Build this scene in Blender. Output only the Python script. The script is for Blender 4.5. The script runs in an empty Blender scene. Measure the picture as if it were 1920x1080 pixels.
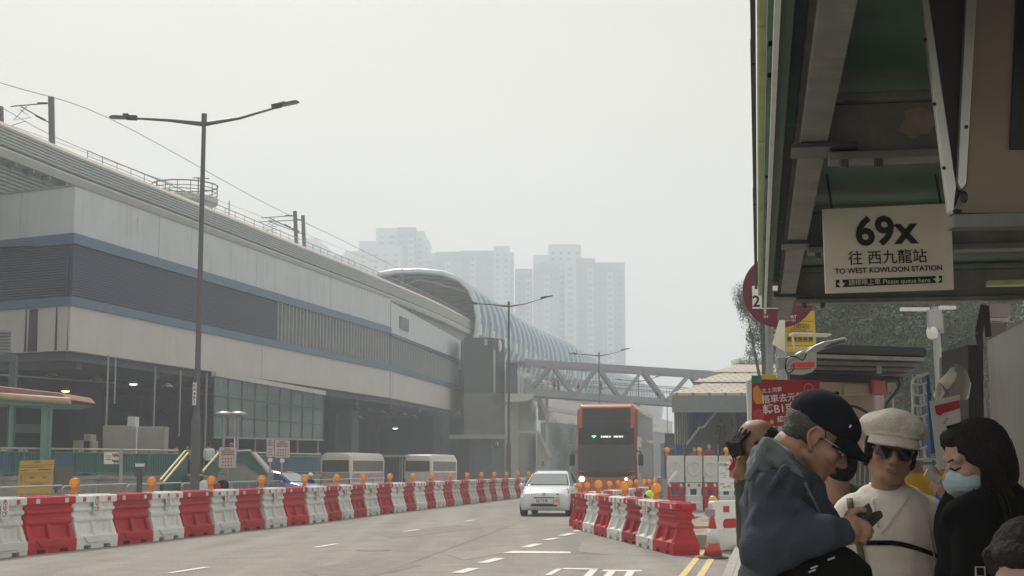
import bpy, bmesh, random
from math import *
from mathutils import Vector, Matrix, noise
random.seed(7)
S=bpy.context.scene; C=S.collection
# ---------------------------------------------------------------- camera, world, sun, exposure
FPX=2773.; EYE=1.58; TH=atan(338/FPX)
cd=bpy.data.cameras.new('camera'); cam=bpy.data.objects.new('camera',cd); C.objects.link(cam); S.camera=cam
cd.sensor_width=36; cd.lens=FPX/1920*36; cd.clip_start=.05; cd.clip_end=6000
cam.location=(0,0,EYE); cam.rotation_euler=(pi/2+TH,0,0)
SUN_EL=radians(48); SUN_AZ=radians(-14)           # azimuth to the right of straight ahead
w=bpy.data.worlds.new('World'); S.world=w; w.use_nodes=True
nt=w.node_tree; bg=nt.nodes['Background']
sky=nt.nodes.new('ShaderNodeTexSky'); sky.sky_type='NISHITA'; sky.sun_disc=False
sky.sun_elevation=SUN_EL; sky.sun_rotation=SUN_AZ; sky.air_density=1.2; sky.dust_density=6; sky.ozone_density=.6
hs=nt.nodes.new('ShaderNodeHueSaturation'); hs.inputs['Saturation'].default_value=.12
nt.links.new(sky.outputs[0],hs.inputs['Color'])
mx=nt.nodes.new('ShaderNodeMixRGB'); mx.inputs[0].default_value=.86; mx.inputs[2].default_value=(6.6,6.28,5.5,1)
nt.links.new(hs.outputs[0],mx.inputs[1])
tcw=nt.nodes.new('ShaderNodeTexCoord'); nzw=nt.nodes.new('ShaderNodeTexNoise'); nzw.inputs['Scale'].default_value=3.2; nzw.inputs['Detail'].default_value=4
mpw=nt.nodes.new('ShaderNodeMapping'); mpw.inputs['Scale'].default_value=(1,1,2.6)
nt.links.new(tcw.outputs['Generated'],mpw.inputs[0]); nt.links.new(mpw.outputs[0],nzw.inputs['Vector'])
mrw=nt.nodes.new('ShaderNodeMapRange'); mrw.inputs[1].default_value=.3; mrw.inputs[2].default_value=.7; mrw.inputs[3].default_value=.955; mrw.inputs[4].default_value=1.045
nt.links.new(nzw.outputs[0],mrw.inputs[0])
mlw=nt.nodes.new('ShaderNodeMixRGB'); mlw.blend_type='MULTIPLY'; mlw.inputs[0].default_value=1
nt.links.new(mx.outputs[0],mlw.inputs[1]); nt.links.new(mrw.outputs[0],mlw.inputs[2])
nt.links.new(mlw.outputs[0],bg.inputs['Color']); bg.inputs['Strength'].default_value=.091
sl=bpy.data.lights.new('sun','SUN'); sl.energy=2.3; sl.angle=radians(9); sl.color=(1,.97,.92)
so=bpy.data.objects.new('sun',sl); C.objects.link(so)
so.rotation_euler=Vector((sin(SUN_AZ)*cos(SUN_EL),cos(SUN_AZ)*cos(SUN_EL),sin(SUN_EL))).to_track_quat('Z','Y').to_euler()
S.view_settings.view_transform='Standard'; S.view_settings.look='None'; S.view_settings.gamma=1; S.view_settings.exposure=.42
S.cycles.volume_bounces=1; S.cycles.max_bounces=6; S.cycles.transparent_max_bounces=16
# ---------------------------------------------------------------- pixel helpers (turn image pixel positions into metres)
def ray(px,py):
    b=(540-py)/FPX
    return Vector(((px-960)/FPX,cos(TH)-b*sin(TH),sin(TH)+b*cos(TH)))
O=Vector((0,0,EYE))
def G(px,py,z=0):
    r=ray(px,py); return O+r*((z-EYE)/r.z)
def D(px,py,Y):
    r=ray(px,py); return O+r*(Y/r.y)
def PV(px,py,P,al):
    r=ray(px,py); n=Vector((cos(al),-sin(al),0)); return O+r*((Vector(P)-O).dot(n)/r.dot(n))
def dirv(al): return Vector((sin(al),cos(al),0))
def nrm(al): return Vector((cos(al),-sin(al),0))       # to the right of heading
# ---------------------------------------------------------------- materials
MATS={}
def M(name,col,rough=.6,metal=0,var=.12,scale=2.,bump=0,emit=0,streak=0,alpha=1,trans=0,spec=.5,coat=0,detail=5,dirt=None,sss=0,bscale=None,rnd=0):
    m=bpy.data.materials.new(name); m.use_nodes=True; n=m.node_tree.nodes; l=m.node_tree.links; b=n['Principled BSDF']
    b.inputs['Roughness'].default_value=rough; b.inputs['Metallic'].default_value=metal; b.inputs['Specular IOR Level'].default_value=spec
    if coat: b.inputs['Coat Weight'].default_value=coat; b.inputs['Coat Roughness'].default_value=.08
    if trans: b.inputs['Transmission Weight'].default_value=trans
    if alpha<1: b.inputs['Alpha'].default_value=alpha
    if sss: b.inputs['Subsurface Weight'].default_value=sss; b.inputs['Subsurface Radius'].default_value=(.02,.008,.004)
    c4=(*col,1); tc=n.new('ShaderNodeTexCoord')
    nz=n.new('ShaderNodeTexNoise'); nz.inputs['Scale'].default_value=scale; nz.inputs['Detail'].default_value=detail; nz.inputs['Roughness'].default_value=.6
    l.new(tc.outputs['Object'],nz.inputs['Vector'])
    mr=n.new('ShaderNodeMapRange'); mr.inputs[1].default_value=.3; mr.inputs[2].default_value=.7; mr.inputs[3].default_value=1-var; mr.inputs[4].default_value=1+var
    l.new(nz.outputs[0],mr.inputs[0])
    mm=n.new('ShaderNodeMixRGB'); mm.blend_type='MULTIPLY'; mm.inputs[0].default_value=1; mm.inputs[1].default_value=c4; l.new(mr.outputs[0],mm.inputs[2]); out=mm.outputs[0]
    if streak:
        mp=n.new('ShaderNodeMapping'); mp.inputs['Scale'].default_value=(1.6,1.6,.07); l.new(tc.outputs['Object'],mp.inputs[0])
        n2=n.new('ShaderNodeTexNoise'); n2.inputs['Scale'].default_value=1.8; n2.inputs['Detail'].default_value=8; n2.inputs['Roughness'].default_value=.75; l.new(mp.outputs[0],n2.inputs['Vector'])
        r2=n.new('ShaderNodeMapRange'); r2.inputs[1].default_value=.53; r2.inputs[2].default_value=.72; r2.inputs[3].default_value=0; r2.inputs[4].default_value=streak; l.new(n2.outputs[0],r2.inputs[0])
        m2=n.new('ShaderNodeMixRGB'); l.new(r2.outputs[0],m2.inputs[0]); l.new(out,m2.inputs[1]); m2.inputs[2].default_value=(*(dirt or (.09,.085,.075)),1); out=m2.outputs[0]
    if rnd:
        oi=n.new('ShaderNodeObjectInfo'); r5=n.new('ShaderNodeMapRange'); r5.inputs[3].default_value=1-rnd; r5.inputs[4].default_value=1+rnd*.4; l.new(oi.outputs['Random'],r5.inputs[0])
        m5=n.new('ShaderNodeMixRGB'); m5.blend_type='MULTIPLY'; m5.inputs[0].default_value=1; l.new(out,m5.inputs[1]); l.new(r5.outputs[0],m5.inputs[2]); out=m5.outputs[0]
    l.new(out,b.inputs['Base Color'])
    if bump:
        bp=n.new('ShaderNodeBump'); bp.inputs['Strength'].default_value=bump; bp.inputs['Distance'].default_value=.02
        n3=n.new('ShaderNodeTexNoise'); n3.inputs['Scale'].default_value=bscale or scale*6; n3.inputs['Detail'].default_value=4; l.new(tc.outputs['Object'],n3.inputs['Vector'])
        l.new(n3.outputs[0],bp.inputs['Height']); l.new(bp.outputs[0],b.inputs['Normal'])
    if emit: b.inputs['Emission Color'].default_value=c4; b.inputs['Emission Strength'].default_value=emit
    MATS[name]=m; return m
# ---------------------------------------------------------------- mesh builder
class MB:
    def __init__(s): s.v=[]; s.f=[]; s.m=[]
    def add(s,vs,fs,mi=0):
        o=len(s.v); s.v+=[Vector(v) for v in vs]
        for f in fs: s.f.append([i+o for i in f]); s.m.append(mi)
        return s
    def box(s,c,d,mi=0,R=None,tap=1.):
        c=Vector(c); vs=[]
        for z in(-1,1):
            k=1 if z<0 else tap
            for x,y in((-1,-1),(1,-1),(1,1),(-1,1)):
                p=Vector((x*d[0]/2*k,y*d[1]/2*k,z*d[2]/2)); vs.append(c+(R@p if R else p))
        return s.add(vs,[(3,2,1,0),(4,5,6,7),(0,1,5,4),(1,2,6,5),(2,3,7,6),(3,0,4,7)],mi)
    def beam(s,a,b,w,h,mi=0,up=(0,0,1)):
        a=Vector(a); b=Vector(b); t=(b-a); L=t.length
        if L<1e-6: return s
        t/=L; u=Vector(up); u=(u-t*u.dot(t))
        if u.length<1e-4: u=Vector((0,1,0)); u=u-t*u.dot(t)
        u.normalize(); r=t.cross(u); R=Matrix((r,t,u)).transposed()
        return s.box((a+b)/2,(w,L,h),mi,R)
    def tube(s,pts,r,n=8,mi=0,cap=True):
        pts=[Vector(p) for p in pts]; rs=r if isinstance(r,(list,tuple)) else [r]*len(pts); vs=[]; N=len(pts); pu=None
        for i,p in enumerate(pts):
            t=(pts[min(i+1,N-1)]-pts[max(i-1,0)]).normalized()
            if pu is None: pu=t.orthogonal().normalized()
            u=(pu-t*pu.dot(t))
            u=u.normalized() if u.length>1e-5 else t.orthogonal().normalized()
            pu=u; k=t.cross(u)
            for j in range(n):
                a=2*pi*j/n; vs.append(p+(u*cos(a)+k*sin(a))*rs[i])
        fs=[(i*n+j,i*n+(j+1)%n,(i+1)*n+(j+1)%n,(i+1)*n+j) for i in range(N-1) for j in range(n)]
        if cap: fs+=[tuple(range(n-1,-1,-1)),tuple((N-1)*n+j for j in range(n))]
        return s.add(vs,fs,mi)
    def loft(s,rings,mi=0,close=True,cap=True):
        n=len(rings[0]); N=len(rings); vs=[p for r in rings for p in r]
        fs=[(i*n+j,i*n+(j+1)%n,(i+1)*n+(j+1)%n,(i+1)*n+j) for i in range(N-1) for j in range(n if close else n-1)]
        if cap: fs+=[tuple(range(n-1,-1,-1)),tuple((N-1)*n+j for j in range(n))]
        return s.add(vs,fs,mi)
    def prism(s,poly,ext,mi=0):
        poly=[Vector(p) for p in poly]; e=Vector(ext); n=len(poly)
        return s.add(poly+[p+e for p in poly],[tuple(range(n)),tuple(range(2*n-1,n-1,-1))]+[(i,i+n,(i+1)%n+n,(i+1)%n) for i in range(n)],mi)
    def quad(s,a,b,c,d,mi=0): return s.add([a,b,c,d],[(0,1,2,3)],mi)
    def ell(s,c,r,mi=0,n=16,k=10,R=None):
        c=Vector(c); vs=[]
        for i in range(k+1):
            th=pi*i/k
            for j in range(n):
                a=2*pi*j/n; p=Vector((r[0]*sin(th)*cos(a),r[1]*sin(th)*sin(a),r[2]*cos(th))); vs.append(c+(R@p if R else p))
        return s.add(vs,[(i*n+j,(i+1)*n+j,(i+1)*n+(j+1)%n,i*n+(j+1)%n) for i in range(k) for j in range(n)],mi)
    def lathe(s,c,prof,n=20,mi=0,R=None):
        c=Vector(c); vs=[]
        for r,z in prof:
            for j in range(n):
                a=2*pi*j/n; p=Vector((r*cos(a),r*sin(a),z)); vs.append(c+(R@p if R else p))
        N=len(prof); return s.add(vs,[(i*n+j,i*n+(j+1)%n,(i+1)*n+(j+1)%n,(i+1)*n+j) for i in range(N-1) for j in range(n)]+[tuple(range(n-1,-1,-1)),tuple((N-1)*n+j for j in range(n))],mi)
    def text(s,body,size,org,ex,ey,mi=0,bold=0,th=.002,align='CENTER'):
        t=bpy.data.curves.new('t','FONT'); t.body=body; t.size=size; t.align_x=align; t.align_y='CENTER'; t.offset=bold*size; t.resolution_u=3; t.space_line=1.0
        o=bpy.data.objects.new('t',t); C.objects.link(o); dg=bpy.context.evaluated_depsgraph_get(); me=bpy.data.meshes.new_from_object(o.evaluated_get(dg))
        ex=Vector(ex).normalized(); ey=Vector(ey).normalized(); ez=ex.cross(ey); org=Vector(org)
        s.add([org+ex*v.co.x+ey*v.co.y+ez*(th+v.co.z) for v in me.vertices],[tuple(p.vertices) for p in me.polygons],mi)
        bpy.data.objects.remove(o); bpy.data.curves.remove(t); bpy.data.meshes.remove(me); return s
    def build(s,name,mats,parent=None,smooth=False,bevel=0,fixn=True,bseg=2,solid=0):
        me=bpy.data.meshes.new(name); off=Vector((0,0,0)); p=parent
        while p: off+=p.location; p=p.parent
        me.from_pydata([tuple(v-off) for v in s.v],[],s.f)
        if not isinstance(mats,(list,tuple)): mats=[mats]
        for m in mats: me.materials.append(MATS[m])
        for p_,i in zip(me.polygons,s.m): p_.material_index=i
        if fixn:
            bm=bmesh.new(); bm.from_mesh(me); bmesh.ops.remove_doubles(bm,verts=bm.verts,dist=1e-6) if smooth==1 else None
            bmesh.ops.recalc_face_normals(bm,faces=bm.faces); bm.to_mesh(me); bm.free()
        if smooth:
            for p_ in me.polygons: p_.use_smooth=True
        o=bpy.data.objects.new(name,me); C.objects.link(o); o.parent=parent
        if bevel:
            b=o.modifiers.new('b','BEVEL'); b.width=bevel; b.segments=bseg; b.limit_method='ANGLE'; b.angle_limit=radians(35)
        if solid:
            b=o.modifiers.new('s','SOLIDIFY'); b.thickness=solid
        if smooth and smooth!=2: 
            me.update()
            try: me.set_sharp_from_angle(angle=radians(38))
            except Exception: pass
        return o
def tag(o,label=None,cat=None,group=None,kind=None):
    for k,v in(('label',label),('category',cat),('group',group),('kind',kind)):
        if v: o[k]=v
    return o
def E(name,loc,label,cat,group=None,rz=0):
    o=bpy.data.objects.new(name,None); C.objects.link(o); o.location=loc; o.rotation_euler=(0,0,rz); o.empty_display_size=.1
    return tag(o,label,cat,group)
def struct(o): o['kind']='structure'; return o
KIDS={}
def kids(o): return [c for c in C.objects if c.parent==o]
def copy_tree(o,parent=None,kidsmap=None):
    c=o.copy(); C.objects.link(c); c.parent=parent
    for ch in (KIDS.get(o.name) if o.name in KIDS else KIDS.setdefault(o.name,kids(o))): copy_tree(ch,c)
    return c
def place(proto,first,loc,rz,label,group=None,sc=None):
    o=proto if first else copy_tree(proto)
    o.location=loc; o.rotation_euler=(0,0,rz); o['label']=label
    if group: o['group']=group
    if sc: o.scale=sc
    return o
def ordn(i):
    w=['first','second','third','fourth','fifth','sixth','seventh','eighth','ninth','tenth','eleventh','twelfth','thirteenth','fourteenth','fifteenth','sixteenth','seventeenth','eighteenth','nineteenth','twentieth']
    if i<20: return w[i]
    t={2:'twenty',3:'thirty',4:'forty',5:'fifty'}[(i+1)//10]; r=(i+1)%10
    return (t[:-1]+'ieth') if r==0 else t+'-'+w[r-1]
def catmull(P,n=8):
    P=[Vector(p) for p in P]; P=[2*P[0]-P[1]]+P+[2*P[-1]-P[-2]]; R=[]
    for i in range(1,len(P)-2):
        for k in range(n):
            t=k/n; a,b,c,d=P[i-1:i+3]
            R.append(.5*((2*b)+(c-a)*t+(2*a-5*b+4*c-d)*t*t+(3*b-a-3*c+d)*t**3))
    R.append(P[-2]); return R
def resample(P,step):
    out=[P[0].copy()]; acc=0; last=P[0]
    for q in P[1:]:
        seg=(q-last).length
        while acc+seg>=step:
            k=(step-acc)/seg; last=last+(q-last)*k; out.append(last.copy()); seg=(q-last).length; acc=0
        acc+=seg; last=q
    return out
# ---------------------------------------------------------------- haze air
M('asphalt',(.25,.23,.205),.9,var=.13,scale=1.1,bump=.5,bscale=55,detail=9,streak=0)
M('ground_mat',(.17,.165,.15),.95,var=.2,scale=.05)
def haze():
    m=bpy.data.materials.new('haze_air'); m.use_nodes=True; n=m.node_tree.nodes; n.remove(n['Principled BSDF'])
    v=n.new('ShaderNodeVolumePrincipled'); v.inputs['Color'].default_value=(.86,.925,.985,1); v.inputs['Density'].default_value=.0015; v.inputs['Anisotropy'].default_value=.25
    m.node_tree.links.new(v.outputs[0],n['Material Output'].inputs['Volume']); MATS['haze_air']=m
    b=MB(); b.box((100,700,69),(1400,1560,140)); o=b.build('haze','haze_air'); tag(o,'thin pale grey haze hanging over the whole street','haze',kind='stuff')
haze()
# ================================================================ THE SETTING: ground, road, pavement
def asphalt_fix():
    m=MATS['asphalt']; n=m.node_tree.nodes; l=m.node_tree.links; b=n['Principled BSDF']; src=b.inputs['Base Color'].links[0].from_socket
    tc=[x for x in n if x.type=='TEX_COORD'][0]
    g=n.new('ShaderNodeTexNoise'); g.inputs['Scale'].default_value=28; g.inputs['Detail'].default_value=3; l.new(tc.outputs['Object'],g.inputs['Vector'])
    r=n.new('ShaderNodeMapRange'); r.inputs[1].default_value=.3; r.inputs[2].default_value=.7; r.inputs[3].default_value=.72; r.inputs[4].default_value=1.3; l.new(g.outputs[0],r.inputs[0])
    x=n.new('ShaderNodeMixRGB'); x.blend_type='MULTIPLY'; x.inputs[0].default_value=1; l.new(src,x.inputs[1]); l.new(r.outputs[0],x.inputs[2])
    mp=n.new('ShaderNodeMapping'); mp.inputs['Rotation'].default_value=(0,0,radians(9)); mp.inputs['Scale'].default_value=(1.1,.045,1); l.new(tc.outputs['Object'],mp.inputs[0])
    g2=n.new('ShaderNodeTexNoise'); g2.inputs['Scale'].default_value=1.; g2.inputs['Detail'].default_value=6; l.new(mp.outputs[0],g2.inputs['Vector'])
    r2=n.new('ShaderNodeMapRange'); r2.inputs[1].default_value=.35; r2.inputs[2].default_value=.65; r2.inputs[3].default_value=.86; r2.inputs[4].default_value=1.12; l.new(g2.outputs[0],r2.inputs[0])
    x2=n.new('ShaderNodeMixRGB'); x2.blend_type='MULTIPLY'; x2.inputs[0].default_value=1; l.new(x.outputs[0],x2.inputs[1]); l.new(r2.outputs[0],x2.inputs[2]); l.new(x2.outputs[0],b.inputs['Base Color'])
asphalt_fix()
def brickmat(name,c1,c2,mort,sx,sy,rot=0,rough=.8,plane='XY'):
    m=bpy.data.materials.new(name); m.use_nodes=True; n=m.node_tree.nodes; l=m.node_tree.links; b=n['Principled BSDF']; b.inputs['Roughness'].default_value=rough
    tc=n.new('ShaderNodeTexCoord'); mp=n.new('ShaderNodeMapping'); mp.inputs['Rotation'].default_value=(0,0,rot) if plane=='XY' else (pi/2,0,0); l.new(tc.outputs['Object'],mp.inputs[0])
    k=n.new('ShaderNodeTexBrick'); k.inputs['Color1'].default_value=(*c1,1); k.inputs['Color2'].default_value=(*c2,1); k.inputs['Mortar'].default_value=(*mort,1)
    k.inputs['Scale'].default_value=1; k.inputs['Brick Width'].default_value=sx; k.inputs['Row Height'].default_value=sy; k.inputs['Mortar Size'].default_value=.006
    l.new(mp.outputs[0],k.inputs['Vector']); l.new(k.outputs[0],b.inputs['Base Color']); MATS[name]=m
brickmat('paving',(.40,.35,.32),(.35,.315,.29),(.17,.155,.145),.21,.105,rot=radians(-10))
M('kerb_stone',(.33,.31,.28),.85,var=.2,scale=4,bump=.2)
M('road_white',(.66,.65,.60),.7,var=.16,scale=9)
M('road_yellow',(.62,.46,.16),.7,var=.2,scale=7)
M('tar_seam',(.075,.07,.065),.6)
b=MB(); b.add([(-900,-60,-.03),(1000,-60,-.03),(1000,1400,-.03),(-900,1400,-.03)],[(0,1,2,3)]); struct(b.build('ground','ground_mat'))
KA=radians(9.8); KP=Vector((3.1,21.9,0)); kd=dirv(KA); kn=nrm(KA)
def K(s,v,z=0): p=KP+kd*s+kn*v; return Vector((p.x,p.y,z))
b=MB(); b.add([(-45,-30,0),K(-60,0),K(210,0),K(520,6),(-20,520,0),(-45,120,0)],[(0,1,2,3,4,5)]); struct(b.build('road','asphalt'))
b=MB(); b.prism([K(-60,.15,-.02),K(-60,60,-.02),K(150,60,-.02),K(150,.15,-.02)],(0,0,.14)); struct(b.build('pavement','paving'))
b=MB()
for i in range(-50,150,1): b.box(K(i*1.0,.075,.06),(.15,.985,.13),0,Matrix.Rotation(-KA,3,'Z'))
struct(b.build('kerb','kerb_stone',bevel=.015))
def strip(b,pts,wd,z=.008,mi=0):
    for p,q in zip(pts[:-1],pts[1:]):
        p=Vector(p); q=Vector(q); t=(q-p); t.z=0; t.normalize(); n=Vector((t.y,-t.x,0))*wd/2
        b.quad(*[Vector((a.x,a.y,z)) for a in(p-n,p+n,q+n,q-n)],mi)
b=MB()
for (x0,y0,x1,y1) in [(318,1075,388,1064),(590,1027,632,1020),(757,997,786,993),(870,978,890,975),(1030,957,1042,955.5)]: strip(b,[G(x0,y0),G(x1,y1)],.13)
for (x0,y0,x1,y1) in [(857,1075,889,1066),(905,1056,938,1047),(984,1027,1010,1020),(1022,1013,1045,1009),(1053,1005,1074,1000),(1079,997,1088,994)]: strip(b,[G(x0,y0),G(x1,y1)],.2)
b.quad(*[G(x,y,.008) for x,y in((940,1037),(1071,1037.5),(1069,1034),(962,1032.5))])
for q in [((1021,1078),(1034,1078),(1058,1064.6),(1046,1064.6)),((1046,1064.6),(1122,1065.5),(1118,1068),(1042,1067.2)),((1108,1066),(1122,1066),(1108,1082),(1092,1082)),
          ((1132,1068),(1206,1068.6),(1200,1071.5),(1128,1071)),((1140,1071),(1155,1071),(1138,1090),(1122,1090)),((1176,1071.5),(1190,1071.5),(1180,1090),(1162,1090))]:
    b.quad(*[G(x,y,.008) for x,y in q])
struct(b.build('white_road_markings','road_white'))
b=MB(); strip(b,[K(-40,-.62),K(6.2,-.62),K(7.6,-.5)],.11); strip(b,[K(-40,-.36),K(6.4,-.36),K(7.8,-.26)],.11); struct(b.build('double_yellow_line','road_yellow'))
b=MB(); strip(b,[G(1000,1036,0),G(1255,1043,0),G(1310,1044,0)],.03,.005); strip(b,[G(700,1082),G(1040,955)],.025,.005); strip(b,[G(560,1000,0),G(1080,938)],.02,.005)
strip(b,[G(880,950),G(985,956)],.05,.005); struct(b.build('road_seam','tar_seam'))
M('patch',(.215,.197,.178),.9,var=.15,scale=3,bump=.4,bscale=50); M('patch_pale',(.275,.253,.226),.9,var=.1,scale=3,bump=.4,bscale=50)
b=MB()
for q in [((700,1000),(860,984),(905,990),(735,1010)),((560,1070),(700,1045),(790,1060),(640,1092)),((880,950),(985,940),(990,946),(890,957))]: b.quad(*[G(x,y,.004) for x,y in q])
struct(b.build('road_patch','patch'))
b=MB()
for q in [((840,1040),(960,1022),(985,1030),(870,1050)),((1090,1015),(1130,1018),(1140,1040),(1085,1034))]: b.quad(*[G(x,y,.0045) for x,y in q])
struct(b.build('pale_road_patch','patch_pale'))
g=G(700,1032); b=MB(); b.lathe((g.x,g.y,.0),[(.33,.002),(.33,.007),(.29,.008)],20); o=b.build('manhole_cover','tar_seam'); tag(o,'round dark manhole cover set in the left lane','manhole cover')
# ================================================================ STATION BUILDING
M('wall_white',(.54,.59,.63),.8,var=.05,scale=.6,streak=.34,bump=.1)
M('wall_lower',(.54,.535,.51),.8,var=.05,scale=.6,streak=.16,bump=.1)
M('blue_band',(.085,.15,.24),.55,var=.08,scale=2)
M('louvre_mat',(.040,.064,.115),.5,var=.06)
M('fin_mat',(.36,.39,.40),.5,var=.08)
M('window_dark',(.10,.125,.125),.25,var=.3,scale=.8)
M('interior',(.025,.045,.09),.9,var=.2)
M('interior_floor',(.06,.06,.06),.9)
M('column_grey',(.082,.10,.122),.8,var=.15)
M('viaduct_light',(.50,.50,.47),.7,var=.07,scale=1,streak=.15)
M('viaduct_ridge',(.40,.43,.415),.55,var=.08,scale=2)
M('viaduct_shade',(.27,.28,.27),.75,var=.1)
M('viaduct_cap',(.46,.40,.345),.7,var=.12,scale=.08)
M('lamp_glow',(1,.78,.42),.5,emit=2.2,var=0)
M('lamp_glow_white',(.9,1,.9),.5,emit=2,var=0)
M('metal_grey',(.28,.29,.29),.45,.5,var=.1)
M('metal_dark',(.07,.07,.075),.5,.4,var=.1)
M('concrete',(.30,.29,.27),.85,var=.16,scale=1.5,streak=.5,bump=.2)
A1=G(130,657,7); C1=G(731,746,7); AL1=radians(13.34); AL2=radians(8.67); ALF=radians(-61)
d1,n1=dirv(AL1),nrm(AL1); d2,n2=dirv(AL2),nrm(AL2); L1=(C1-A1).length; L2=33.
A1.z=0; C1.z=0
st=E('station_building',(A1.x,A1.y,0),'long grey station podium with louvred blue-banded upper storey above a dark bus terminus','station')
E2=C1+d2*L2
F0=A1-dirv(radians(-61+180))*32   # chamfered near face running away to the left
F0=A1+Vector((sin(radians(-61)),cos(radians(-61)),0))*32
def band(b,z0,z1,out,th=.4,mi=0,segs=('f','1','2'),z1b=None):
    # one slab following the three faces, each butted to the next through shared mitre points
    pts=[F0,A1,C1,E2]; nf=Vector((cos(radians(-61)),-sin(radians(-61)),0))*-1
    nf=Vector((-cos(radians(-61)),sin(radians(-61)),0)); nf=nf if nf.y<0 else -nf
    m1=(nf+n1); m1=m1/(m1.length_squared)*2*1 if 0 else m1.normalized()/m1.normalized().dot(n1)
    m2=(n1+n2).normalized(); m2=m2/m2.dot(n1)
    offs=[nf,m1,m2,n2]
    for k,key in enumerate(('f','1','2')):
        if key not in segs: continue
        p,q=pts[k],pts[k+1]; a,c=offs[k],offs[k+1]
        o1,o2=p+a*out,q+c*out; i1,i2=p+a*(out-th),q+c*(out-th)
        zt=z1; zt2=z1 if not(key=='2' and z1b) else z1b
        vs=[Vector((v.x,v.y,z)) for v,z in((i1,z0),(o1,z0),(o2,z0),(i2,z0),(i1,zt),(o1,zt),(o2,zt2),(i2,zt2))]
        b.add(vs,[(3,2,1,0),(4,5,6,7),(0,1,5,4),(1,2,6,5),(2,3,7,6),(3,0,4,7)],mi)
b=MB(); band(b,12.5,14.75,0,segs=('f','1')); band(b,12.1,14.5,0,segs=('2',),z1b=13.9); o=b.build('upper_wall','wall_white',st)
b=MB(); band(b,12.0,12.5,.10,.6,segs=('f','1')); band(b,11.85,12.1,.10,.6,segs=('2',),z1b=11.6); band(b,9.1,9.5,.10,.6); b.build('blue_band','blue_band',st)
b=MB(); band(b,7.0,9.1,0,segs=('f','1','2')); b.build('lower_wall','wall_lower',st)
b=MB(); band(b,14.75,14.82,.05,.6,segs=('f','1')); b.build('coping','kerb_stone',st)
S1=(PV(519,640,A1,AL1)-A1).dot(d1)      # where the louvres end and the fins begin
b=MB(); zz=9.5; i=0
while zz<12.0:
    z2=zz+.075
    for (p,q,n_) in ((F0,A1,None),(A1,A1+d1*S1,n1)):
        nn=n_ or (Vector((-cos(radians(-61)),sin(radians(-61)),0)) if -cos(radians(-61))<0 and sin(radians(-61))<0 else Vector((cos(radians(-61)),-sin(radians(-61)),0)))
        nn=nn if nn.y<0.5 else -nn
        vs=[(p-nn*.12),(p-nn*.02),(q-nn*.02),(q-nn*.12)]
        b.add([Vector((v.x,v.y,zz+(.05 if k in(0,3) else 0))) for k,v in enumerate(vs)]+[Vector((v.x,v.y,z2+(.05 if k in(0,3) else 0))) for k,v in enumerate(vs)],[(3,2,1,0),(4,5,6,7),(0,1,5,4),(1,2,6,5),(2,3,7,6),(3,0,4,7)])
    zz+=.125
b.build('louvre_screen','louvre_mat',st)
b=MB(); band(b,9.45,12.05,-.16,.1,segs=('f',)); 
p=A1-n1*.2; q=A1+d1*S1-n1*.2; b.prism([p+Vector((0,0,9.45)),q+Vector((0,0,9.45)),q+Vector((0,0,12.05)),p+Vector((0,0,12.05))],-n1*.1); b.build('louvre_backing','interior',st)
b=MB(); p=A1+d1*S1-n1*.35; q=C1-n1*.35; b.prism([p+Vector((0,0,9.45)),q+Vector((0,0,9.45)),q+Vector((0,0,12.05)),p+Vector((0,0,12.05))],-n1*.1)
p=C1-n2*.35; q=E2-n2*.35; b.prism([p+Vector((0,0,9.45)),q+Vector((0,0,9.45)),q+Vector((0,0,11.7)),p+Vector((0,0,11.9))],-n2*.1); b.build('gallery_glazing','window_dark',st)
def fin(s,base,d_,n_,z0,z1,wd,dp):
    b=MB(); b.beam(base+d_*s-n_*(.06)+Vector((0,0,z0)),base+d_*s-n_*.06+Vector((0,0,z1)),wd,dp,up=tuple(n_)); return b
s=S1+.1; k=0
while s<L1-.1:
    fin(s,A1,d1,n1,9.5,12.0,.09 if k%1==0 else .1,.2).build('window_fin','fin_mat',st); s+=.62; k+=1
s=.5; k=0
while s<L2-1 and k<60:
    fin(s,C1,d2,n2,9.5,11.85-.25*s/L2,.08,.2).build('window_fin','fin_mat',st); s+=.62; k+=1
# panel joints and window
b=MB(); b.beam(C1+n1*.012+Vector((0,0,7)),C1+n1*.012+Vector((0,0,9.0)),.05,.02,up=tuple(n1)); b.build('joint','metal_dark',st); b=MB(); b.beam(C1+n1*.012+Vector((0,0,12.6)),C1+n1*.012+Vector((0,0,14.6)),.05,.02,up=tuple(n1)); b.build('joint','metal_dark',st)
for k_ in range(2,12,3):
    pj=A1+d1*(k_*4.3)+n1*.006; bb=MB(); bb.beam(pj+Vector((0,0,12.55)),pj+Vector((0,0,14.7)),.025,.01,up=tuple(n1)); bb.build('joint','viaduct_shade',st)
    if k_%2: bb=MB(); bb.beam(pj+d1*1.1+Vector((0,0,7.05)),pj+d1*1.1+Vector((0,0,9.05)),.02,.01,up=tuple(n1)); bb.build('joint','viaduct_shade',st)
for s_,w_,h_ in ((6.2,.10,1.1),(14.5,.06,1.6),(23.1,.12,.9),(27.9,.05,1.5),(30.2,.09,1.2),(31.6,.05,1.7),(33.0,.07,1.0),(38.5,.06,1.4),(43.7,.1,.8)):
    pj=A1+d1*s_+n1*.004; bb=MB(); z_=14.3; bb.prism([pj-d1*w_/2+Vector((0,0,z_)),pj+d1*w_/2+Vector((0,0,z_)),pj+d1*w_*.2+Vector((0,0,z_-h_)),pj-d1*w_*.1+Vector((0,0,z_-h_*.9))],n1*.002); bb.build('water_stain','viaduct_ridge',st)
fr=MB(); c=PV(757,593,C1,AL2)+n2*.03; c.z=13.2; fr.beam(c-d2*1.6,c+d2*1.6,.08,1.0,up=(0,0,1)); wo=fr.build('window','window_dark',st)
m=MB()
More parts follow.
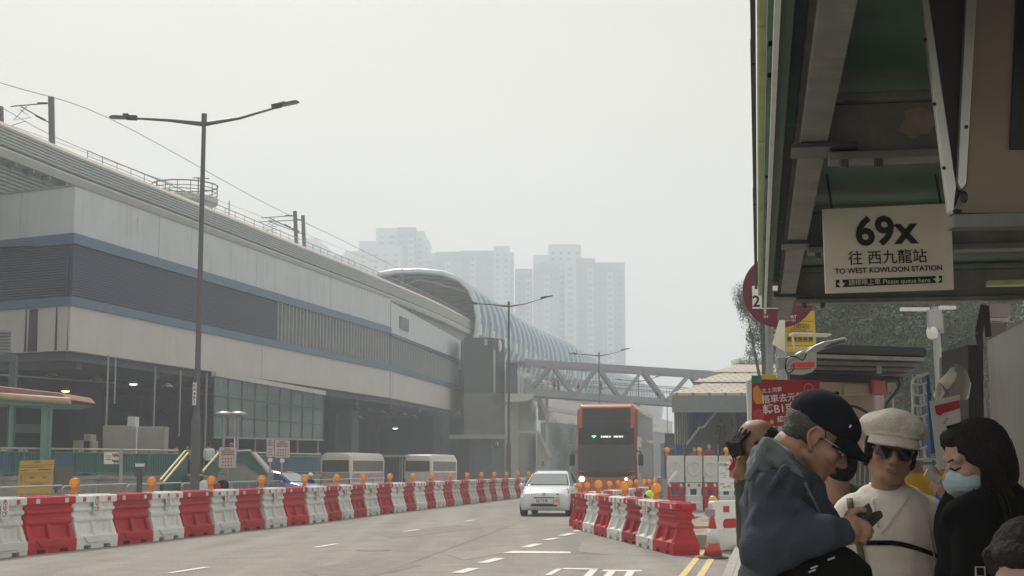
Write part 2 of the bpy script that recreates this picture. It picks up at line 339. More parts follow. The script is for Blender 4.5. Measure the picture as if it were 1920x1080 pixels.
for k in range(-3,4): m.beam(c+d2*k*.5+n2*.06+Vector((0,0,-.5)),c+d2*k*.5+n2*.06+Vector((0,0,.5)),.06,.03,up=tuple(n2))
m.build('grille','metal_grey',wo)
# soffit, decks, undercroft
depth=26
def back(p,n_,dd): return p-n_*dd
b=MB(); fl=[F0,A1,C1,E2,back(E2,n2,depth+8),back(A1,n1,depth+8)+d1*0,F0+Vector((-10,20,0))]
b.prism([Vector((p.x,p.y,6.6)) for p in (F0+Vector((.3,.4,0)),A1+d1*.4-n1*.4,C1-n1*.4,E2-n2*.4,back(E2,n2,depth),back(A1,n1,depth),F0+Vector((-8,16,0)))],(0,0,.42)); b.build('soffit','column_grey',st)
b=MB()
for o_ in (2.5,):
    for s in range(2,80,8):
        p=A1+d1*s; b.beam(Vector((p.x,p.y,6.45))-n1*.6,Vector((p.x,p.y,6.45))-n1*24,.5,.4)
b.build('ceiling_beam','column_grey',st)
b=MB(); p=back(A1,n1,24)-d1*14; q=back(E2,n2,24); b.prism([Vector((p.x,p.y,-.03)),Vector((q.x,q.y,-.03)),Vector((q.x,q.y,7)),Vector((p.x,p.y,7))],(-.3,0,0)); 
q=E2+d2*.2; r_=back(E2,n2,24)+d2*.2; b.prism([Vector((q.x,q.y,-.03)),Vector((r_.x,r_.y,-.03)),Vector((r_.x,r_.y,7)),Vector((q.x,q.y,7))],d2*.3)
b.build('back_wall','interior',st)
b=MB(); 
for s,off,wd,z1 in [(47,3,1.7,6.6),(60,9,1.2,6.6),(71,2.5,1.9,6.6),(30,12,.9,6.6),(10,10,.8,6.6),(-6,5,.5,6.6),(17,14,.8,6.6),(80,12,1.2,6.6)]:
    p=A1+d1*s-n1*off; bb=MB(); bb.beam(Vector((p.x,p.y,0)),Vector((p.x,p.y,z1)),wd,wd*.6,up=tuple(n1)); bb.build('column','column_grey',st,bevel=.05)
b=MB(); b.prism([Vector((p.x,p.y,12.05)) for p in (F0+Vector((.4,.5,0)),A1+d1*.5-n1*.5,C1-n1*.5,E2-n2*.5,back(E2,n2,20),back(A1,n1,20),F0+Vector((-8,16,0)))],(0,0,.2)); b.build('roof_deck','column_grey',st)
# slender hanging conduits and drop pipes
for px,Y,z0,z1 in [(213,70,4.6,6.7),(288,74,2.2,6.6),(336,76,3.2,6.6),(199,66,2,6.6)]:
    p=D(px,800,Y); bb=MB(); bb.tube([(p.x,p.y,z0),(p.x,p.y,z1)],.05,6); bb.build('drop_pipe','metal_grey',st)
b=MB(); p=D(0,703,66); q=D(215,718,78); b.tube([p,q],.04,6); b.build('conduit','metal_grey',st)
# pendant lamps in the dark hall
def pend(px,py,Y,lit,lab,first=[0]):
    p=D(px,py,Y); t=E('pendant_lamp',(p.x,p.y,p.z),lab,'lamp','pendant lamps under the station')
    b=MB(); b.lathe((p.x,p.y,p.z),[(.06,.2),(.1,.18),(.3,.02),(.31,0),(.28,.0),(.08,.14)],14); b.build('lamp_shade','metal_grey',t,smooth=1)
    b=MB(); b.lathe((p.x,p.y,p.z),[(.2,.02),(.2,-.04),(.1,-.08)],12); b.build('bulb','lamp_glow' if lit==1 else('lamp_glow_white' if lit==2 else 'window_dark'),t)
    b=MB(); b.tube([(p.x,p.y,p.z+.18),(p.x,p.y,6.5)],.02,5); b.build('cord','metal_dark',t)
pend(97,704,73,0,'unlit grey pendant lamp, leftmost in the dark hall, above the red shelter roof')
pend(123,733,75,1,'lit warm pendant lamp just above the end of the red shelter roof')
pend(180,712,75,0,'unlit grey pendant lamp left of the warm lit one in the hall')
pend(250,720,77,1,'lit warm pendant lamp halfway between shelter roof and tall lamp post')
pend(314,725,79,0,'unlit grey pendant lamp close to the left of the tall lamp post')
for i,(x,y) in enumerate([(667,766),(691,770),(716,773),(735,776),(757,778),(775,781)]): pend(x,y,112+i*3,0,'unlit small ceiling lamp, %s from the left in the row over the minibuses'%ordn(i))
pend(741,803,122,2,'bright white round lamp glowing in the dark bay above the minibuses')
pend(674,784,112,0,'unlit drooping lamp in the dark bay near the left column')
# stained rounded corner already carries wear: dark runs
M('stain',(.06,.055,.05),.9,var=.3,scale=1)
b=MB(); nf=(A1-F0).cross(Vector((0,0,1))).normalized(); nf=nf if nf.y<0 else -nf
for (x0,x1) in [(47,52),(54,72),(104,109),(127,129)]:
    q=[]
    for x,z in ((x0,7.03),(x1,7.03),(x1-1.5,9.05),(x0+1,9.05)):
        r=ray(x,600); t=(A1-O).dot(nf)/r.dot(nf); v=O+r*t+nf*.012; q.append(Vector((v.x,v.y,z)))
    b=MB(); b.quad(*q); b.build('rust_run','stain',st)
# service cage and post at the far left
t=E('service_cage',tuple(D(12,700,60)),'small louvred metal cage on a grey post below the white wall corner','cage')
b=MB(); p=D(-6,641,60); q=D(25,641,60); b.beam(p,q,.5,.9*1.0); b.build('frame','metal_grey',t)
for k in range(6):
    bb=MB(); z=(k-2.5)*.13; bb.beam(p+Vector((.05,-.3,z)),q+Vector((-.05,-.3,z)),.05,.05); bb.build('slat','window_dark',t)
b=MB(); b.beam(D(-10,672,60),D(30,672,60),.5,.3); a=D(26,665,60); b.beam(a,(a.x,a.y,0),.26,.3,up=(0,-1,0)); b.build('post','column_grey',t)
# ================================================================ RAIL VIADUCT
VP=[Vector((-42.81,-9.01,0)),Vector((-27.37,59.70,0)),Vector((-24.99,70.63,0)),Vector((-23.32,78.86,0)),Vector((-20.61,90.68,0)),Vector((-16.45,109.27,0)),Vector((-12.62,126.17,0)),Vector((-7.89,148.70,0)),Vector((-4.45,169.20,0))]  # viaduct points and heights scaled about the camera from a nearer layout
VC=catmull(VP,6)
via=E('rail_viaduct',(-22,62.7,0),'pale corrugated railway viaduct parapet running above and behind the station wall','viaduct')
def normals(P):
    R=[]
    for i,p in enumerate(P):
        t=(P[min(i+1,len(P)-1)]-P[max(i-1,0)]).normalized(); R.append(Vector((t.y,-t.x,0)))
    return R
VN=normals(VC)
def sweep(P,N,prof,b,mi=0,close=True):
    rings=[[p+n*o+Vector((0,0,z)) for o,z in prof] for p,n in zip(P,N)]; b.loft(rings,mi,close=close,cap=close)
b=MB(); pr=[(-.5,18.16)]; z=18.22
for k in range(6): pr+=[(.02+.0*k,z),(.10,z-.04),(.10,z-.12),(.02,z-.16)]; z-=.16
pr+=[(-.5,z)]; sweep(VC,VN,pr,b); b.build('corrugated_panel','viaduct_ridge',via)
b=MB(); sweep(VC,VN,[(-.55,18.16),(-.6,18.5),(-.25,18.52),(.06,18.23),(.02,18.2)],b); b.build('cap','viaduct_cap',via)
b=MB(); sweep(VC,VN,[(-.5,17.13),(.12,17.13),(.16,17.04),(.02,16.68),(-.5,16.68)],b); b.build('lower_panel','viaduct_light',via)
b=MB(); pr=[(-1,16.64),(-.45,16.64)]; z=16.45
for k in range(10): pr+=[(-.5,z),(-.38,z-.03),(-.38,z-.17),(-.5,z-.2)]; z-=.2
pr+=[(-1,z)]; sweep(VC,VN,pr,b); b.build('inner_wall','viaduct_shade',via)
RS=resample(VC,1.7)
nn=normals(RS); b=MB()
for p,n in zip(RS,nn):
    b.beam(p+n*-.5+Vector((0,0,16.58)),p+n*.0+Vector((0,0,16.58)),.14,.2)
    b.beam(p-n*.3+Vector((0,0,16.34)),p-n*.3+Vector((0,0,16.64)),.1,.1)
tag(b.build('bracket','viaduct_shade',via),kind='stuff')
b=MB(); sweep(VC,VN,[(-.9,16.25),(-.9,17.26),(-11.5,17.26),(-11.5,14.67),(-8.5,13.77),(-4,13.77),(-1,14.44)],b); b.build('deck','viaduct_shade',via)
b=MB(); sweep(VC,VN,[(-11.5,15.01),(-11.3,18.16),(-11.5,18.16),(-11.7,15.01)],b); b.build('far_parapet','viaduct_light',via)
for i in range(6,len(VC),9):
    p=VC[i]-VN[i]*6; bb=MB(); bb.lathe((p.x,p.y,0),[(1,0),(1,13.88)],16); bb.build('pier','column_grey',via,smooth=2)
# thin roof railing on the viaduct
b=MB(); RR=[p-n*.7 for p,n in zip(RS,nn)]; i0=[i for i,p in enumerate(RR) if p.y>80][0]
b.tube([p+Vector((0,0,19.12)) for p in RR[i0:]],.03,5); b.tube([p+Vector((0,0,18.84)) for p in RR[i0:]],.02,5)
for p in RR[i0:]: b.tube([p+Vector((0,0,18.16)),p+Vector((0,0,19.12))],.025,5)
b.build('railing','metal_grey',via)
# ================================================================ OVERHEAD LINE MASTS AND WIRES
M('mast_metal',(.13,.12,.12),.6,.3,var=.1)
def mast(px,pyt,Y,lab,lx):
    q=D(px,pyt,Y); t=E('catenary_mast',(q.x,q.y,17.3),lab,'mast','overhead line masts on the viaduct')
    b=MB(); b.beam((q.x+.3,q.y,17.3),(q.x,q.y,q.z),.28,.3,up=(0,-1,0)); b.build('post','mast_metal',t)
    z=q.z; b=MB(); x1=q.x-lx
    b.tube([(q.x,q.y,z-.35),(x1,q.y,z-.55)],.035,6); b.tube([(q.x+.12,q.y,z-1.6),(x1+lx*.25,q.y,z-.55)],.035,6)
    b.tube([(x1+lx*.4,q.y,z-.55),(x1+lx*.08,q.y,z-1.35),(x1+lx*.5,q.y,z-1.2),(x1+lx*.22,q.y,z-.7)],.025,5); b.tube([(x1,q.y,z-1.7),(x1+lx*.4,q.y,z-1.4)],.02,5); b.build('cantilever_arm','mast_metal',t)
    for a_ in ((.12,-.36),(.2,-1.35)):
        bb=MB(); bb.tube([(q.x-a_[0]-.1,q.y,z+a_[1]),(q.x-a_[0]-.65,q.y,z+a_[1]+(.0 if a_[1]>-1 else .28))],.07,8); bb.build('insulator','metal_dark',t)
mast(96,182,83,'tall dark overhead line mast on the viaduct at the far left',2.3)
mast(553,396,117,'left one of the two close-set overhead line masts halfway along the viaduct',2.7)
mast(568,404,121,'right of the two close dark overhead line masts halfway along the viaduct',3.6)
mast(0,200,79,'overhead line mast cropped by the left picture edge',1.2)
M('wire_mat',(.22,.22,.22),.6)
for nm,pts,r in [('upper',[(0,155,77),(205,222,90),(480,372,112),(640,450,126),(770,515,158)],.022),('lower',[(0,200,77),(115,262,86),(320,345,104)],.018),('dropper',[(0,228,83),(200,300,98),(480,402,116),(700,490,156)],.014)]:
    b=MB(); b.tube(catmull([D(*p) for p in pts],6),r,5)
    tag(b.build('overhead_wire','wire_mat'),{'upper':'highest thin overhead wire sloping down along the sky above the viaduct','lower':'lower contact wire running beside the leftmost mast','dropper':'faint lowest wire just above the viaduct cap'}[nm],'wire','overhead wires')
# round platform with railing
p=D(346,372,108); t=E('round_platform',tuple(p),'small round railed platform poking up behind the viaduct near the tall lamp post','platform')
b=MB(); b.lathe(tuple(p),[(1.9,-2.6),(2.1,-.5),(2.45,-.4),(2.45,0),(1.2,.02)],24); b.build('deck','viaduct_light',t)
b=MB()
for z in(.35,.6,.95):
    b.tube([(p.x+2.4*cos(a*pi/16),p.y+2.4*sin(a*pi/16),p.z+z) for a in range(33)],.05 if z>.9 else .03,5)
for a in range(0,32,2): b.tube([(p.x+2.4*cos(a*pi/16),p.y+2.4*sin(a*pi/16),p.z),(p.x+2.4*cos(a*pi/16),p.y+2.4*sin(a*pi/16),p.z+.95)],.03,5)
b.tube([(p.x+1.,p.y,p.z),(p.x+1.,p.y,p.z+1.6)],.05,5); b.tube([(p.x+.6,p.y,p.z+1.55),(p.x+1.8,p.y,p.z+1.5)],.04,5); b.build('railing','mast_metal',t)
t=E('lightning_rod_mount',tuple(D(430,400,112)),'thin upright rod rising above the viaduct cap right of the tall lamp post','rod')
b=MB(); q=D(430,376,112); b.tube([(q.x,q.y,17.3),(q.x,q.y,q.z)],.05,5); b.build('rod','metal_grey',t)
# ================================================================ TUBE NOISE ENCLOSURE
M('tube_panel',(.06,.18,.32),.4,var=.06,scale=.5,alpha=1)
M('tube_rib',(.60,.68,.74),.45,var=.05)
M('tube_inner',(.10,.115,.13),.7,var=.1)
TP=resample(catmull([(-10.6,167.8,0),(-1.1,226.4,0),(5.6,256.8,0),(17.5,319.9,0),(29.9,383.0,0),(36.0,423.6,0),(37.7,478.8,0),(31.5,529.5,0),(16.9,585.8,0)],12),1.5); TN=normals(TP)  # enclosure path scaled about the camera together with the viaduct
prof=[(5.86,15.01),(6.48,16.70),(6.65,18.50),(6.35,20.2),(5.7,21.7),(4.5,22.9),(2.6,23.6),(0.00,23.9),(-2.6,23.9),(-4.6,23.6),(-5.8,22.6),(-6.4,20.6),(-6.65,18.50),(-6.48,16.70),(-5.86,15.01)]
tb=E('noise_enclosure',(-10.6,168,15),'pale blue ribbed tubular noise enclosure wrapping the railway beyond the station','tunnel')
b=MB(); sweep(TP,TN,prof,b,close=False); b.build('shell','tube_panel',tb,smooth=1,fixn=False,solid=.12)
for i in range(0,len(TP),3):
    if i//3>80: break
    b=MB(); pt=[TP[i]+TN[i]*(o*1.035)+Vector((0,0,z+.12*(z-15)/10)) for o,z in prof]; b.tube(pt,.23 if i else .34,6); b.build('rib','tube_rib',tb,smooth=1)
M('tube_opening',(.36,.40,.40),.5)
for i in range(1,200,3):
    if i+1>=len(TP): break
    b=MB(); a=TP[i]+TN[i]*6.7; c=TP[i+1]+TN[i+1]*6.7
    b.prism([a+Vector((0,0,16.7)),c+Vector((0,0,16.7)),c+Vector((0,0,18.0)),a+Vector((0,0,18.0))],TN[i]*.06); b.build('vent_panel','tube_rib' if i%2 else 'tube_opening',tb)
    if i>150: break
b=MB(); TPs=TP[::4]; TNs=TN[::4]
sweep(TPs,TNs,[(-5.8,15.1),(5.8,15.1),(6.3,14.8),(6.3,14.1),(3.4,12.4),(-3.4,12.4),(-6.3,14.1)],b); b.build('girder','viaduct_light',tb)
for i in range(3,len(TPs),7):
    p=TPs[i]; bb=MB(); bb.lathe((p.x,p.y,0),[(1.1,0),(1.1,11),(2.4,12.5)],16); bb.build('pier','viaduct_shade',tb,smooth=2)
# struts inside mouth
b=MB()
for zz_ in (19.,):
    b.tube([TP[0]+TN[0]*-6+Vector((0,0,20.6)),TP[0]+Vector((0,0,23)),TP[0]+TN[0]*5.5+Vector((0,0,21.5))],.16,6); b.tube([TP[0]+TN[0]*-2.+Vector((0,0,17)),TP[0]+TN[0]*-2.+Vector((0,0,24.3))],.2,6)
b.build('portal_strut','mast_metal',tb)
# far viaduct hall under/behind the tube with dark underpass
t=E('underpass_building',(8,196,0),'long low grey building with a dark open underpass below the enclosure','building')
b=MB(); a=D(1028,878,188); c=D(1262,878,300); b.prism([(a.x,a.y,7.4),(c.x,c.y,8.6),(c.x,c.y,11),(a.x,a.y,10.6)],(-.8,6,0)); b.build('fascia','viaduct_light',t)
b=MB(); b.prism([(a.x,a.y+2,0),(c.x,c.y+2,0),(c.x,c.y+2,8.8),(a.x,a.y+2,7.6)],(-.8,6,0)); b.build('shaded_wall','column_grey',t)
b=MB(); b.prism([(a.x,a.y,8.9),(a.x+13,a.y,6.6),(a.x+14,a.y,7.),(a.x,a.y,9.3)],(0,2,0)); b.build('ramp_edge','viaduct_light',t)
# ================================================================ LIFT TOWER, STAIR TOWER, FOOTBRIDGE
M('tower_cladding',(.05,.06,.068),.7,var=.12,scale=.9,streak=.2)
brickmat('stone_block',(.17,.17,.165),(.135,.14,.135),(.08,.08,.08),1.6,.75,plane='XZ')
M('stair_wall',(.40,.40,.375),.8,var=.07,scale=.7,streak=.12)
M('bridge_steel',(.25,.28,.31),.5,.1,var=.08)
M('bridge_dark',(.12,.13,.14),.6)
YT=138.
a=D(870,760,YT); c=D(922,760,YT+.0); e=D(946,760,YT+2.2)
zt=D(870,633,YT).z; zm=D(870,800,YT).z; zc=D(870,822,YT).z
t=E('lift_tower',(a.x,a.y,0),'square dark grey lift tower between the station end and the footbridge','tower')
def vquad(b,p,q,z0,z1,ext,mi=0): b.prism([(p.x,p.y,z0),(q.x,q.y,z0),(q.x,q.y,z1),(p.x,p.y,z1)],ext,mi)
b=MB(); b.prism([(a.x,a.y,8.6),(c.x,c.y,8.6),(e.x,e.y,8.6),(e.x-2,e.y+4,8.6),(a.x-.5,a.y+5,8.6)],(0,0,zt-8.6)); b.build('upper_cladding','tower_cladding',t)
b=MB(); b.prism([(a.x,a.y+.05,zc),(c.x,c.y+.05,zc),(e.x,e.y+.05,zc),(e.x-2,e.y+4,zc),(a.x-.5,a.y+5,zc)],(0,0,8.6-zc)); b.build('shaft','stone_block',t)
b=MB(); b.prism([(a.x+.5,a.y+.5,0),(c.x,c.y+.3,0),(e.x,e.y+.3,0),(e.x-2,e.y+4,0),(a.x-.5,a.y+5,0)],(0,0,zc)); b.build('base','column_grey',t)
b=MB(); l_=D(843,822,YT); b.prism([(l_.x,l_.y-2,zc-.05),(e.x,e.y-3,zc-.05),(e.x,e.y-3,zc+.3),(l_.x,l_.y-2,zc+.3)],(0,4,0)); b.build('canopy','viaduct_shade',t)
b=MB(); q=D(937,649,YT+.9); b.ell(tuple(q),(.2,.2,.6)); b.build('bulkhead_light','road_white',t,smooth=1)
b=MB(); vquad(b,D(925,700,YT),D(929,700,YT+.3),8.6,12.6,(0,-.1,0)); vquad(b,D(908,650,YT),D(914,650,YT),13.0,13.6,(0,-.05,0)); b.build('pale_stripe','stair_wall',t)
b=MB(); p=D(936,834,YT); b.box((p.x,p.y-.5,p.z),(.9,.1,.6)); b.build('sign_plate','metal_dark',t)
b=MB(); b.text('↑',.6,(p.x-.2,p.y-.56,p.z),(1,0,0),(0,0,1)); b.build('sign_arrow','road_white',t)
# linking landing between the station and the tower
t=E('link_bridge',tuple(D(860,700,YT+6)),'short dark covered link between the station end and the lift tower','bridge')
b=MB(); p=D(848,700,YT+5); q=D(872,700,YT+5); b.prism([(p.x,p.y,7.2),(q.x,q.y,7.2),(q.x,q.y,11.0),(p.x,p.y,11.2)],(0,3,0)); b.build('enclosure','column_grey',t)
# stair tower
xs=[(957,1012)]
t=E('stair_tower',tuple(D(985,878,YT+3)),'pale concrete footbridge stair tower with a curved wall right of the lift tower','tower')
p0=D(948,878,YT+2); p1=D(1010,878,YT+2)
p1=D(1008,878,YT+3); q=D(978,878,YT+3); rad=(p1.x-q.x)
b=MB(); arc=[Vector((q.x+rad*cos(a_),YT+6.5-3.4*sin(a_),0)) for a_ in [pi*k/14 for k in range(15)]]
b.prism([(v.x,v.y,0) for v in arc],(0,0,8.)); b.build('curved_wall','stair_wall',t,smooth=2)
b=MB(); vquad(b,D(950,878,YT+3),D(972,878,YT+3),0,8.0,(0,3,0)); b.build('core','viaduct_light',t)
# sloping stair flights to the right
b=MB(); z=lambda y:D(1000,y,YT+3).z
def fl(pts): 
    w_=[D(x,y,YT+2.2) for x,y in pts]; return w_
b.prism(fl([(1008,812),(1032,856),(1032,882),(1008,882)]),(0,3,0)); b.build('lower_flight','stair_wall',t)
b=MB(); b.prism(fl([(1010,744),(1026,782),(1026,786),(1010,786)]),(0,3,0)); b.build('upper_flight','viaduct_shade',t)
for pts in ([(1007,810),(1012,810),(1034,853),(1034,857),(1028,857)],[(1007,743),(1012,743),(1030,782),(1030,786),(1024,786)],[(972,808),(1010,808),(1010,812),(972,812)]):
    b=MB(); b.prism([D(x,y,YT+2.1) for x,y in pts],(0,-.15,0)); b.build('coping','viaduct_light',t)
b=MB(); b.prism([D(x,y,YT+3) for x,y in ((1023,740),(1028,740),(1028,860),(1023,860))],(0,.4,0)); b.build('column','viaduct_light',t)
b=MB(); b.prism([D(x,y,YT+2.05) for x,y in ((1016,865),(1020,865),(1020,874),(1016,874))],(0,-.05,0)); b.build('vent','metal_dark',t)
b=MB(); b.prism([D(x,y,YT-1) for x,y in ((948,738),(1000,738),(1000,746),(985,752),(948,754))],(0,7,0)); b.build('landing_slab','viaduct_light',t)
b=MB(); b.prism([D(x,y,YT-.5) for x,y in ((948,676),(984,676),(984,680),(948,680))],(0,6,0)); b.build('landing_roof','bridge_steel',t)
for x in (972,978,996):
    b=MB(); b.prism([D(px,y,YT) for px,y in ((x,680),(x+3,680),(x+3,738),(x,738))],(0,.2,0)); b.build('post','viaduct_light',t)
b=MB(); b.prism([D(x,y,YT+1) for x,y in ((948,684),(970,684),(970,736),(948,736))],(0,2,0)); b.build('lift_lobby','bridge_dark',t)
# footbridge truss: two side frames, joined by deck and roof beams
t=E('footbridge',tuple(D(985,738,YT)),'grey steel truss footbridge crossing the road toward the tiled stair hall','bridge')
def line(pa,pb,k): return (pa[0]+(pb[0]-pa[0])*k,pa[1]+(pb[1]-pa[1])*k)
XR=1400
TL=D(984,679,YT); TR=D(XR,705,YT); BL=D(985,735,YT); BR=D(XR,764,YT)
for dy,nm in((0,'near'),(3.2,'far')):
    o_=Vector((0,dy,0)); b=MB(); b.beam(TL+o_,TR+o_,.35,.55); b.build('top_chord','bridge_steel',t)
    b=MB(); b.beam(BL+o_,BR+o_,.35,.6); b.build('bottom_chord','bridge_steel',t)
    nodes=[(990,'b'),(1035,'t'),(1077,'b'),(1122,'t'),(1165,'b'),(1206,'t'),(1250,'b'),(1297,'t'),(1340,'b'),(1385,'t')]
    if dy: nodes=[(x+2,k) for x,k in nodes]
    def nd(x,k): 
        K_=(x-985)/(XR-985); return (TL+(TR-TL)*K_ if k=='t' else BL+(BR-BL)*K_)+o_
    for (x0,k0),(x1,k1) in zip(nodes[:-1],nodes[1:]):
        b=MB(); b.beam(nd(x0,k0),nd(x1,k1),.3,.42 if dy==0 else .3,up=(0,-1,0)); b.build('diagonal','bridge_steel' if dy==0 else 'bridge_dark',t)
b=MB(); b.beam(BL+Vector((0,1.6,.1)),BR+Vector((0,1.6,.1)),2.9,.2); b.build('walkway_deck','bridge_dark',t)
b=MB(); 
for k in range(12):
    K_=k/11; b.beam(TL+(TR-TL)*K_+Vector((0,.2,0)),TL+(TR-TL)*K_+Vector((0,3.0,0)),.15,.15)
b.build('roof_tie','bridge_dark',t)
for dy in(.3,2.9):
    b=MB()
    for zz_ in(.75,1.2): b.tube([BL+Vector((0,dy,zz_+.25)),BR+Vector((0,dy,zz_+.25))],.04,5)
    for k in range(40):
        K_=k/39; q=BL+(BR-BL)*K_+Vector((0,dy,.2)); b.tube([q,q+Vector((0,0,1.25))],.025,4)
    b.build('handrail','bridge_steel',t)
# ================================================================ HAZY TOWER BLOCKS
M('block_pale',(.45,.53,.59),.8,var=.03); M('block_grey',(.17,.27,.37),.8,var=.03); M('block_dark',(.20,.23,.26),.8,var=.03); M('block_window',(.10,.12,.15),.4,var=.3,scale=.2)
def block(lab,segs,Y,zb=0,grp='hazy tower blocks'):
    x0=min(s_[0] for s_ in segs); p=D(x0,878,Y); t=E('tower_block',(p.x,p.y,0),lab,'tower block',grp)
    wn=MB(); bays=MB()
    for (xa,xb,yt,dy,mat) in segs:
        yy=Y+dy; a=D(xa,878,yy); c=D(xb,878,yy); zt_=D((xa+xb)/2,yt,yy).z
        b=MB(); b.box(((a.x+c.x)/2,yy+12,zt_/2),(c.x-a.x,24,zt_)); b.build('wall',mat,t)
        wd=c.x-a.x; nb=max(1,int(wd/4.4)); fw=wd/nb
        for i in range(nb):
            xc=a.x+fw*(i+.5); z=zt_-5
            if mat!='block_grey' or 1:
                if i%3==1: bays.box((xc,yy-.5,zt_/2-2),(fw*.62,1.2,zt_-5))
            while z>55:
                wn.box((xc,yy-(.05 if i%3!=1 else 1.15),z),(fw*.42,.12,1.5)); z-=3.4
    if bays.v: bays.build('bay','block_pale',t)
    o=wn.build('windows','block_window',t); o['kind']='stuff'
Y0=800
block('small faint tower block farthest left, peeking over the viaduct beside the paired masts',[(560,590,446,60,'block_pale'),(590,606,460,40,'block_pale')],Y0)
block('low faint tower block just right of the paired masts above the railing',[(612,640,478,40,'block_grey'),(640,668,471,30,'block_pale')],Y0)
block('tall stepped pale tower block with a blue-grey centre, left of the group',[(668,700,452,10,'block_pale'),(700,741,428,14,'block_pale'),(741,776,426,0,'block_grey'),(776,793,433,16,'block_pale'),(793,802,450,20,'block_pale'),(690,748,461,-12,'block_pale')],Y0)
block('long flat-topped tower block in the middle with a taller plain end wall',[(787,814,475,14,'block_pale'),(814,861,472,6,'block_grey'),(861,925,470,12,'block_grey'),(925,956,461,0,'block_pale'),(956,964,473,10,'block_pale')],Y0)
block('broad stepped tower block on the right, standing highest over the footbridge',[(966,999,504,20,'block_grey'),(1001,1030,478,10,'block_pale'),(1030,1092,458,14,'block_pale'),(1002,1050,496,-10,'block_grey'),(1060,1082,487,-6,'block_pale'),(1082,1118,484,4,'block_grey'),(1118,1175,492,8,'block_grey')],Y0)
# ================================================================ STREET LAMPS
M('lamp_post_grey',(.11,.115,.125),.5,.2,var=.1)
M('lamp_head_dark',(.06,.06,.062),.5,.2)
def lamp_proto():
    t=E('street_lamp',(0,0,0),'','street lamp','double-armed street lamps')
    b=MB(); b.tube([(0,0,0),(0,0,.02)],.34,8); b.tube([(0,0,0),(0,0,2.85)],[.135,.135],8); b.tube([(0,0,2.85),(0,0,3.15)],[.135,.085],8); b.tube([(0,0,3.15),(0,0,11.35)],[.085,.06],8); b.tube([(0,0,11.3),(0,0,11.55)],.078,8); b.build('pole','lamp_post_grey',t)
    for s in(-1,1):
        b=MB(); b.tube([(0,0,11.25),(s*1.0,0,11.42 if s>0 else 11.36),(s*2.0,0,11.72 if s>0 else 11.42)],[.07,.042,.03],7); b.build('arm','lamp_post_grey',t)
        b=MB(); z=11.78 if s>0 else 11.44
        R=Matrix.Rotation(-s*radians(12 if s>0 else 2),3,'Y')
        b.box((s*2.05,0,z),(.3,.14,.14),0,R); b.box((s*2.38,0,z+(.08 if s>0 else .02)),(.62,.26,.07),0,R,tap=.7); b.box((s*2.22,0,z+.07),(.16,.12,.1),0,R); b.build('lamp_head','lamp_head_dark',t,bevel=.02)
        b=MB(); b.box((s*2.42,0,z+(.045 if s>0 else -.02)),(.4,.2,.02),0,R); b.build('lens','metal_grey',t)
    return t
LP=lamp_proto()
lps=[((-8.72,41.),'tall double-armed street lamp nearest the camera, rising in front of the station wall'),((-.19,88.5),'second street lamp, standing in front of the lift tower'),((7.55,128.),'third street lamp, in front of the footbridge truss'),((14.2,166.),'fourth street lamp, small and hazy behind the footbridge'),((22.5,215.),'farthest street lamp, very faint beyond the footbridge')]
for i,((x,y),lab) in enumerate(lps): place(LP,i==0,(x,y,0),radians(0),lab)
b=MB(); b.box((-8.76,40.86,3.62),(.1,.02,.62),0); b.v=[Vector(v) for v in b.v]; o=b.build('number_plate','road_white')
root=LP; o.parent=root; o.data.transform(Matrix.Translation(-root.location))
b=MB(); b.text('E\nA\n4\n8\n1',.115,(-8.76,40.845,3.62),(1,0,0),(0,0,1),bold=.02); o2=b.build('plate_digits','metal_dark'); o2.parent=root; o2.data.transform(Matrix.Translation(-root.location))
# ================================================================ TILED STAIR HALL ON THE RIGHT
brickmat('roof_tile',(.56,.49,.40),(.47,.41,.34),(.24,.21,.17),.7,.5)
MATS['roof_tile'].node_tree.nodes['Brick Texture'].inputs['Mortar Size'].default_value=.06
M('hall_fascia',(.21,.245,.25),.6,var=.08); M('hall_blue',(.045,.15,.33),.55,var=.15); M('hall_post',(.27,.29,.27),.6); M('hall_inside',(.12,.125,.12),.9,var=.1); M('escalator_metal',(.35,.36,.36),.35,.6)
YH=64.; HL=14.
t=E('stair_hall',tuple(G(1265,905,0)),'open-sided stair hall with a tiled roof and blue slatted side by the footbridge end','hall')
hd=dirv(radians(18)); e0=D(1262,742,YH); e1=D(1415,742,YH); ze=e0.z
b=MB(); r0=D(1372,695,YH+14)
def P3(v,z=None): return Vector((v.x,v.y,v.z if z is None else z))
# stepped tiled roof: three courses climbing away
W_=e1.x-e0.x
z0=ze
for k in range(3):
    a_=e0+hd*(k*4.6)+Vector((-.05+k*.03,0,0)); c_=e1+hd*(k*4.6)+Vector((.5,0,0)); zlo=z0+k*.74; 
    # front slope
    p=[Vector((a_.x,a_.y,zlo)),Vector((c_.x,c_.y,zlo)),Vector((c_.x,c_.y,zlo))+hd*4.55+Vector((0,0,.66)),Vector((a_.x+.5,a_.y,zlo))+hd*4.55+Vector((0,0,.66))]
    b.prism(p,(0,0,.12))
b.build('tiled_roof','roof_tile',t)
b=MB(); b.prism([Vector((e0.x-.02,e0.y-.06,ze-.72)),Vector((e1.x,e1.y-.06,ze-.72)),Vector((e1.x,e1.y-.06,ze-.004)),Vector((e0.x-.02,e0.y-.06,ze-.004))],(0,.05,0)); 
q=e0+hd*HL; b.prism([Vector((e0.x-.05,e0.y,ze-.72)),Vector((q.x-.05,q.y,ze+1.3)),Vector((q.x-.05,q.y,ze+2.0)),Vector((e0.x-.05,e0.y,ze-.004))],(.08,0,0)); b.build('fascia','hall_fascia',t)
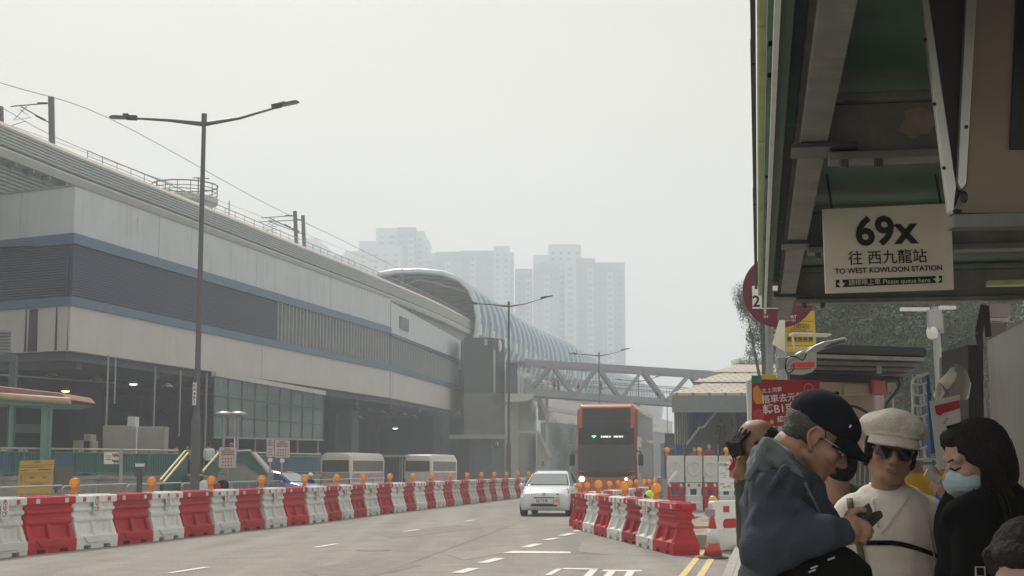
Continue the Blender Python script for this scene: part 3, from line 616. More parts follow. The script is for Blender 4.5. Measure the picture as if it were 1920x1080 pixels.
for k in range(26):
    p=e0+hd*(.15+k*.52); p2=p+hd*.26; zt_=ze-.7+k*.52*.14
    b=MB(); b.prism([Vector((p.x,p.y,0)),Vector((p2.x,p2.y,0)),Vector((p2.x,p2.y,2.62)),Vector((p.x,p.y,2.62))],(.06,0,0)); bo=b.build('blue_post','hall_blue',t)
    b=MB(); b.prism([Vector((p.x,p.y,2.62)),Vector((p2.x,p2.y,2.62)),Vector((p2.x,p2.y,zt_)),Vector((p.x,p.y,zt_))],(.06,0,0)); b.build('post','hall_post' if k<6 else 'hall_blue',t)
b=MB(); q=e0+hd*14.5; b.prism([Vector((q.x,q.y,0)),Vector((q.x+6,q.y,0)),Vector((q.x+6,q.y,ze+.6)),Vector((q.x,q.y,ze+.6))],(0,.2,0)); b.prism([Vector((e1.x,e1.y,0)),Vector((e1.x,e1.y,ze)),Vector((e1.x,e1.y,ze))+hd*14+Vector((0,0,1.6)),Vector((e1.x,e1.y,0))+hd*14],(.2,0,0)); b.build('inner_wall','hall_inside',t)
# escalator balustrades climbing to the right/away
t=E('escalator',tuple(G(1270,905,0)),'dark escalator climbing inside the blue-slatted stair hall','escalator')
def esc(x0,y0,Y0_,x1,y1,Y1_,name,w_,h_,mat):
    a_=D(x0,y0,Y0_); c_=D(x1,y1,Y1_); b=MB(); b.beam(a_,c_,w_,h_); return b.build(name,mat,t)
def escp(pts,Y_,name,mat,th=.08):
    b=MB(); b.prism([D(x,y,Y_) for x,y in pts],(0,th,0)); return b.build(name,mat,t)
escp([(1268,858),(1312,803),(1318,803),(1364,750),(1372,750),(1372,905),(1268,905)],66.5,'balustrade_dark_fill','hall_inside')  # dark sheet below the handrail stands in for the hall's shaded interior
escp([(1266,858),(1311,800),(1319,799),(1363,747),(1366,747),(1321,802),(1313,803),(1269,860)],66.3,'handrail','escalator_metal',.1)
escp([(1345,868),(1410,800),(1410,905),(1345,905)],65.6,'near_balustrade','column_grey'); escp([(1343,868),(1408,797),(1411,797),(1346,870)],65.4,'near_handrail','metal_dark',.1)
# grey kiosk between bus and hall
t=E('site_cabin',tuple(G(1258,905,0)),'small dark grey site cabin beside the blue-slatted hall','cabin')
b=MB(); p=D(1242,870,84); q=D(1266,870,84); b.box(((p.x+q.x)/2,84,1.5),(q.x-p.x,2,3.0)); b.build('body','column_grey',t,bevel=.03)
b=MB(); b.box(((p.x+q.x)/2,83,D(1250,841,83).z),(q.x-p.x+.2,.3,.1)); b.build('ledge','roof_tile',t)
b=MB(); b.box(((p.x+q.x)/2,82.97,D(1250,826,83).z),(q.x-p.x-.1,.06,.8)); b.build('window','window_dark',t)
# ================================================================ TREES
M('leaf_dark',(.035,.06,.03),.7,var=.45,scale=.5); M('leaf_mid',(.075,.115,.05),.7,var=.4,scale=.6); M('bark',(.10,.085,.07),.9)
def crown_proto(seed,n=15000,leaf=.13):
    rnd=random.Random(seed); vs=[]; fs=[]; ms=[]
    lob=[(Vector((rnd.uniform(-.6,.6),rnd.uniform(-.6,.6),rnd.uniform(-.5,.75))),rnd.uniform(.2,.42)) for _ in range(22)]
    tone=[rnd.random()*.55+.25*(q[0].z>0) for q in lob]  # upper lobes and lobe tops coloured paler, imitating light from above
    for i in range(n):
        li=rnd.randrange(len(lob)); c,r=lob[li]; d=Vector((rnd.gauss(0,1),rnd.gauss(0,1),rnd.gauss(0,1))).normalized()*r*(rnd.random()**.35); p=c+d
        u=Vector((rnd.gauss(0,1),rnd.gauss(0,1),rnd.gauss(0,.7))).normalized()*(.6+rnd.random()); u=(u-d.normalized()*u.dot(d.normalized())*.75); v=(d.normalized()+Vector((rnd.gauss(0,.35),rnd.gauss(0,.35),rnd.gauss(0,.35)))).cross(u).normalized(); s_=leaf*rnd.uniform(.5,1.2)/6
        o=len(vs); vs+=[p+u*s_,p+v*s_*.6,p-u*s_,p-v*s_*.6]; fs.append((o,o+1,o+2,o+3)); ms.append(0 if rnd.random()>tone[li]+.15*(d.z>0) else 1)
    me=bpy.data.meshes.new('crown'); me.from_pydata([tuple(v) for v in vs],[],fs)
    me.materials.append(MATS['leaf_dark']); me.materials.append(MATS['leaf_mid'])
    for p,m in zip(me.polygons,ms): p.material_index=m
    return me
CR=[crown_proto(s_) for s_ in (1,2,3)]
def tree(px,py,Y,rx,rz,lab,k):
    p=D(px,py,Y); t=E('broadleaf_tree',(p.x,p.y,0),lab,'tree','trees behind the bus shelters')
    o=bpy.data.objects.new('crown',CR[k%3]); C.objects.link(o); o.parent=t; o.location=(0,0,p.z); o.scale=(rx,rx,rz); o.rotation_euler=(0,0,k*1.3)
    b=MB(); b.tube([(p.x,p.y,0),(p.x+.2,p.y,p.z*.5),(p.x,p.y,p.z)],[.2,.15,.08],8)
    for a_ in range(4):
        b.tube([(p.x,p.y,p.z*.55),(p.x+cos(a_*1.6)*rx*.4,p.y+sin(a_*1.6)*rx*.4,p.z+.1*rz)],[.1,.03],6)
    b.build('trunk','bark',t)
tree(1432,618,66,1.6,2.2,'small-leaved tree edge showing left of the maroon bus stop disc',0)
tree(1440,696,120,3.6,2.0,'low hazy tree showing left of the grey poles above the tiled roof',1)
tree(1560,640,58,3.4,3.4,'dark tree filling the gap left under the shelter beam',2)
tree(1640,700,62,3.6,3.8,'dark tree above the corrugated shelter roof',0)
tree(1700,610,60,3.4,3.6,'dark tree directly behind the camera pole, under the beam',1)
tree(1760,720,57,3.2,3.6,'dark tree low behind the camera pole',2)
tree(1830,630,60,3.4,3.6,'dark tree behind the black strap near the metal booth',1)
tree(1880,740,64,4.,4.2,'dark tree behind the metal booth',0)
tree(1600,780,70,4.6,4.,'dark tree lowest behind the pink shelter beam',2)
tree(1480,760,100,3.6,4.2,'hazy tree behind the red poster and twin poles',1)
tree(1062,866,170,2.2,5.,'small hazy bush growing in front of the dark underpass',0)

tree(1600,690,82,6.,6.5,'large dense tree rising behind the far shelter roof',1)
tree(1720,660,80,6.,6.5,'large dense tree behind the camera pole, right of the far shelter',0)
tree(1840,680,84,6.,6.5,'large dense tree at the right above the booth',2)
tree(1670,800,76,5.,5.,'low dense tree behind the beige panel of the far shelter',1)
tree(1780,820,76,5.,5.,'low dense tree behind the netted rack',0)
# ================================================================ WATER-FILLED BARRIERS
M('plastic_red',(.46,.016,.026),.55,rnd=.22,spec=.3,var=.1,scale=3,bump=.05,streak=.12)
M('plastic_white',(.72,.735,.715),.55,rnd=.16,spec=.35,var=.07,scale=3,bump=.05,streak=.3,dirt=(.22,.20,.17))
M('reflector_white',(.6,.62,.62),.35); M('reflector_red',(.45,.03,.04),.35)
M('plate_white',(.72,.72,.70),.5); M('ink_black',(.02,.02,.022),.6); M('ink_red',(.42,.03,.04),.5); M('amber',(.95,.36,.015),.3,coat=.5,var=.1,scale=30); M('amber_dark',(.62,.17,.01),.45,var=.1)
def barrier_proto(red):
    mat='plastic_red' if red else 'plastic_white'
    t=E('water_barrier',(0,0,0),'','barrier')
    Lh=.86; b=MB()
    prof=[(.07,.25,.0),(.24,.25,.0),(.30,.14,.03),(.50,.115,.06),(.56,.16,.05),(.62,.16,.05),(.65,.115,.03),(.72,.115,.03),(.75,.165,.02),(.80,.165,.02),(.83,.12,.02),(.89,.13,.02),(.91,.2,.0),(1.03,.2,.0),(1.05,.18,.01)]
    b.loft([[Vector((-Lh+i,-d,z)),Vector((Lh-i,-d,z)),Vector((Lh-i,d,z)),Vector((-Lh+i,d,z))] for z,d,i in prof])
    for x,w_ in((-.70,.3),(0,.52),(.70,.3)): b.box((x,0,.036),(w_,.5,.072))
    for s in(-1,1):
        for x,w_ in((-.74,.16),(0,.2),(.74,.16)):
            b.prism([(x-w_/2,s*.245,.24),(x+w_/2,s*.245,.24),(x+w_*.35,s*.15,.53),(x-w_*.35,s*.15,.53)],(0,-s*.1,0))
        b.prism([(-.62,s*.252,.26),(-.42,s*.252,.12),(.42,s*.252,.12),(.62,s*.252,.26)],(0,s*.018,0))
        b.box((s*.88,0,.97),(.06,.2,.1)); 
    b.box((0,0,1.055),(.34,.24,.025)); b.box((-.55,0,1.055),(.22,.3,.02)); b.box((.55,0,1.055),(.22,.3,.02))
    b.build('body',mat,t,bevel=.012,bseg=1)
    for s in(-1,1):
        for x in(-.5,.52):
            q=MB(); q.box((x,s*.2015,.97),(.13,.006,.085)); q.build('reflector','reflector_white' if red else 'reflector_red',t)
    if not red:
        q=MB(); q.box((.0,-.206,.86),(.27,.008,.34)); pl=q.build('name_plate','plate_white',t)
        q=MB(); N=20; ro,ri=.085,.062
        q.add([Vector((cos(2*pi*k/N)*r,-.2115,.93+sin(2*pi*k/N)*r*1.15)) for r in(ro,ri) for k in range(N)],[(k,(k+1)%N,(k+1)%N+N,k+N) for k in range(N)])
        q.text('S',.16,(0,-.2105,.93),(1,0,0),(0,0,1),bold=.02); q.build('emblem','ink_red',pl)
        q=MB(); q.text('仁興',.105,(0,-.2105,.765),(1,0,0),(0,0,1),bold=.02); q.build('lettering','ink_black',pl)
    return t
BR_,BW_=barrier_proto(True),barrier_proto(False); usedB={}
def lamp_proto2():
    t=E('warning_lamp',(0,0,0),'','warning lamp','amber warning lamps on the barriers')
    b=MB(); b.box((0,0,.03),(.12,.1,.06)); b.box((0,.012,.10),(.1,.06,.1)); b.build('base','amber_dark',t,bevel=.01)
    R=Matrix.Rotation(pi/2,3,'X')
    b=MB(); b.lathe((0,.03,.23),[(.095,-.03),(.115,-.02),(.115,.03),(.1,.04)],8,R=R); b.build('housing','amber_dark',t)
    b=MB(); b.lathe((0,-.005,.23),[(.0,.045),(.03,.042),(.035,.03),(.055,.034),(.06,.022),(.085,.024),(.1,.0)],18,R=R); b.build('lens','amber',t,smooth=2)
    return t
WL=lamp_proto2(); usedL=[0]
def put_barrier(p,rz,red,lab,grp,h=1.,sx=1.):
    pr=BR_ if red else BW_; first=red not in usedB; usedB[red]=1
    return place(pr,first,(p[0]+random.uniform(-.035,.035),p[1],0),rz+random.uniform(-.022,.022),lab,grp,sc=(sx,1,h))
def put_lamp(p,rz,lab,s=1.):
    o=place(WL,usedL[0]==0,tuple(p),rz,lab,sc=(s,s,s)); usedL[0]+=1; return o
# long row on the left: follows a foot line taken from image pixels
foot=[(-60,1056),(48,1042),(132,1033),(205,1025),(278,1017),(340,1009.5),(527,988),(598,980),(687,968),(759,959.5),(837,950),(896,943),(949,936.5),(1010,929.5),(1065,923)]
fp=[G(x,y) for x,y in foot]; RP=resample(catmull(fp,10),.25)
nr=normals(RP); RP2=[p-n*.25 for p,n in zip(RP,nr)]
x48=min(range(len(RP2)),key=lambda i:(RP[i]-fp[1]).length)
st_=1.75; k0=x48-7*1   # joint at px 48
joints=resample(RP2[x48-7:],st_)
lamp_px=[153,294,407,493,568,631,687,736,777,815,850,879,907,930,953,972]
for i,(p,q) in enumerate(zip(joints[:-1],joints[1:])):
    c=(p+q)/2; d=q-p; rz=atan2(d.y,d.x); red=(i%2==1)
    if i>=62: break
    n_=(i//2)+1
    lab=('red' if red else 'white')+' water barrier, %s %s one from the left in the long roadside row'%(ordn(i//2),'red' if red else 'white')
    if i==0: lab='white water barrier cropped by the left picture edge, first of the long row'
    put_barrier(c,rz,red,lab,'water barriers in the long left row')
    if not red and i>0:
        k=i//2; cx=c-d*.36 if 1 else c
        put_lamp((c.x-d.x*.33,c.y-d.y*.33,1.06),radians(-12),'amber warning lamp, %s from the left on the long roadside barrier row'%ordn(k-1),1.0)
# right hand row, nearest the workers
foot=[(1074,991),(1100,998),(1127,1005),(1156,1012),(1186,1018.5),(1212,1026),(1244,1035),(1262,1042)]
fp=[G(x,y) for x,y in foot]; A_,B_=fp[0],fp[-1]; JJ=[A_+(B_-A_)*k/7 for k in range(8)]; dd=(JJ[1]-JJ[0])
nm_=Vector((dd.y,-dd.x,0)).normalized(); nm_=nm_ if nm_.x>0 else -nm_
names=['red water barrier at the far end of the short right row','white water barrier with tail-end lamp, first white of the short right row','red water barrier, second red from the far end of the short right row','middle white water barrier of the short right row','red water barrier, third red from the far end of the short right row','nearest white water barrier of the short right row','nearest red water barrier of the short right row, its end face toward the cone']
for i in range(7):
    c=(JJ[i]+JJ[i+1])/2+nm_*.25; rz=atan2(dd.y,dd.x); put_barrier(c,rz,i%2==0,names[i],'water barriers in the short right row',h=.9,sx=dd.length/1.75)
    if i in(1,3,5): put_lamp((c.x,c.y,.955),rz+.35 if 0 else radians(-12),'large amber lamp on the %s white barrier of the short right row'%['','first','','second','','third'][i],1.0)
# back row running away to the right
P0=D(1082,960,41); P1=D(1240,935,60); P0.z=P1.z=0; dv=(P1-P0); n=int(dv.length/1.75)
for i in range(n):
    c=P0+dv*((i+.5)/n); put_barrier(c,atan2(dv.y,dv.x),i%2==0,'%s water barrier, %s one from the car in the row angled away before the bus'%('red' if i%2==0 else 'white',ordn(i)),'water barriers angled away before the bus',h=.85)
for i,(x,y) in enumerate([(1086,914),(1101,911),(1124,909.6),(1143,908.5),(1159,905),(1182,904),(1193,904),(1208,902),(1218,900.6),(1228,899.6)]):
    K_=(x-1082)/158; c=P0+dv*min(1,K_*.86 if K_<.9 else K_*.9); r=ray(x,y); s_=(c.y)/r.y; q=O+r*s_
    put_lamp((q.x,q.y,.90),0,'amber lamp, %s from the white car in the cluster below the bus front'%ordn(i),.85)
# distant stock of barriers right of the bus
for i in range(6):
    p=D(1196+i*9,905,82+i*2); put_barrier((p.x,p.y),radians(10),i%2==0,'distant %s water barrier, %s from the left in the line beyond the bus'%('red' if i%2==0 else 'white',ordn(i)),'distant water barriers beside the bus')
# ================================================================ TRAFFIC CONE
M('cone_red',(.50,.045,.035),.5,var=.1,scale=6); M('rubber',(.045,.045,.045),.8)
def cone(p,lab,first=[None]):
    t=E('traffic_cone',(p.x,p.y,p.z),lab,'traffic cone','traffic cones'); x,y,z=p
    b=MB(); b.lathe((x,y,z),[(.27,0),(.27,.025),(.17,.045),(.165,.05)],20); b.build('base','rubber',t)
    def sec(z0,z1): r=lambda h:.165-.135*(h-.05)/.7; return [(r(z0),z0),(r(z1),z1)]
    b=MB(); b.lathe((x,y,z),[(.165,.05),(.124,.26)],20); b.build('lower_cone','cone_red',t,smooth=2)
    b=MB(); b.lathe((x,y,z),[(.126,.26),(.078,.52)],20); b.build('reflective_sleeve','reflector_white',t,smooth=2)
    b=MB(); b.lathe((x,y,z),[(.076,.52),(.034,.73),(.03,.76)],20); b.build('upper_cone','cone_red',t,smooth=2)
p=G(1337,1047); cone(p,'red and white traffic cone standing on the road beside the kerb')
# grey sign on stick behind the cone
t=E('plate_on_post',tuple(G(1334,1030)),'small blank grey plate on a thin post just behind the traffic cone','sign')
b=MB(); q=D(1333,962,27.5); b.box(tuple(q),(.15,.02,.13)); b.build('plate','metal_grey',t); b=MB(); b.tube([(q.x,q.y,0),tuple(q)],.012,6); b.build('post','metal_grey',t)
# near white rounded barrier
t=E('plastic_fence_panel',tuple(G(1365,1034)),'large white rounded plastic barrier with a red square and red slotted handhole by the kerb','barrier')
p=G(1338,1035); q=G(1404,1032); b=MB(); W_=(q-p).length; ex=(q-p).normalized(); ey=Vector((-ex.y,ex.x,0))
def rr(w_,h_,r_,z0=0,x0=0,n=6):
    P=[]
    for cx,cz,a0 in((w_-r_,r_,-pi/2),(w_-r_,h_-r_,0),(r_,h_-r_,pi/2),(r_,r_,pi)):
        for k in range(n+1): a_=a0+pi/2*k/n; P.append((x0+cx+r_*cos(a_),z0+cz+r_*sin(a_)))
    return P
def onp(P,off=0): return [p+ex*x+Vector((0,0,z))-ey*off for x,z in P]
b.prism(onp(rr(W_,.96,.06)),ey*.14); b.prism(onp(rr(W_-.06,.42,.03,.02,.03),.02),ey*.03); b.build('body','plastic_white',t,bevel=.015)
b=MB(); b.prism(onp([(.27,.74),(.43,.74),(.43,.86),(.27,.86)],.006),ey*.004); b.build('reflector','reflector_red',t)
b=MB(); b.prism(onp(rr(.42,.2,.09,.42,.26),.008),ey*.006); b.build('handhole','plastic_red',t)
b=MB(); b.prism(onp(rr(.46,.05,.02,.385,.25),.03),ey*.03); b.build('lip','plastic_white',t)
b=MB(); b.text('ᒥᒥᒥ',.1,onp([(.45,.7)],.02)[0],ex,(0,0,1)) if 0 else None
# ================================================================ HOARDING BY THE WORKS
M('hoard_white',(.60,.61,.59),.6,var=.08,scale=2,streak=.2)
Yh=55.
def low_barrier(px0,px1,red,lab):
    p=D(px0,950,Yh); q=D(px1,950,Yh); p.z=q.z=0; t=E('slotted_barrier',((p.x+q.x)/2,Yh,0),lab,'barrier','slotted barriers under the hoarding')
    m='plastic_red' if red else 'plastic_white'; b=MB(); w_=q.x-p.x-.03
    b.box(((p.x+q.x)/2,Yh,.3),(w_,.4,.6)); b.box(((p.x+q.x)/2,Yh,.93),(w_,.22,.22)); b.box((p.x+.1,Yh,.7),(.16,.22,.3)); b.box((q.x-.12,Yh,.7),(.16,.22,.3)); b.box(((p.x+q.x)/2,Yh-.22,.2),(w_*.8,.05,.3)); b.build('body',m,t,bevel=.02,bseg=1)
    for s in(.2,.8):
        b=MB(); b.box((p.x+(q.x-p.x)*s,Yh-.115,.96),(.09,.01,.11)); b.build('reflector','reflector_white' if red else 'reflector_red',t)
for x0,x1,r_,l_ in [(1249,1284,1,'red slotted barrier at the left end under the white hoarding'),(1285,1317,0,'white slotted barrier, second from the left under the hoarding'),(1318,1346,1,'red slotted barrier, third from the left under the hoarding'),(1347,1378,0,'white slotted barrier fourth from the left, behind the crouching helmeted worker'),(1379,1412,1,'red slotted barrier at the right end under the hoarding, behind the notice')]: low_barrier(x0,x1,r_,l_)
for i,(x0,x1,l_) in enumerate([(1250,1283,'white hoarding panel with raised circle, leftmost'),(1285,1317,'white hoarding panel with raised circle, second from the left'),(1319,1346,'white hoarding panel with raised circle, left of the notice'),(1348,1388,'white hoarding panel carrying the printed notice')]):
    p=D(x0,878,Yh); q=D(x1,878,Yh); t=E('white_hoarding',((p.x+q.x)/2,Yh,1.05),l_,'panel','white panels standing on the slotted barriers'); b=MB(); w_=q.x-p.x-.02; b.box(((p.x+q.x)/2,Yh,1.55),(w_,.1,.98)); b.box((p.x+.02,Yh-.04,1.55),(.05,.1,.6)); b.build('board','hoard_white',t,bevel=.02,bseg=1)
    b=MB(); R=Matrix.Rotation(pi/2,3,'X'); N=28; b.loft([[Vector(((p.x+q.x)/2+r_*cos(2*pi*k/N),Yh-.05-y_,1.56+r_*1.15*sin(2*pi*k/N))) for k in range(N)] for r_,y_ in((.24,0),(.235,.03),(.2,.03),(.195,0))],cap=False); b.box(((p.x+q.x)/2,Yh-.06,1.56),(.03,.03,.24)); b.build('raised_circle','hoard_white',t)
t=E('works_notice',tuple(D(1366,895,48)),'white printed notice sheet on the hoarding behind the phone-holding man','notice')
b=MB(); p=D(1347,866,48); q=D(1392,921,48); b.box(((p.x+q.x)/2,48,(p.z+q.z)/2),(q.x-p.x,.03,p.z-q.z)); b.build('sheet','plate_white',t)
b=MB(); rn=random.Random(4)
for k in range(34):
    x=p.x+.08+rn.random()*.55; z=q.z+.06+rn.random()*.82; b.box((x,47.98,z),(rn.uniform(.05,.16),.006,.014))
b.text('改道',.12,(p.x+.14,47.97,p.z-.1),(1,0,0),(0,0,1)); tag(b.build('print','metal_dark',t),kind='stuff'); b=MB(); b.box((p.x+.42,47.975,p.z-.42),(.15,.006,.14)); b.build('red_box','ink_red',t)
for i,(x,y) in enumerate([(1251,851),(1312,853),(1362,850),(1374,851)]):
    q=D(x,y+7,Yh-.3); put_lamp((q.x,q.y,2.03),0,'amber lamp, %s from the left on top of the white hoarding'%ordn(i),.95)
for i,x in enumerate([1282,1316,1346,1366]):
    t=E('hoarding_stake',tuple(D(x,905,Yh+.2)),'thin upright stake, %s from the left above the white hoarding'%ordn(i),'stake','stakes behind the hoarding')
    b=MB(); q=D(x,832,Yh+.2); b.tube([(q.x,q.y,1.0),tuple(q)],.035,6); b.build('stake','column_grey',t)
# excavation rubble and planks
M('soil',(.30,.25,.19),.95,var=.3,scale=3,bump=.6)
b=MB(); rn=random.Random(9)
def blobgrid(c,rx,ry,h,n=26):
    vs=[];fs=[]
    for i in range(n+1):
        for j in range(n+1):
            x=(i/n*2-1);y=(j/n*2-1); d=max(0,1-(x*x+y*y)); z=h*d**.7*(.6+.8*noise.noise(Vector((x*3+c[0],y*3,c[1])))) if d>0 else -.02
            vs.append((c[0]+x*rx,c[1]+y*ry,z))
    for i in range(n):
        for j in range(n): fs.append((i*(n+1)+j,(i+1)*(n+1)+j,(i+1)*(n+1)+j+1,i*(n+1)+j+1))
    b.add(vs,fs)
c=G(1340,1000); blobgrid((c.x-.3,c.y),2.4,5.5,.45); c2=G(1320,1015); tag(b.build('excavated_soil','soil',smooth=2),'low heap of tan excavated soil inside the roadworks',kind='stuff'); 
M('plank_wood',(.38,.30,.20),.8,var=.25,scale=5)
for i,(x,y,l_,a_,z) in enumerate([(1322,1018,1.3,.1,.1),(1318,1005,1.1,-.2,.2),(1330,992,1.2,.25,.3)]):
    g=G(x,y); b=MB(); b.box((g.x,g.y,z),(l_,.22,.08),0,Matrix.Rotation(a_,3,'Z')); tag(b.build('timber_plank','plank_wood',bevel=.01),'pale timber plank, %s from the front, lying in the roadworks'%ordn(i),'plank','planks in the roadworks')
t=E('concrete_block',tuple(G(1318,1027)),'low pale concrete block lying behind the nearest red barrier','block'); b=MB(); g=G(1318,1028); b.box((g.x,g.y,.14),(.6,.5,.28)); b.build('block','kerb_stone',t,bevel=.02)
t=E('works_post',tuple(D(1243,945,52)),'thick grey post right of the bus at the works entrance','post'); b=MB(); q=D(1243,898,52); b.tube([(q.x,q.y,0),(q.x,q.y,q.z)],.16,10); b.build('post','metal_grey',t); b=MB(); b.tube([(q.x+.1,q.y,q.z-.2),(q.x+.5,q.y,q.z+.25)],.05,6); b.build('lever','plate_white',t)
# ================================================================ VEHICLES
M('car_white',(.62,.66,.70),.25,var=.02,coat=.8); M('glass_car',(.03,.04,.045),.06,spec=.8,var=.1); M('windscreen_sky',(.16,.20,.21),.05,spec=1.,var=.1); M('tyre',(.02,.02,.02),.85); M('chrome',(.5,.5,.5),.2,1.); M('black_plastic',(.018,.018,.02),.5); M('head_glass',(.10,.11,.12),.08,spec=1.,coat=.6)
M('head_lit',(1,.97,.9),.3,emit=1.2,var=0); M('rim_metal',(.35,.35,.36),.35,.7)
def loft_body(b,stations,mi=0):
    # stations: (y, zbot, zmid, ztop, halfwidth_low, halfwidth_mid, halfwidth_top)
    rings=[]
    for y,zb,zm,zt,wl,wm,wt in stations:
        rings.append([Vector(p) for p in((-wl,y,zb),(-wm,y,zb+(zm-zb)*.4),(-wm,y,zm),(-wt,y,zt-.03),(-wt*.8,y,zt),(wt*.8,y,zt),(wt,y,zt-.03),(wm,y,zm),(wm,y,zb+(zm-zb)*.4),(wl,y,zb))])
    b.loft(rings,mi)
def wheels(t,xs,ys,r=.3,w_=.2):
    for y in ys:
        for s in(-1,1):
            R=Matrix.Rotation(pi/2,3,'Y'); b=MB(); b.lathe((s*xs,y,r),[(r*.7,-w_/2),(r*.96,-w_/2),(r,-w_/4),(r,w_/4),(r*.96,w_/2),(r*.7,w_/2)],20,R=R); wh=b.build('wheel','tyre',t,smooth=2)
            b=MB(); b.lathe((s*(xs+.02),y,r),[(r*.62,-w_/2),(r*.66,w_/2*.8 if s>0 else -w_/2*.8),(.05,s*w_*.3)],10,R=R); b.build('rim','rim_metal',wh)
def car(label,cat,mat,loc,rz,name='parked_car',grp=None):
    t=E(name,(0,0,0),label,cat,grp)
    b=MB(); loft_body(b,[(-1.98,.28,.5,.62,.62,.68,.6),(-1.9,.2,.6,.76,.74,.80,.66),(-1.55,.18,.72,.9,.82,.845,.74),(-1.0,.18,.86,1.02,.845,.85,.76),(-.3,.18,.92,1.02,.85,.85,.78),(.8,.18,.94,1.05,.85,.85,.76),(1.6,.2,.95,1.06,.84,.84,.74),(1.95,.3,.9,1.0,.76,.78,.68)]); b.build('body',mat,t,smooth=1,bevel=.02)
    b=MB(); cab=[(-1.0,.99,.70,.70),( -.25,1.40,.52,.62),(.2,1.47,.5,.6),(.9,1.44,.5,.6),(1.55,1.3,.52,.62),(1.9,1.0,.62,.7)]
    b.loft([[Vector((-.76,y,.9)),Vector((-w2,y,zt-.03)),Vector((-w2*.85,y,zt)),Vector((w2*.85,y,zt)),Vector((w2,y,zt-.03)),Vector((.76,y,.9))] for y,zt,w1,w2 in cab]); b.build('cabin','glass_car',t,smooth=1)
    b=MB(); b.loft([[Vector((-w2*.93,y,zt-.015)),Vector((-w2*.82,y,zt+.02)),Vector((w2*.82,y,zt+.02)),Vector((w2*.93,y,zt-.015))] for y,zt,w1,w2 in [(-.32,1.38,0,.62),(-.1,1.43,0,.62),(.2,1.475,0,.6),(.9,1.445,0,.6),(1.5,1.33,0,.62)]]); b.build('roof',mat,t,smooth=1)
    b=MB(); b.prism([(-.66,-.94,1.035),(.66,-.94,1.035),(.56,-.34,1.372),(-.56,-.34,1.372)],(0,-.012,.012)); b.build('windscreen','windscreen_sky',t)
    for s in(-1,1):
        b=MB(); b.tube([(s*.74,-.95,1.0),(s*.6,-.3,1.37)],.03,6); b.build('pillar',mat,t)
        b=MB(); b.prism([(s*.40,-1.93,.70),(s*.74,-1.80,.62),(s*.79,-1.55,.78),(s*.72,-1.42,.89),(s*.5,-1.75,.78)],(s*.012,-.04,.03)); b.build('headlight','head_glass',t,bevel=.01)
        b=MB(); b.prism([(s*.62,-1.945,.30),(s*.72,-1.90,.32),(s*.74,-1.88,.50),(s*.66,-1.93,.54)],(0,-.03,0)); b.build('fog_light','black_plastic',t)
        b=MB(); b.ell((s*.93,-.72,1.0),(.1,.06,.07)); b.box((s*.84,-.74,.97),(.12,.04,.04)); b.build('mirror',mat,t,smooth=1)
    b=MB(); b.prism([(-.42,-1.985,.40),(.42,-1.985,.40),(.46,-1.985,.44),(.36,-1.985,.64),(-.36,-1.985,.64),(-.46,-1.985,.44)],(0,-.012,0)); b.build('grille',mat,t)
    b=MB(); b.prism([(-.45,-1.992,.33),(.45,-1.992,.33),(.40,-1.992,.42),(-.40,-1.992,.42)],(0,-.015,0)); b.prism([(-.34,-1.992,.60),(.34,-1.992,.60),(.30,-1.992,.63),(-.30,-1.992,.63)],(0,-.015,0)); b.build('air_intake','black_plastic',t)
    wheels(t,.76,[-1.3,1.25],.31)
    t.location=loc; t.rotation_euler=(0,0,rz); return t
c=G(1021,968); AZ=radians(9)
cr=car('white hatchback taxi-sized car driving toward the camera beside the barriers','car','car_white',(c.x+.28,c.y+1.75,0),-AZ,'moving_car')
cr['label']='white hatchback driving toward the camera in front of the orange bus'
b=MB(); b.box((-.06,-2.012,.51),(.50,.012,.13)); pl=b.build('number_plate','plate_white',None); pl.parent=cr
b=MB(); b.text('SG 7338',.115,(-.06,-2.0195,.51),(1,0,0),(0,0,1),bold=.02); o=b.build('lettering','ink_black'); o.parent=pl
b=MB(); b.box((.42,-2.0,.50),(.20,.012,.25)); pl=b.build('red_permit','ink_red'); pl.parent=cr
b=MB(); b.box((.42,-2.008,.50),(.165,.006,.215)); o=b.build('permit_face','plate_white'); o.parent=pl
b=MB(); b.text('出',.14,(.42,-2.013,.5),(1,0,0),(0,0,1),bold=.02); o=b.build('permit_mark','ink_red'); o.parent=pl
b=MB(); R=Matrix.Rotation(pi/2,3,'X'); b.lathe((0,-2.0,.72),[(.065,-.01),(.065,.02),(.05,.02)],14,R=R); o=b.build('badge','chrome'); o.parent=cr; o.location=(0,.07,0)
for q in (b,): pass
M('taxi_blue',(.06,.16,.42),.3,var=.05,coat=.6)
cc=D(528,905,62); c2=car('blue and white car half hidden behind the left barriers near the minibuses','car','taxi_blue',(cc.x,cc.y,0),radians(62),'parked_car')
b=MB(); b.box((0,0,1.52),(.5,.3,.1)); o=b.build('roof_sign','cone_red'); o.parent=c2
b=MB(); b.prism([(-.857,-1.2,.25),(-.857,.2,.25),(-.857,.5,.8),(-.857,-.9,.8)],(-.004,0,0)); b.prism([(.857,-1.2,.25),(.857,.2,.25),(.857,.5,.8),(.857,-.9,.8)],(.004,0,0)); o=b.build('white_livery','car_white'); o.parent=c2
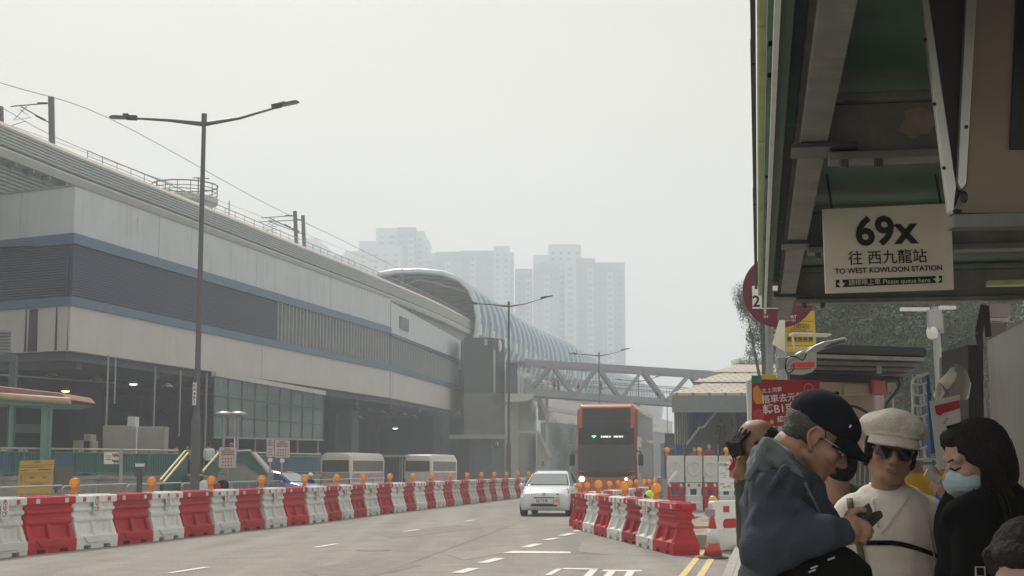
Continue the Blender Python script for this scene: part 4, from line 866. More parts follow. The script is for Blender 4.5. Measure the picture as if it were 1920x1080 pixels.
# double-decker bus
M('bus_orange',(.44,.10,.035),.35,var=.06,coat=.4); M('bus_glass',(.018,.022,.028),.15,spec=.5,var=.2,scale=.7); M('bus_screen',(.035,.042,.046),.12,spec=.6,var=.3,scale=.8); M('bus_side_glass',(.03,.02,.018),.3,spec=.3,var=.5,scale=1.2); M('bus_roof',(.62,.52,.36),.5); M('led_white',(.85,1,.95),.4,emit=1.3,var=0); M('led_green',(.2,1,.5),.4,emit=1.,var=0)
t=E('double_decker_bus',(0,0,0),'orange double-decker bus with black front glass coming toward the camera','bus')
W2=1.25; BL_=12.; HT=4.42
b=MB(); rings=[]
for y,zb,zt,w_ in [(0.0,.45,4.26,1.17),(.12,.30,4.36,1.23),(.4,.28,4.40,1.25),(1.2,.28,HT,1.25),(BL_-.3,.28,HT,1.25),(BL_,.35,4.3,1.22)]:
    rings.append([Vector(p) for p in((-w_,y,zb),(-w_,y,zt-.2),(-w_+.16,y,zt),(w_-.16,y,zt),(w_,y,zt-.2),(w_,y,zb))])
b.loft(rings); b.build('body','bus_orange',t,smooth=1,bevel=.03)
b=MB(); b.box((0,6.2,HT+.02),(2.1,11.2,.05)); b.box((0,.75,HT-.01),(1.9,.5,.06)); b.build('roof_panel','bus_roof',t)
def bent(b,x0,x1,z0,z1,yo=-.02,mi=0,n=8,curve=.0,round_=0,y_of=None):
    rows=[]
    for k in range(n+1):
        x=x0+(x1-x0)*k/n; y=yo+curve*(x/1.2)**2
        zz0=z0+round_*((x/x1)**4 if x1 else 0); rows.append((x,y,zz0))
    for k in range(n):
        a,c_=rows[k],rows[k+1]; b.add([(a[0],a[1],a[2]),(c_[0],c_[1],c_[2]),(c_[0],c_[1],z1),(a[0],a[1],z1)],[(0,1,2,3)],mi)
b=MB(); bent(b,-1.0,1.0,3.35,4.22); b.build('upper_windscreen','bus_glass',t)
b=MB(); bent(b,-1.16,1.16,2.62,3.348,curve=.0); b.build('destination_band','black_plastic',t)
b=MB(); bent(b,-1.16,1.16,1.42,2.618,curve=.0,round_=.10); b.build('lower_windscreen','bus_screen',t)
b=MB(); bent(b,-1.16,1.16,1.20,1.43,yo=-.035,curve=.0,round_=.16); b.build('black_trim','black_plastic',t)
b=MB(); bent(b,-.98,.98,3.62,3.65,yo=-.045); b.build('upper_bar','metal_dark',t)
b=MB()
for x,w_ in [(-.2,.05),(-.1,.08),(.02,.1),(.14,.06),(.34,.06),(.44,.08),(.56,.07),(.66,.05)]: b.box((x,-.052,2.97),(w_,.01,.06))
tag(b.build('destination_display','led_white',t)); b=MB(); b.box((-.52,-.05,2.99),(.18,.01,.05)); b.box((-.52,-.05,2.94),(.06,.01,.06)); b.build('route_display','led_green',t)
for s in(-1,1):
    b=MB(); b.ell((s*1.04,.0,1.12),(.13,.1,.13)); b.build('headlight','head_lit' if s<0 else 'head_glass',t,smooth=1)
    b=MB(); b.tube([(s*1.2,.2,2.35),(s*1.42,-.1,2.3),(s*1.42,-.12,2.2)],.03,6); b.box((s*1.42,-.12,1.95),(.2,.14,.5)); b.build('wing_mirror','black_plastic',t,bevel=.02)
    b=MB()
    for k in range(6): b.box((s*1.256,1.35+k*1.75,3.55),(.012,1.72,1.1))
    b.build('upper_side_glass','bus_side_glass',t)
    b=MB()
    for k in range(5): b.box((s*1.256,2.4+k*1.75,1.95),(.012,1.72,1.15))
    b.build('lower_side_glass','bus_side_glass',t)
b=MB(); b.ell((.80,-.01,1.12),(.07,.04,.07)); b.build('indicator','lamp_glow',t,smooth=1)
b=MB(); b.box((0,.02,.55),(.5,.02,.12)); b.build('number_plate','plate_white',t)
wheels(t,1.08,[2.6,8.6,10.],.5,.3)
t.location=(4.12,64.8,0); t.rotation_euler=(0,0,-radians(9)); t.scale=(1.05,1,.993)
# minibuses beyond the left barriers
M('minibus_cream',(.60,.58,.51),.4,var=.05,coat=.3); M('minibus_pink',(.36,.22,.30),.5,var=.3,scale=1.5); M('minibus_brown',(.34,.24,.17),.5,var=.25,scale=1.5)
def minibus(lab,loc,rz,stripe):
    t=E('minibus',(0,0,0),lab,'minibus','minibuses waiting by the station')
    b=MB(); rings=[]
    for y,zb,zt,w_ in [(0,.4,2.2,.95),(.1,.35,2.45,1.0),(.5,.32,2.56,1.03),(6.4,.32,2.56,1.03),(6.8,.36,2.45,1.0)]:
        rings.append([Vector(p) for p in((-w_,y,zb),(-w_,y,zt-.35),(-w_+.12,y,zt-.05),(-w_+.3,y,zt),(w_-.3,y,zt),(w_-.12,y,zt-.05),(w_,y,zt-.35),(w_,y,zb))])
    b.loft(rings); b.build('body','minibus_cream',t,smooth=1,bevel=.02)
    b=MB(); b.box((0,-.01,1.72),(1.75,.03,.74)); b.build('rear_window','bus_side_glass',t,bevel=.03)
    b=MB(); b.box((0,-.012,1.0),(1.86,.03,.6)); b.build('rear_advert',stripe,t)
    for s in(-1,1):
        b=MB(); b.box((s*1.031,3.4,1.72),(.012,6.0,.68)); b.build('side_windows','bus_side_glass',t)
        b=MB(); b.box((s*1.031,3.4,1.0),(.012,6.2,.55)); b.build('side_advert','minibus_pink',t)
        b=MB(); b.box((s*.93,-.03,.75),(.12,.03,.25)); b.build('tail_light','ink_red',t)
    wheels(t,.86,[1.2,5.4],.36); t.location=loc; t.rotation_euler=(0,0,rz); return t
p=D(629,878,93); minibus('cream minibus with pink and brown advert, nearer of the two by the station',(p.x,93,0),radians(-13),'minibus_brown')
p=D(783,878,104); minibus('beige minibus parked further along, to the right of the nearer one',(p.x,104,0),radians(-13),'minibus_cream')
for (x0,x1,Y_,l_) in [(690,760,101,'low corrugated canopy roof seen between the two minibuses'),(740,800,112,'low canopy roof just behind the farther minibus'),(480,600,96,'dark low canopy left of the nearer minibus')]:
    p=D(x0,852,Y_); q=D(x1,852,Y_); t=E('stop_canopy',((p.x+q.x)/2,Y_,0),l_,'canopy','low canopies at the minibus stands'); b=MB(); b.box(((p.x+q.x)/2,Y_+1,p.z-.1),(q.x-p.x,3,.15)); b.build('roof','viaduct_shade',t)
    b=MB(); b.tube([(p.x+.3,Y_+1,0),(p.x+.3,Y_+1,p.z-.18)],.06,6); b.tube([(q.x-.3,Y_+1,0),(q.x-.3,Y_+1,p.z-.18)],.06,6); b.build('posts','metal_grey',t)
# ================================================================ PODIUM, RAILINGS, STEPS
M('rail_green',(.06,.20,.17),.5,var=.1); M('rail_top',(.40,.33,.25),.5); M('mesh_green',(.035,.12,.10),.6,var=.2,scale=4); M('mesh_blue',(.05,.14,.22),.6,var=.2,scale=4); M('rail_yellow',(.45,.36,.12),.5); M('galv',(.34,.35,.35),.4,.5)
RZ=2.32; PT=1.28
rl=[G(-40,839.5,RZ),G(0,840,RZ),G(335,845,RZ),G(600,852,RZ)]
t=E('podium_platform',(rl[1].x,rl[1].y,0),'raised concrete platform edge under the station, below the green railings','platform')
b=MB()
for p,q in ((rl[0],rl[2]),(rl[2]+(rl[3]-rl[2])*.22,rl[3])):
    for z0,z1,o_ in ((0,PT-.14,0),(PT-.136,PT,.06)):
        dd_=(q-p); dd_.z=0; dd_.normalize(); nn_=Vector((dd_.y,-dd_.x,0))
        b.prism([Vector((p.x,p.y,z0))+nn_*o_,Vector((q.x,q.y,z0))+nn_*o_,Vector((q.x,q.y,z1))+nn_*o_,Vector((p.x,p.y,z1))+nn_*o_],-nn_*(9 if z1==PT else .5))
b.build('retaining_wall','concrete',t)
def railing(p,q,lab,infill,Z=RZ,base=PT,n=None):
    t=E('green_railing',(p.x,p.y,base),lab,'railing','railings along the raised platform'); L_=(q-p).length; n=n or max(2,int(L_/1.9))
    b=MB(); b.tube([Vector((p.x,p.y,Z)),Vector((q.x,q.y,Z))],.04,6); b.build('top_rail','rail_top',t)
    b=MB(); b.tube([Vector((p.x,p.y,Z-.14)),Vector((q.x,q.y,Z-.14))],.025,5); b.tube([Vector((p.x,p.y,base+.12)),Vector((q.x,q.y,base+.12))],.025,5)
    b.build('rails','rail_green',t)
    for k in range(n+1):
        c=p+(q-p)*(k/n); b=MB(); b.tube([(c.x,c.y,base),(c.x,c.y,Z)],.03,6); b.build('post','rail_green',t)
    b=MB(); m=int(L_/.13)
    for k in range(m):
        c=p+(q-p)*(k/m); b.box((c.x,c.y,(Z+base)/2),(.018,.018,Z-base-.2))
    tag(b.build('bars','rail_green' if infill!='mesh_blue' else 'mesh_blue',t),kind='stuff')
    b=MB(); dd_=(q-p).normalized(); nn_=Vector((dd_.y,-dd_.x,0)); a_=p-nn_*.08; c_=q-nn_*.08
    b.prism([Vector((a_.x,a_.y,base+.14)),Vector((c_.x,c_.y,base+.14)),Vector((c_.x,c_.y,Z-.16)),Vector((a_.x,a_.y,Z-.16))],-nn_*.02); b.build('mesh_infill',infill,t)
pts=[(G(-40,839.5,RZ),'',0),(G(25,840.5,RZ),'blue-backed railing section at the far left end','mesh_blue'),(G(65,841,RZ),'green railing section behind the white sack','mesh_green'),(G(142,842,RZ),'blue-backed railing section behind the yellow board','mesh_blue'),(G(222,843.5,RZ),'green railing section left of the dancing-figures sign','mesh_green'),(G(335,845,RZ),'green railing section between the small sign and the steps','mesh_green')]
for (p,_,_),(q,l_,m_) in zip(pts[:-1],pts[1:]): railing(p,q,l_,m_)
railing(G(405,846.5,RZ),G(470,848.5,RZ),'green railing section right of the steps behind the pink sign','mesh_green'); railing(G(474,848.6,RZ),G(600,852,RZ),'blue-green railing section below the glass screen','mesh_blue')
t=E('steps',tuple(G(350,905)),'dark steps up to the platform between yellow handrails, behind the lamp post','stairs')
for k in range(8):
    p=D(303+k*4.5,900,55.5+k*.36); q=D(392,900,55.5+k*.36); b=MB(); b.box(((p.x+q.x)/2,p.y+.5,.08+k*.08),(q.x-p.x,1.0,.16+k*.16)); b.build('step','column_grey',t)
def hr(pts,Y0_,Y1_,lab):
    t=E('stair_handrail',tuple(D(pts[0][0],900,Y0_)),lab,'handrail','yellow handrails of the platform steps')
    b=MB(); a_=D(*pts[0],Y0_); c_=D(*pts[1],Y1_); b.tube([a_,c_,c_+Vector((.25,.1,0))],.05,6); b.build('rail','rail_yellow',t)
    b=MB(); b.prism([a_-Vector((0,0,.12)),c_-Vector((0,0,.12)),c_-Vector((0,0,.95)),a_-Vector((0,0,.95))],(0,.03,0)); b.build('mesh_infill','mesh_green',t)
hr([(300,901),(347,846)],54,59,'left yellow handrail of the steps'); hr([(306,905),(352,850)],53.6,58.6,'second yellow handrail just right of the left one')
hr([(380,884),(409,850)],55,59,'yellow handrail right of the lamp post'); 
t=E('side_flight',tuple(D(480,878,60)),'green-sided concrete flight descending right of the pink sign','stairs'); b=MB(); b.prism([D(x,y,59.5) for x,y in((452,852),(468,847),(503,886),(500,905),(400,905),(420,872))],(0,1.5,0)); b.build('flank','concrete',t)
b=MB(); b.prism([D(x,y,59.4) for x,y in((445,848),(469,846),(502,888),(490,890),(458,868),(440,868))],(0,.05,0)); b.build('mesh_infill','mesh_green',t); b=MB(); b.tube([D(445,846,59.3),D(469,845,59.3),D(503,887,59.3)],.05,6); b.build('rail','rail_top',t)
# galvanised kerb railing behind the barriers
P=G(-30,914,1.08); pd=dirv(radians(11.2)); 
for s_ in range(9):
    a_=P+pd*(s_*4.2); c_=P+pd*(s_*4.2+4.15)
    t=E('kerb_railing',(a_.x,a_.y,0),'galvanised kerb railing, %s section from the left behind the long barrier row'%ordn(s_),'railing','galvanised kerb railings')
    b=MB(); b.tube([Vector((a_.x,a_.y,0)),Vector((a_.x,a_.y,1.0)),Vector((a_.x+.03,a_.y+.08,1.06)),c_],.03,6); b.tube([a_-Vector((0,0,.8)),c_-Vector((0,0,.8))],.02,5); b.build('frame','galv',t)
    m=a_+pd*2.1; b=MB(); b.tube([Vector((m.x,m.y,0)),Vector((m.x,m.y,1.06))],.03,6); b.build('mid_post','galv',t)
    if s_ in(3,4,5):
        b=MB()
        for k in range(26): c=a_+pd*(.15+k*.155); b.box((c.x,c.y,.66),(.02,.02,.75))
        b.build('bars','galv',t)
# ---- boards, signs, cabinets
M('board_yellow',(.50,.30,.045),.6,var=.08); M('sign_pink',(.55,.46,.46),.6); M('cabinet',(.30,.285,.26),.7,var=.1,streak=.15); M('print_dark',(.12,.09,.05),.6); M('sign_print',(.25,.10,.10),.6)
def board(name,quad,Y,mat,lab,cat,th=.04,grp=None):
    p=[D(x,y,Y) for x,y in quad]; c=sum(p,Vector())/4; t=E(name,(c.x,Y,0),lab,cat,grp); b=MB(); b.prism(p,(0,th,0)); b.build('panel',mat,t); return t,p
def lines(t,quad,Y,rows,mat,name='print'):
    b=MB()
    for u0,u1,v,h in rows:
        def bl(u,v): 
            a_,b_,c_,d_=[Vector((x,y,0)) for x,y in quad]; top=a_.lerp(b_,u); bot=d_.lerp(c_,u); return top.lerp(bot,v)
        b.quad(*[D(bl(u,vv).x,bl(u,vv).y,Y-.012) for u,vv in((u0,v),(u1,v),(u1,v+h),(u0,v+h))])
    o=b.build(name,mat,t); o['kind']='stuff'; return o
Q=[(38,864),(102,862),(95,925),(31,925)]; t,_=board('notice_board',Q,46,'board_yellow','large yellow printed notice board propped behind the left railing','board')
lines(t,Q,46,[(.38,.6,.04,.03),(.03,.97,.14,.012),(.03,.7,.2,.015),(.55,.95,.27,.03),(.03,.25,.29,.02),(.03,.95,.37,.01),(.2,.95,.42,.008),(.2,.95,.68,.01),(.3,.5,.48,.015),(.33,.46,.52,.03),(.65,.85,.48,.015),(.7,.83,.52,.03),(.4,.75,.71,.02),(.08,.1,.42,.26),(.19,.2,.42,.26),(.05,.9,.78,.01)],'print_dark')
b=MB(); a_=D(102,862,46.2); c_=D(104,925,46.2); b.tube([a_,c_],.03,6); b.tube([D(100,880,46.3),D(107,922,47.5)],.025,6); b.build('prop','metal_dark',t)
t,_=board('notice_board',[(102,875),(136,875),(136,918),(100,918)],48,'lamp_post_grey','plain grey back of a board right beside the yellow notice board','board')
Q=[(195,848),(224,847),(224,870),(195,870)]; t,_=board('small_sign',Q,54,'plate_white','small white sign with red and green figures on the railing','sign'); lines(t,Q,54,[(.1,.45,.3,.05),(.15,.4,.45,.05),(.1,.45,.6,.06)],'print_dark')
lines(t,Q,53.98,[(.52,.58,.1,.2),(.6,.95,.17,.2),(.65,.72,.3,.15),(.85,.95,.28,.15)],'ink_red','red_figures'); lines(t,Q,53.98,[(.52,.58,.6,.2),(.6,.95,.67,.2),(.65,.72,.78,.14),(.85,.95,.78,.14)],'rail_green','green_figures')
b=MB(); b.tube([D(227,842,54),D(227,905,54)],.07,8); b.build('post','galv',t)
for q,Y_,l_,pp in [([(411,839),(443,839),(442,877),(410,877)],57,'pinkish white printed sign on a post in front of the steps flank',(426,905)),([(500,823),(513,823),(513,857),(500,857)],60,'narrow pinkish printed sign, left of the pair by the glass screen',(506,890)),([(515,825),(543,826),(543,858),(515,858)],60,'wide pinkish printed sign, right of the pair by the glass screen',(528,890))]:
    t,_=board('printed_sign',q,Y_,'sign_pink',l_,'sign',grp='pinkish printed signs on posts'); rows=[(.3,.7,.06,.05),(.12,.88,.15,.05),(.15,.85,.24,.05),(.12,.88,.33,.05)]
    for r_ in range(3):
        for k in range(4): rows.append((.18+k*.17,.27+k*.17,.52+r_*.16,.08))
    lines(t,q,Y_,rows,'sign_print'); b=MB(); x=(q[0][0]+q[1][0])/2; b.tube([D(x,q[2][1],Y_+.05),D(*pp,Y_+.05)],.04,6); b.build('post','galv',t)
    if Y_==60: b=MB(); b.prism([D(a,c,Y_) for a,c in((x-4,q[2][1]+2),(x+4,q[2][1]+2),(x+4,q[2][1]+9),(x-4,q[2][1]+9))],(0,.03,0)); b.build('small_plate','plate_white',t)
def cab(x0,x1,y0,y1,Y_,lab,mat='cabinet',name='cabinet'):
    p=D(x0,y0,Y_); q=D(x1,y1,Y_); t=E(name,((p.x+q.x)/2,Y_,min(q.z,PT)),lab,name.replace('_',' ')); b=MB(); zb=min(q.z,PT); b.box(((p.x+q.x)/2,Y_+.4,(p.z+zb)/2),(q.x-p.x,.8,p.z-zb)); b.build('casing',mat,t,bevel=.02); return t,p,q
t,p,q=cab(193,245,798,860,62,'tall beige cabinet behind the railing, left of a gap'); b=MB(); b.box((p.x+.06,62-.01,2.4),(.03,.03,.9)); b.build('hinge','metal_grey',t)
t,p,q=cab(258,307,800,860,63,'tall beige cabinet behind the railing, nearest the lamp post'); b=MB(); b.box((q.x-.08,63-.01,2.4),(.03,.03,.9)); b.build('hinge','metal_grey',t)
t,p,q=cab(137,173,826,860,60,'low grey cabinet with two small windows behind the railing'); b=MB(); b.box((p.x+.3,59.98,2.3),(.06,.02,.12)); b.build('left_vent','plate_white',t); b=MB(); b.box((p.x+.42,59.98,2.3),(.05,.02,.12)); b.build('right_vent','plate_white',t)
t,p,q=cab(157,170,814,825.8,60,'small beige box standing on the low grey cabinet',name='box')
t,p,q=cab(210,252,770,799,80,'bright white gap panel with a dark bell shape above the beige cabinets','plate_white',name='panel') if 0 else (None,None,None)
M('sack_white',(.42,.42,.39),.8,var=.2,scale=4,bump=.5)
for x,w_,l_ in [(43,14,'big white sack standing behind the railing under the red roof'),(8,12,'white sack at the far left behind the blue-backed railing')]:
    p=D(x,846,56.5); b=MB(); b.ell((p.x,p.y,1.75),(w_/2773*56,.35,.62),n=14,k=8)
    b.v=[v+Vector((.05,.05,.05))*noise.noise(v*5) for v in b.v]; tag(b.build('sack','sack_white',smooth=2),l_,'sack','sacks on the platform')
t,p,q=cab(239,253,781,812,76,'bright pale sheet hanging beyond the beige cabinets','plate_white',name='hanging_sheet')
# glass screen on the station front
M('screen_glass',(.10,.17,.155),.12,alpha=.55,spec=.6,var=.35,scale=.9,streak=.35,dirt=(.32,.37,.36))
PS=A1+n1*.35
def sc(x,y): return PV(x,y,PS,AL1)
t=E('glass_screen',tuple(sc(500,825)),'large grey-green translucent panelled screen hanging from the station wall','screen')
tl,tr,br,bl=sc(401,704),sc(607,740),sc(605,825),sc(400,820)
b=MB(); b.prism([tl,tr,br,bl],-n1*.04); b.build('glass','screen_glass',t)
b=MB()
for k in range(10):
    K_=k/9; a_=tl.lerp(tr,K_); c_=bl.lerp(br,K_); bb=MB(); bb.beam(a_+n1*.03,c_+n1*.03,.045,.045,up=tuple(n1)); bb.build('mullion','column_grey',t)
for K_ in(.33,.66): bb=MB(); bb.beam(tl.lerp(bl,K_)+n1*.035,tr.lerp(br,K_)+n1*.035,.04,.04); bb.build('transom','column_grey',t)
b=MB(); b.beam(tl+Vector((0,0,.1)),tr+Vector((0,0,.1)),.3,.28); b.build('head_trim','wall_lower',t); b=MB(); b.beam(bl,br,.12,.1); b.build('sill','metal_grey',t)
for x in(397,487,566,604): bb=MB(); a_=sc(x,700 if x==397 else 822)-n1*.3; bb.tube([Vector((a_.x,a_.y,PT)),a_],.07,6); bb.build('support_post','metal_grey',t)
for x,l_ in((420,'left of two small mushroom lamps before the glass screen'),(446,'right of two small mushroom lamps before the glass screen')):
    p=D(x,778,63); t=E('mushroom_lamp',(p.x,p.y,0),l_,'lamp','pair of mushroom lamps'); b=MB(); b.tube([(p.x,p.y,0),(p.x,p.y,p.z-.02)],.07,8); b.build('pole','metal_grey',t); b=MB(); b.lathe(tuple(p),[(.1,-.06),(.4,0),(.42,.03),(.28,.12),(.05,.16)],18); b.build('head','galv',t,smooth=2)
# dark bays' furniture and left shelter
M('shelter_red',(.34,.12,.085),.6,var=.15,scale=1.5); M('shelter_tan',(.45,.34,.22),.5); M('shelter_green',(.10,.26,.21),.5,var=.08)
t=E('waiting_shelter',tuple(D(60,880,56)),'waiting shelter with red roof, tan edge and green posts at the far left','shelter'); Y_=56
b=MB(); a_=[(-60,722),(0,724),(115,737),(126,749),(-60,741)]; b.prism([D(x,y,Y_) for x,y in a_],(0,4,.0)); b.build('roof','shelter_red',t,bevel=.05)
b=MB(); b.tube([D(-60,738,Y_-.15),D(132,752,Y_-.15)],.13,10); b.build('roof_edge','shelter_tan',t,smooth=1)
b=MB(); b.prism([D(x,y,Y_+.1) for x,y in((-60,744),(130,755),(100,762),(-60,756))],(0,3.4,0)); b.build('soffit','shelter_green',t)
for x,w_ in((22,.13),(86,.28),(95,.13)):
    p=D(x,758,Y_+.4); b=MB(); b.box((p.x,p.y,(p.z+PT)/2),(w_,.12,p.z-PT)); b.build('post','shelter_green',t)
b=MB(); b.prism([D(x,y,62) for x,y in((28,795),(82,795),(82,812),(28,812))],(0,.1,0)); b.build('side_panel','column_grey',t)
# small utility post
t=E('parking_meter',tuple(D(262,915,47)),'small grey kiosk post with a white top behind the railing','post'); b=MB(); p=D(262,884,47); b.box(tuple(p),(.26,.2,.32)); b.tube([(p.x,p.y,0),(p.x,p.y,p.z)],.09,8); b.build('body','metal_dark',t); b=MB(); b.box((p.x,p.y,p.z+.2),(.24,.22,.1)); b.build('cap','plate_white',t)
t=E('stop_pole',tuple(D(598,905,85)),'grey bus stop pole with a pale round-topped plate left of the nearer minibus','sign'); b=MB(); p=D(597,865,85); b.tube([(p.x,p.y,0),(p.x,p.y,2.2)],.06,8); b.build('pole','metal_grey',t); b=MB(); b.box((p.x,p.y-.1,1.7),(.36,.04,1.3)); b.lathe((p.x,p.y-.08,2.3),[(.2,0),(.2,.04)],16,R=Matrix.Rotation(pi/2,3,'X')); b.build('plate','metal_grey',t)
# ================================================================ BUS SHELTER OVERHEAD
M('canopy_green',(.05,.125,.085),.6,var=.3,scale=2,streak=.3); M('steel_brown',(.165,.172,.165),.65,var=.25,scale=5,streak=.4,dirt=(.10,.07,.05),bump=.2); M('gutter_yellow',(.42,.50,.20),.5,var=.15,scale=6); M('gutter_dark',(.03,.025,.03),.6); M('edge_white',(.62,.68,.64),.5,var=.1,scale=8)
M('panel_tan',(.21,.175,.135),.6,var=.15,scale=2.5,streak=.2); M('screen_black',(.008,.009,.01),.3); M('rust_red',(.20,.05,.045),.7,var=.3,scale=5); M('alu',(.55,.55,.53),.35,.7,var=.1,scale=6)
M('peel_cream',(.26,.225,.185),.8,var=.2,scale=8)
CA=radians(9.4); cu=dirv(CA); cn=nrm(CA)
def U(s,v,z): p=cu*s+cn*(v+.018); return Vector((p.x,p.y,z))
def ub(b,s0,s1,v0,v1,z0,z1,mi=0):
    return b.add([U(s0,v0,z0),U(s0,v1,z0),U(s1,v1,z0),U(s1,v0,z0),U(s0,v0,z1),U(s0,v1,z1),U(s1,v1,z1),U(s1,v0,z1)],[(3,2,1,0),(4,5,6,7),(0,1,5,4),(1,2,6,5),(2,3,7,6),(3,0,4,7)],mi)
t=E('bus_shelter',tuple(U(11,1.4,.12)),'old green-roofed steel bus shelter overhead on the right','shelter')
SE=11.6
b=MB()
s=3.6; k=0
while s<SE-.1: ub(b,s,min(s+1.18,SE-.3),.1,2.7,2.96+(k%2)*.006,2.99+(k%2)*.006); s+=1.2; k+=1
b.build('roof_sheet','canopy_green',t)
b=MB(); ub(b,3.0,SE-.2,.03,.1,2.80,3.02); 
b.build('green_fascia','canopy_green',t)
s=1.2; k=0
while s<SE-.3:
    b=MB(); ub(b,s,min(s+1.58,SE-.1),.004,.042,2.90,2.98); b.build('gutter_length','gutter_yellow',t,bevel=.006); s+=1.6; k+=1
for i,(a,c_) in enumerate([(1.2,4.9),(4.93,7.6),(7.63,11.3)]):
    b=MB(); ub(b,a,c_,-.016-.002*i,.0,2.93-.0*i,3.02); b.build('outer_gutter','gutter_dark',t)
b=MB(); ub(b,1.2,SE-.1,.046,.062,2.76,2.895); b.build('edge_strip','edge_white',t)
for s in (4.2,4.55,6.2,6.9,7.9,8.8,9.6,10.3): b=MB(); ub(b,s,s+.06,.034,.066,2.80,2.83); b.build('clip','screen_black',t)
b=MB(); ub(b,1.2,SE,.15,.245,2.72,2.75); ub(b,1.2,SE,.19,.205,2.752,2.9); ub(b,1.2,SE,.15,.245,2.902,2.93); b.build('long_beam','steel_brown',t,bevel=.004)
for i,s in enumerate((3.1,5.3,7.6,9.95)):
    b=MB(); ub(b,s-.06,s+.06,.25,2.7,2.66,2.69); ub(b,s-.012,s+.012,.25,2.7,2.692,2.87); ub(b,s-.06,s+.06,.25,2.7,2.872,2.9); b.build('cross_beam','steel_brown',t,bevel=.004)
    b=MB(); ub(b,s-.10,s+.1,.12,.35,2.700,2.715); 
    for dv in(.30,.42): b.tube([U(s-.05,dv,2.66),U(s-.05,dv,2.63)],.016,6)
    b.build('bracket','metal_dark',t)
    b=MB(); ub(b,s+.35,s+.45,.28,2.6,2.90,2.955); b.build('purlin','steel_brown',t)
    b=MB(); ub(b,s+.5,s+.56,.95,1.02,2.74,2.95); b.build('hanger','screen_black',t)
# peeled paint patches on the second beam
rn=random.Random(5)
for (v0,v1,z0,z1) in [(.5,.62,2.74,2.84),(.75,1.05,2.76,2.83),(1.1,1.35,2.70,2.80)]:
    N=14; pts=[]
    for k in range(N):
        a_=2*pi*k/N; r_=1+.25*rn.uniform(-1,1); pts.append(U(5.3-.014,(v0+v1)/2+(v1-v0)/2*r_*cos(a_),(z0+z1)/2+(z1-z0)/2*r_*sin(a_)))
    b=MB(); b.prism(pts,-cu*.003); b.build('peeled_paint','peel_cream',t)
b=MB(); ub(b,SE-.35,SE-.28,.12,2.3,2.86,2.90); b.build('end_strip','gutter_yellow',t)
b=MB(); ub(b,9.4,9.5,1.4,1.8,2.70,2.73); b.build('tube_light','gutter_yellow',t)
b=MB(); ub(b,SE-1.45,SE-1.1,1.84,2.05,.12,2.95); b.build('column','rust_red',t,bevel=.01)
b=MB(); ub(b,2.,10.9,2.3,2.4,.12,2.95); b.build('rear_column_line','rust_red',t) if 0 else None
# ---- route sign hanging from the shelter
def quadthing(name,quad,Y,th,mat,lab,cat,grp=None,Yr=None):
    Ys=[Y,Yr or Y,Yr or Y,Y]; p=[D(x,y,Y_) for (x,y),Y_ in zip(quad,Ys)]; c=sum(p,Vector())/4; t=E(name,tuple(c),lab,cat,grp)
    n=(p[1]-p[0]).cross(p[3]-p[0]).normalized(); n=n if n.y<0 else -n
    b=MB(); b.prism(p,-n*th); o=b.build('panel',mat,t,bevel=.002 if th>.005 else 0)
    ex=(p[1]-p[0]).normalized(); ey=-ex.cross(n) if ex.cross(n).z<0 else ex.cross(n); ey=n.cross(ex); ey=ey if ey.z>0 else -ey
    def P(x,y,off=.002):
        r=ray(x,y); tt=(p[0]-O).dot(n)/r.dot(n); return O+r*tt+n*off
    return t,P,ex,ey,n
M('sign_cream',(.80,.75,.63),.5,var=.06,scale=6); M('sign_black',(.012,.012,.014),.5)
t,P,ex,ey,n=quadthing('route_sign',[(1542,392),(1783,381),(1789,543),(1548,550)],6.8,.012,'sign_cream','cream route sign reading 69X to West Kowloon Station hanging under the shelter','sign')
ex=(P(1765,505)-P(1565,512)).normalized(); ey=(P(1655,400)-P(1658,540)); ey=ey-ex*ey.dot(ex); ey.normalize()
b=MB(); b.text('69',.185,P(1640,436),ex,ey,bold=.03); b.text('x',.185,P(1698,433),ex,ey,bold=.03); b.build('route_number','sign_black',t)
b=MB(); b.text('往 西九龍站',.070,P(1664,484),ex,ey,bold=.006); b.build('destination_characters','sign_black',t)
b=MB(); b.text('TO WEST KOWLOON STATION',.0345,P(1666,506),ex,ey,bold=.022); b.build('destination_words','sign_black',t)
b=MB(); b.prism([P(1567,525),P(1766,517),P(1766,530),P(1567,539)],n*.001); qb=b.build('queue_bar','sign_black',t)
b=MB(); b.text('請排隊上車 Please queue here',.030,P(1667,528.3,.0045),ex,ey)
for x,y in((1577,532),(1757,523.5)):
    c=P(x,y,.0045); b.add([c-ex*.02+ey*.003,c+ex*.02+ey*.003,c-ey*.02],[(0,1,2)]); b.add([c-ex*.007+ey*.018,c+ex*.007+ey*.018,c+ex*.007+ey*.003,c-ex*.007+ey*.003],[(0,1,2,3)])
o=b.build('queue_lettering','sign_cream',qb)
for x_,y_ in((1560,392),(1765,383)): b=MB(); b.tube([P(x_,y_,-.006),P(x_,y_,-.006)+Vector((0,.12,.27))],.006,5); b.build('hanger','metal_dark',t)
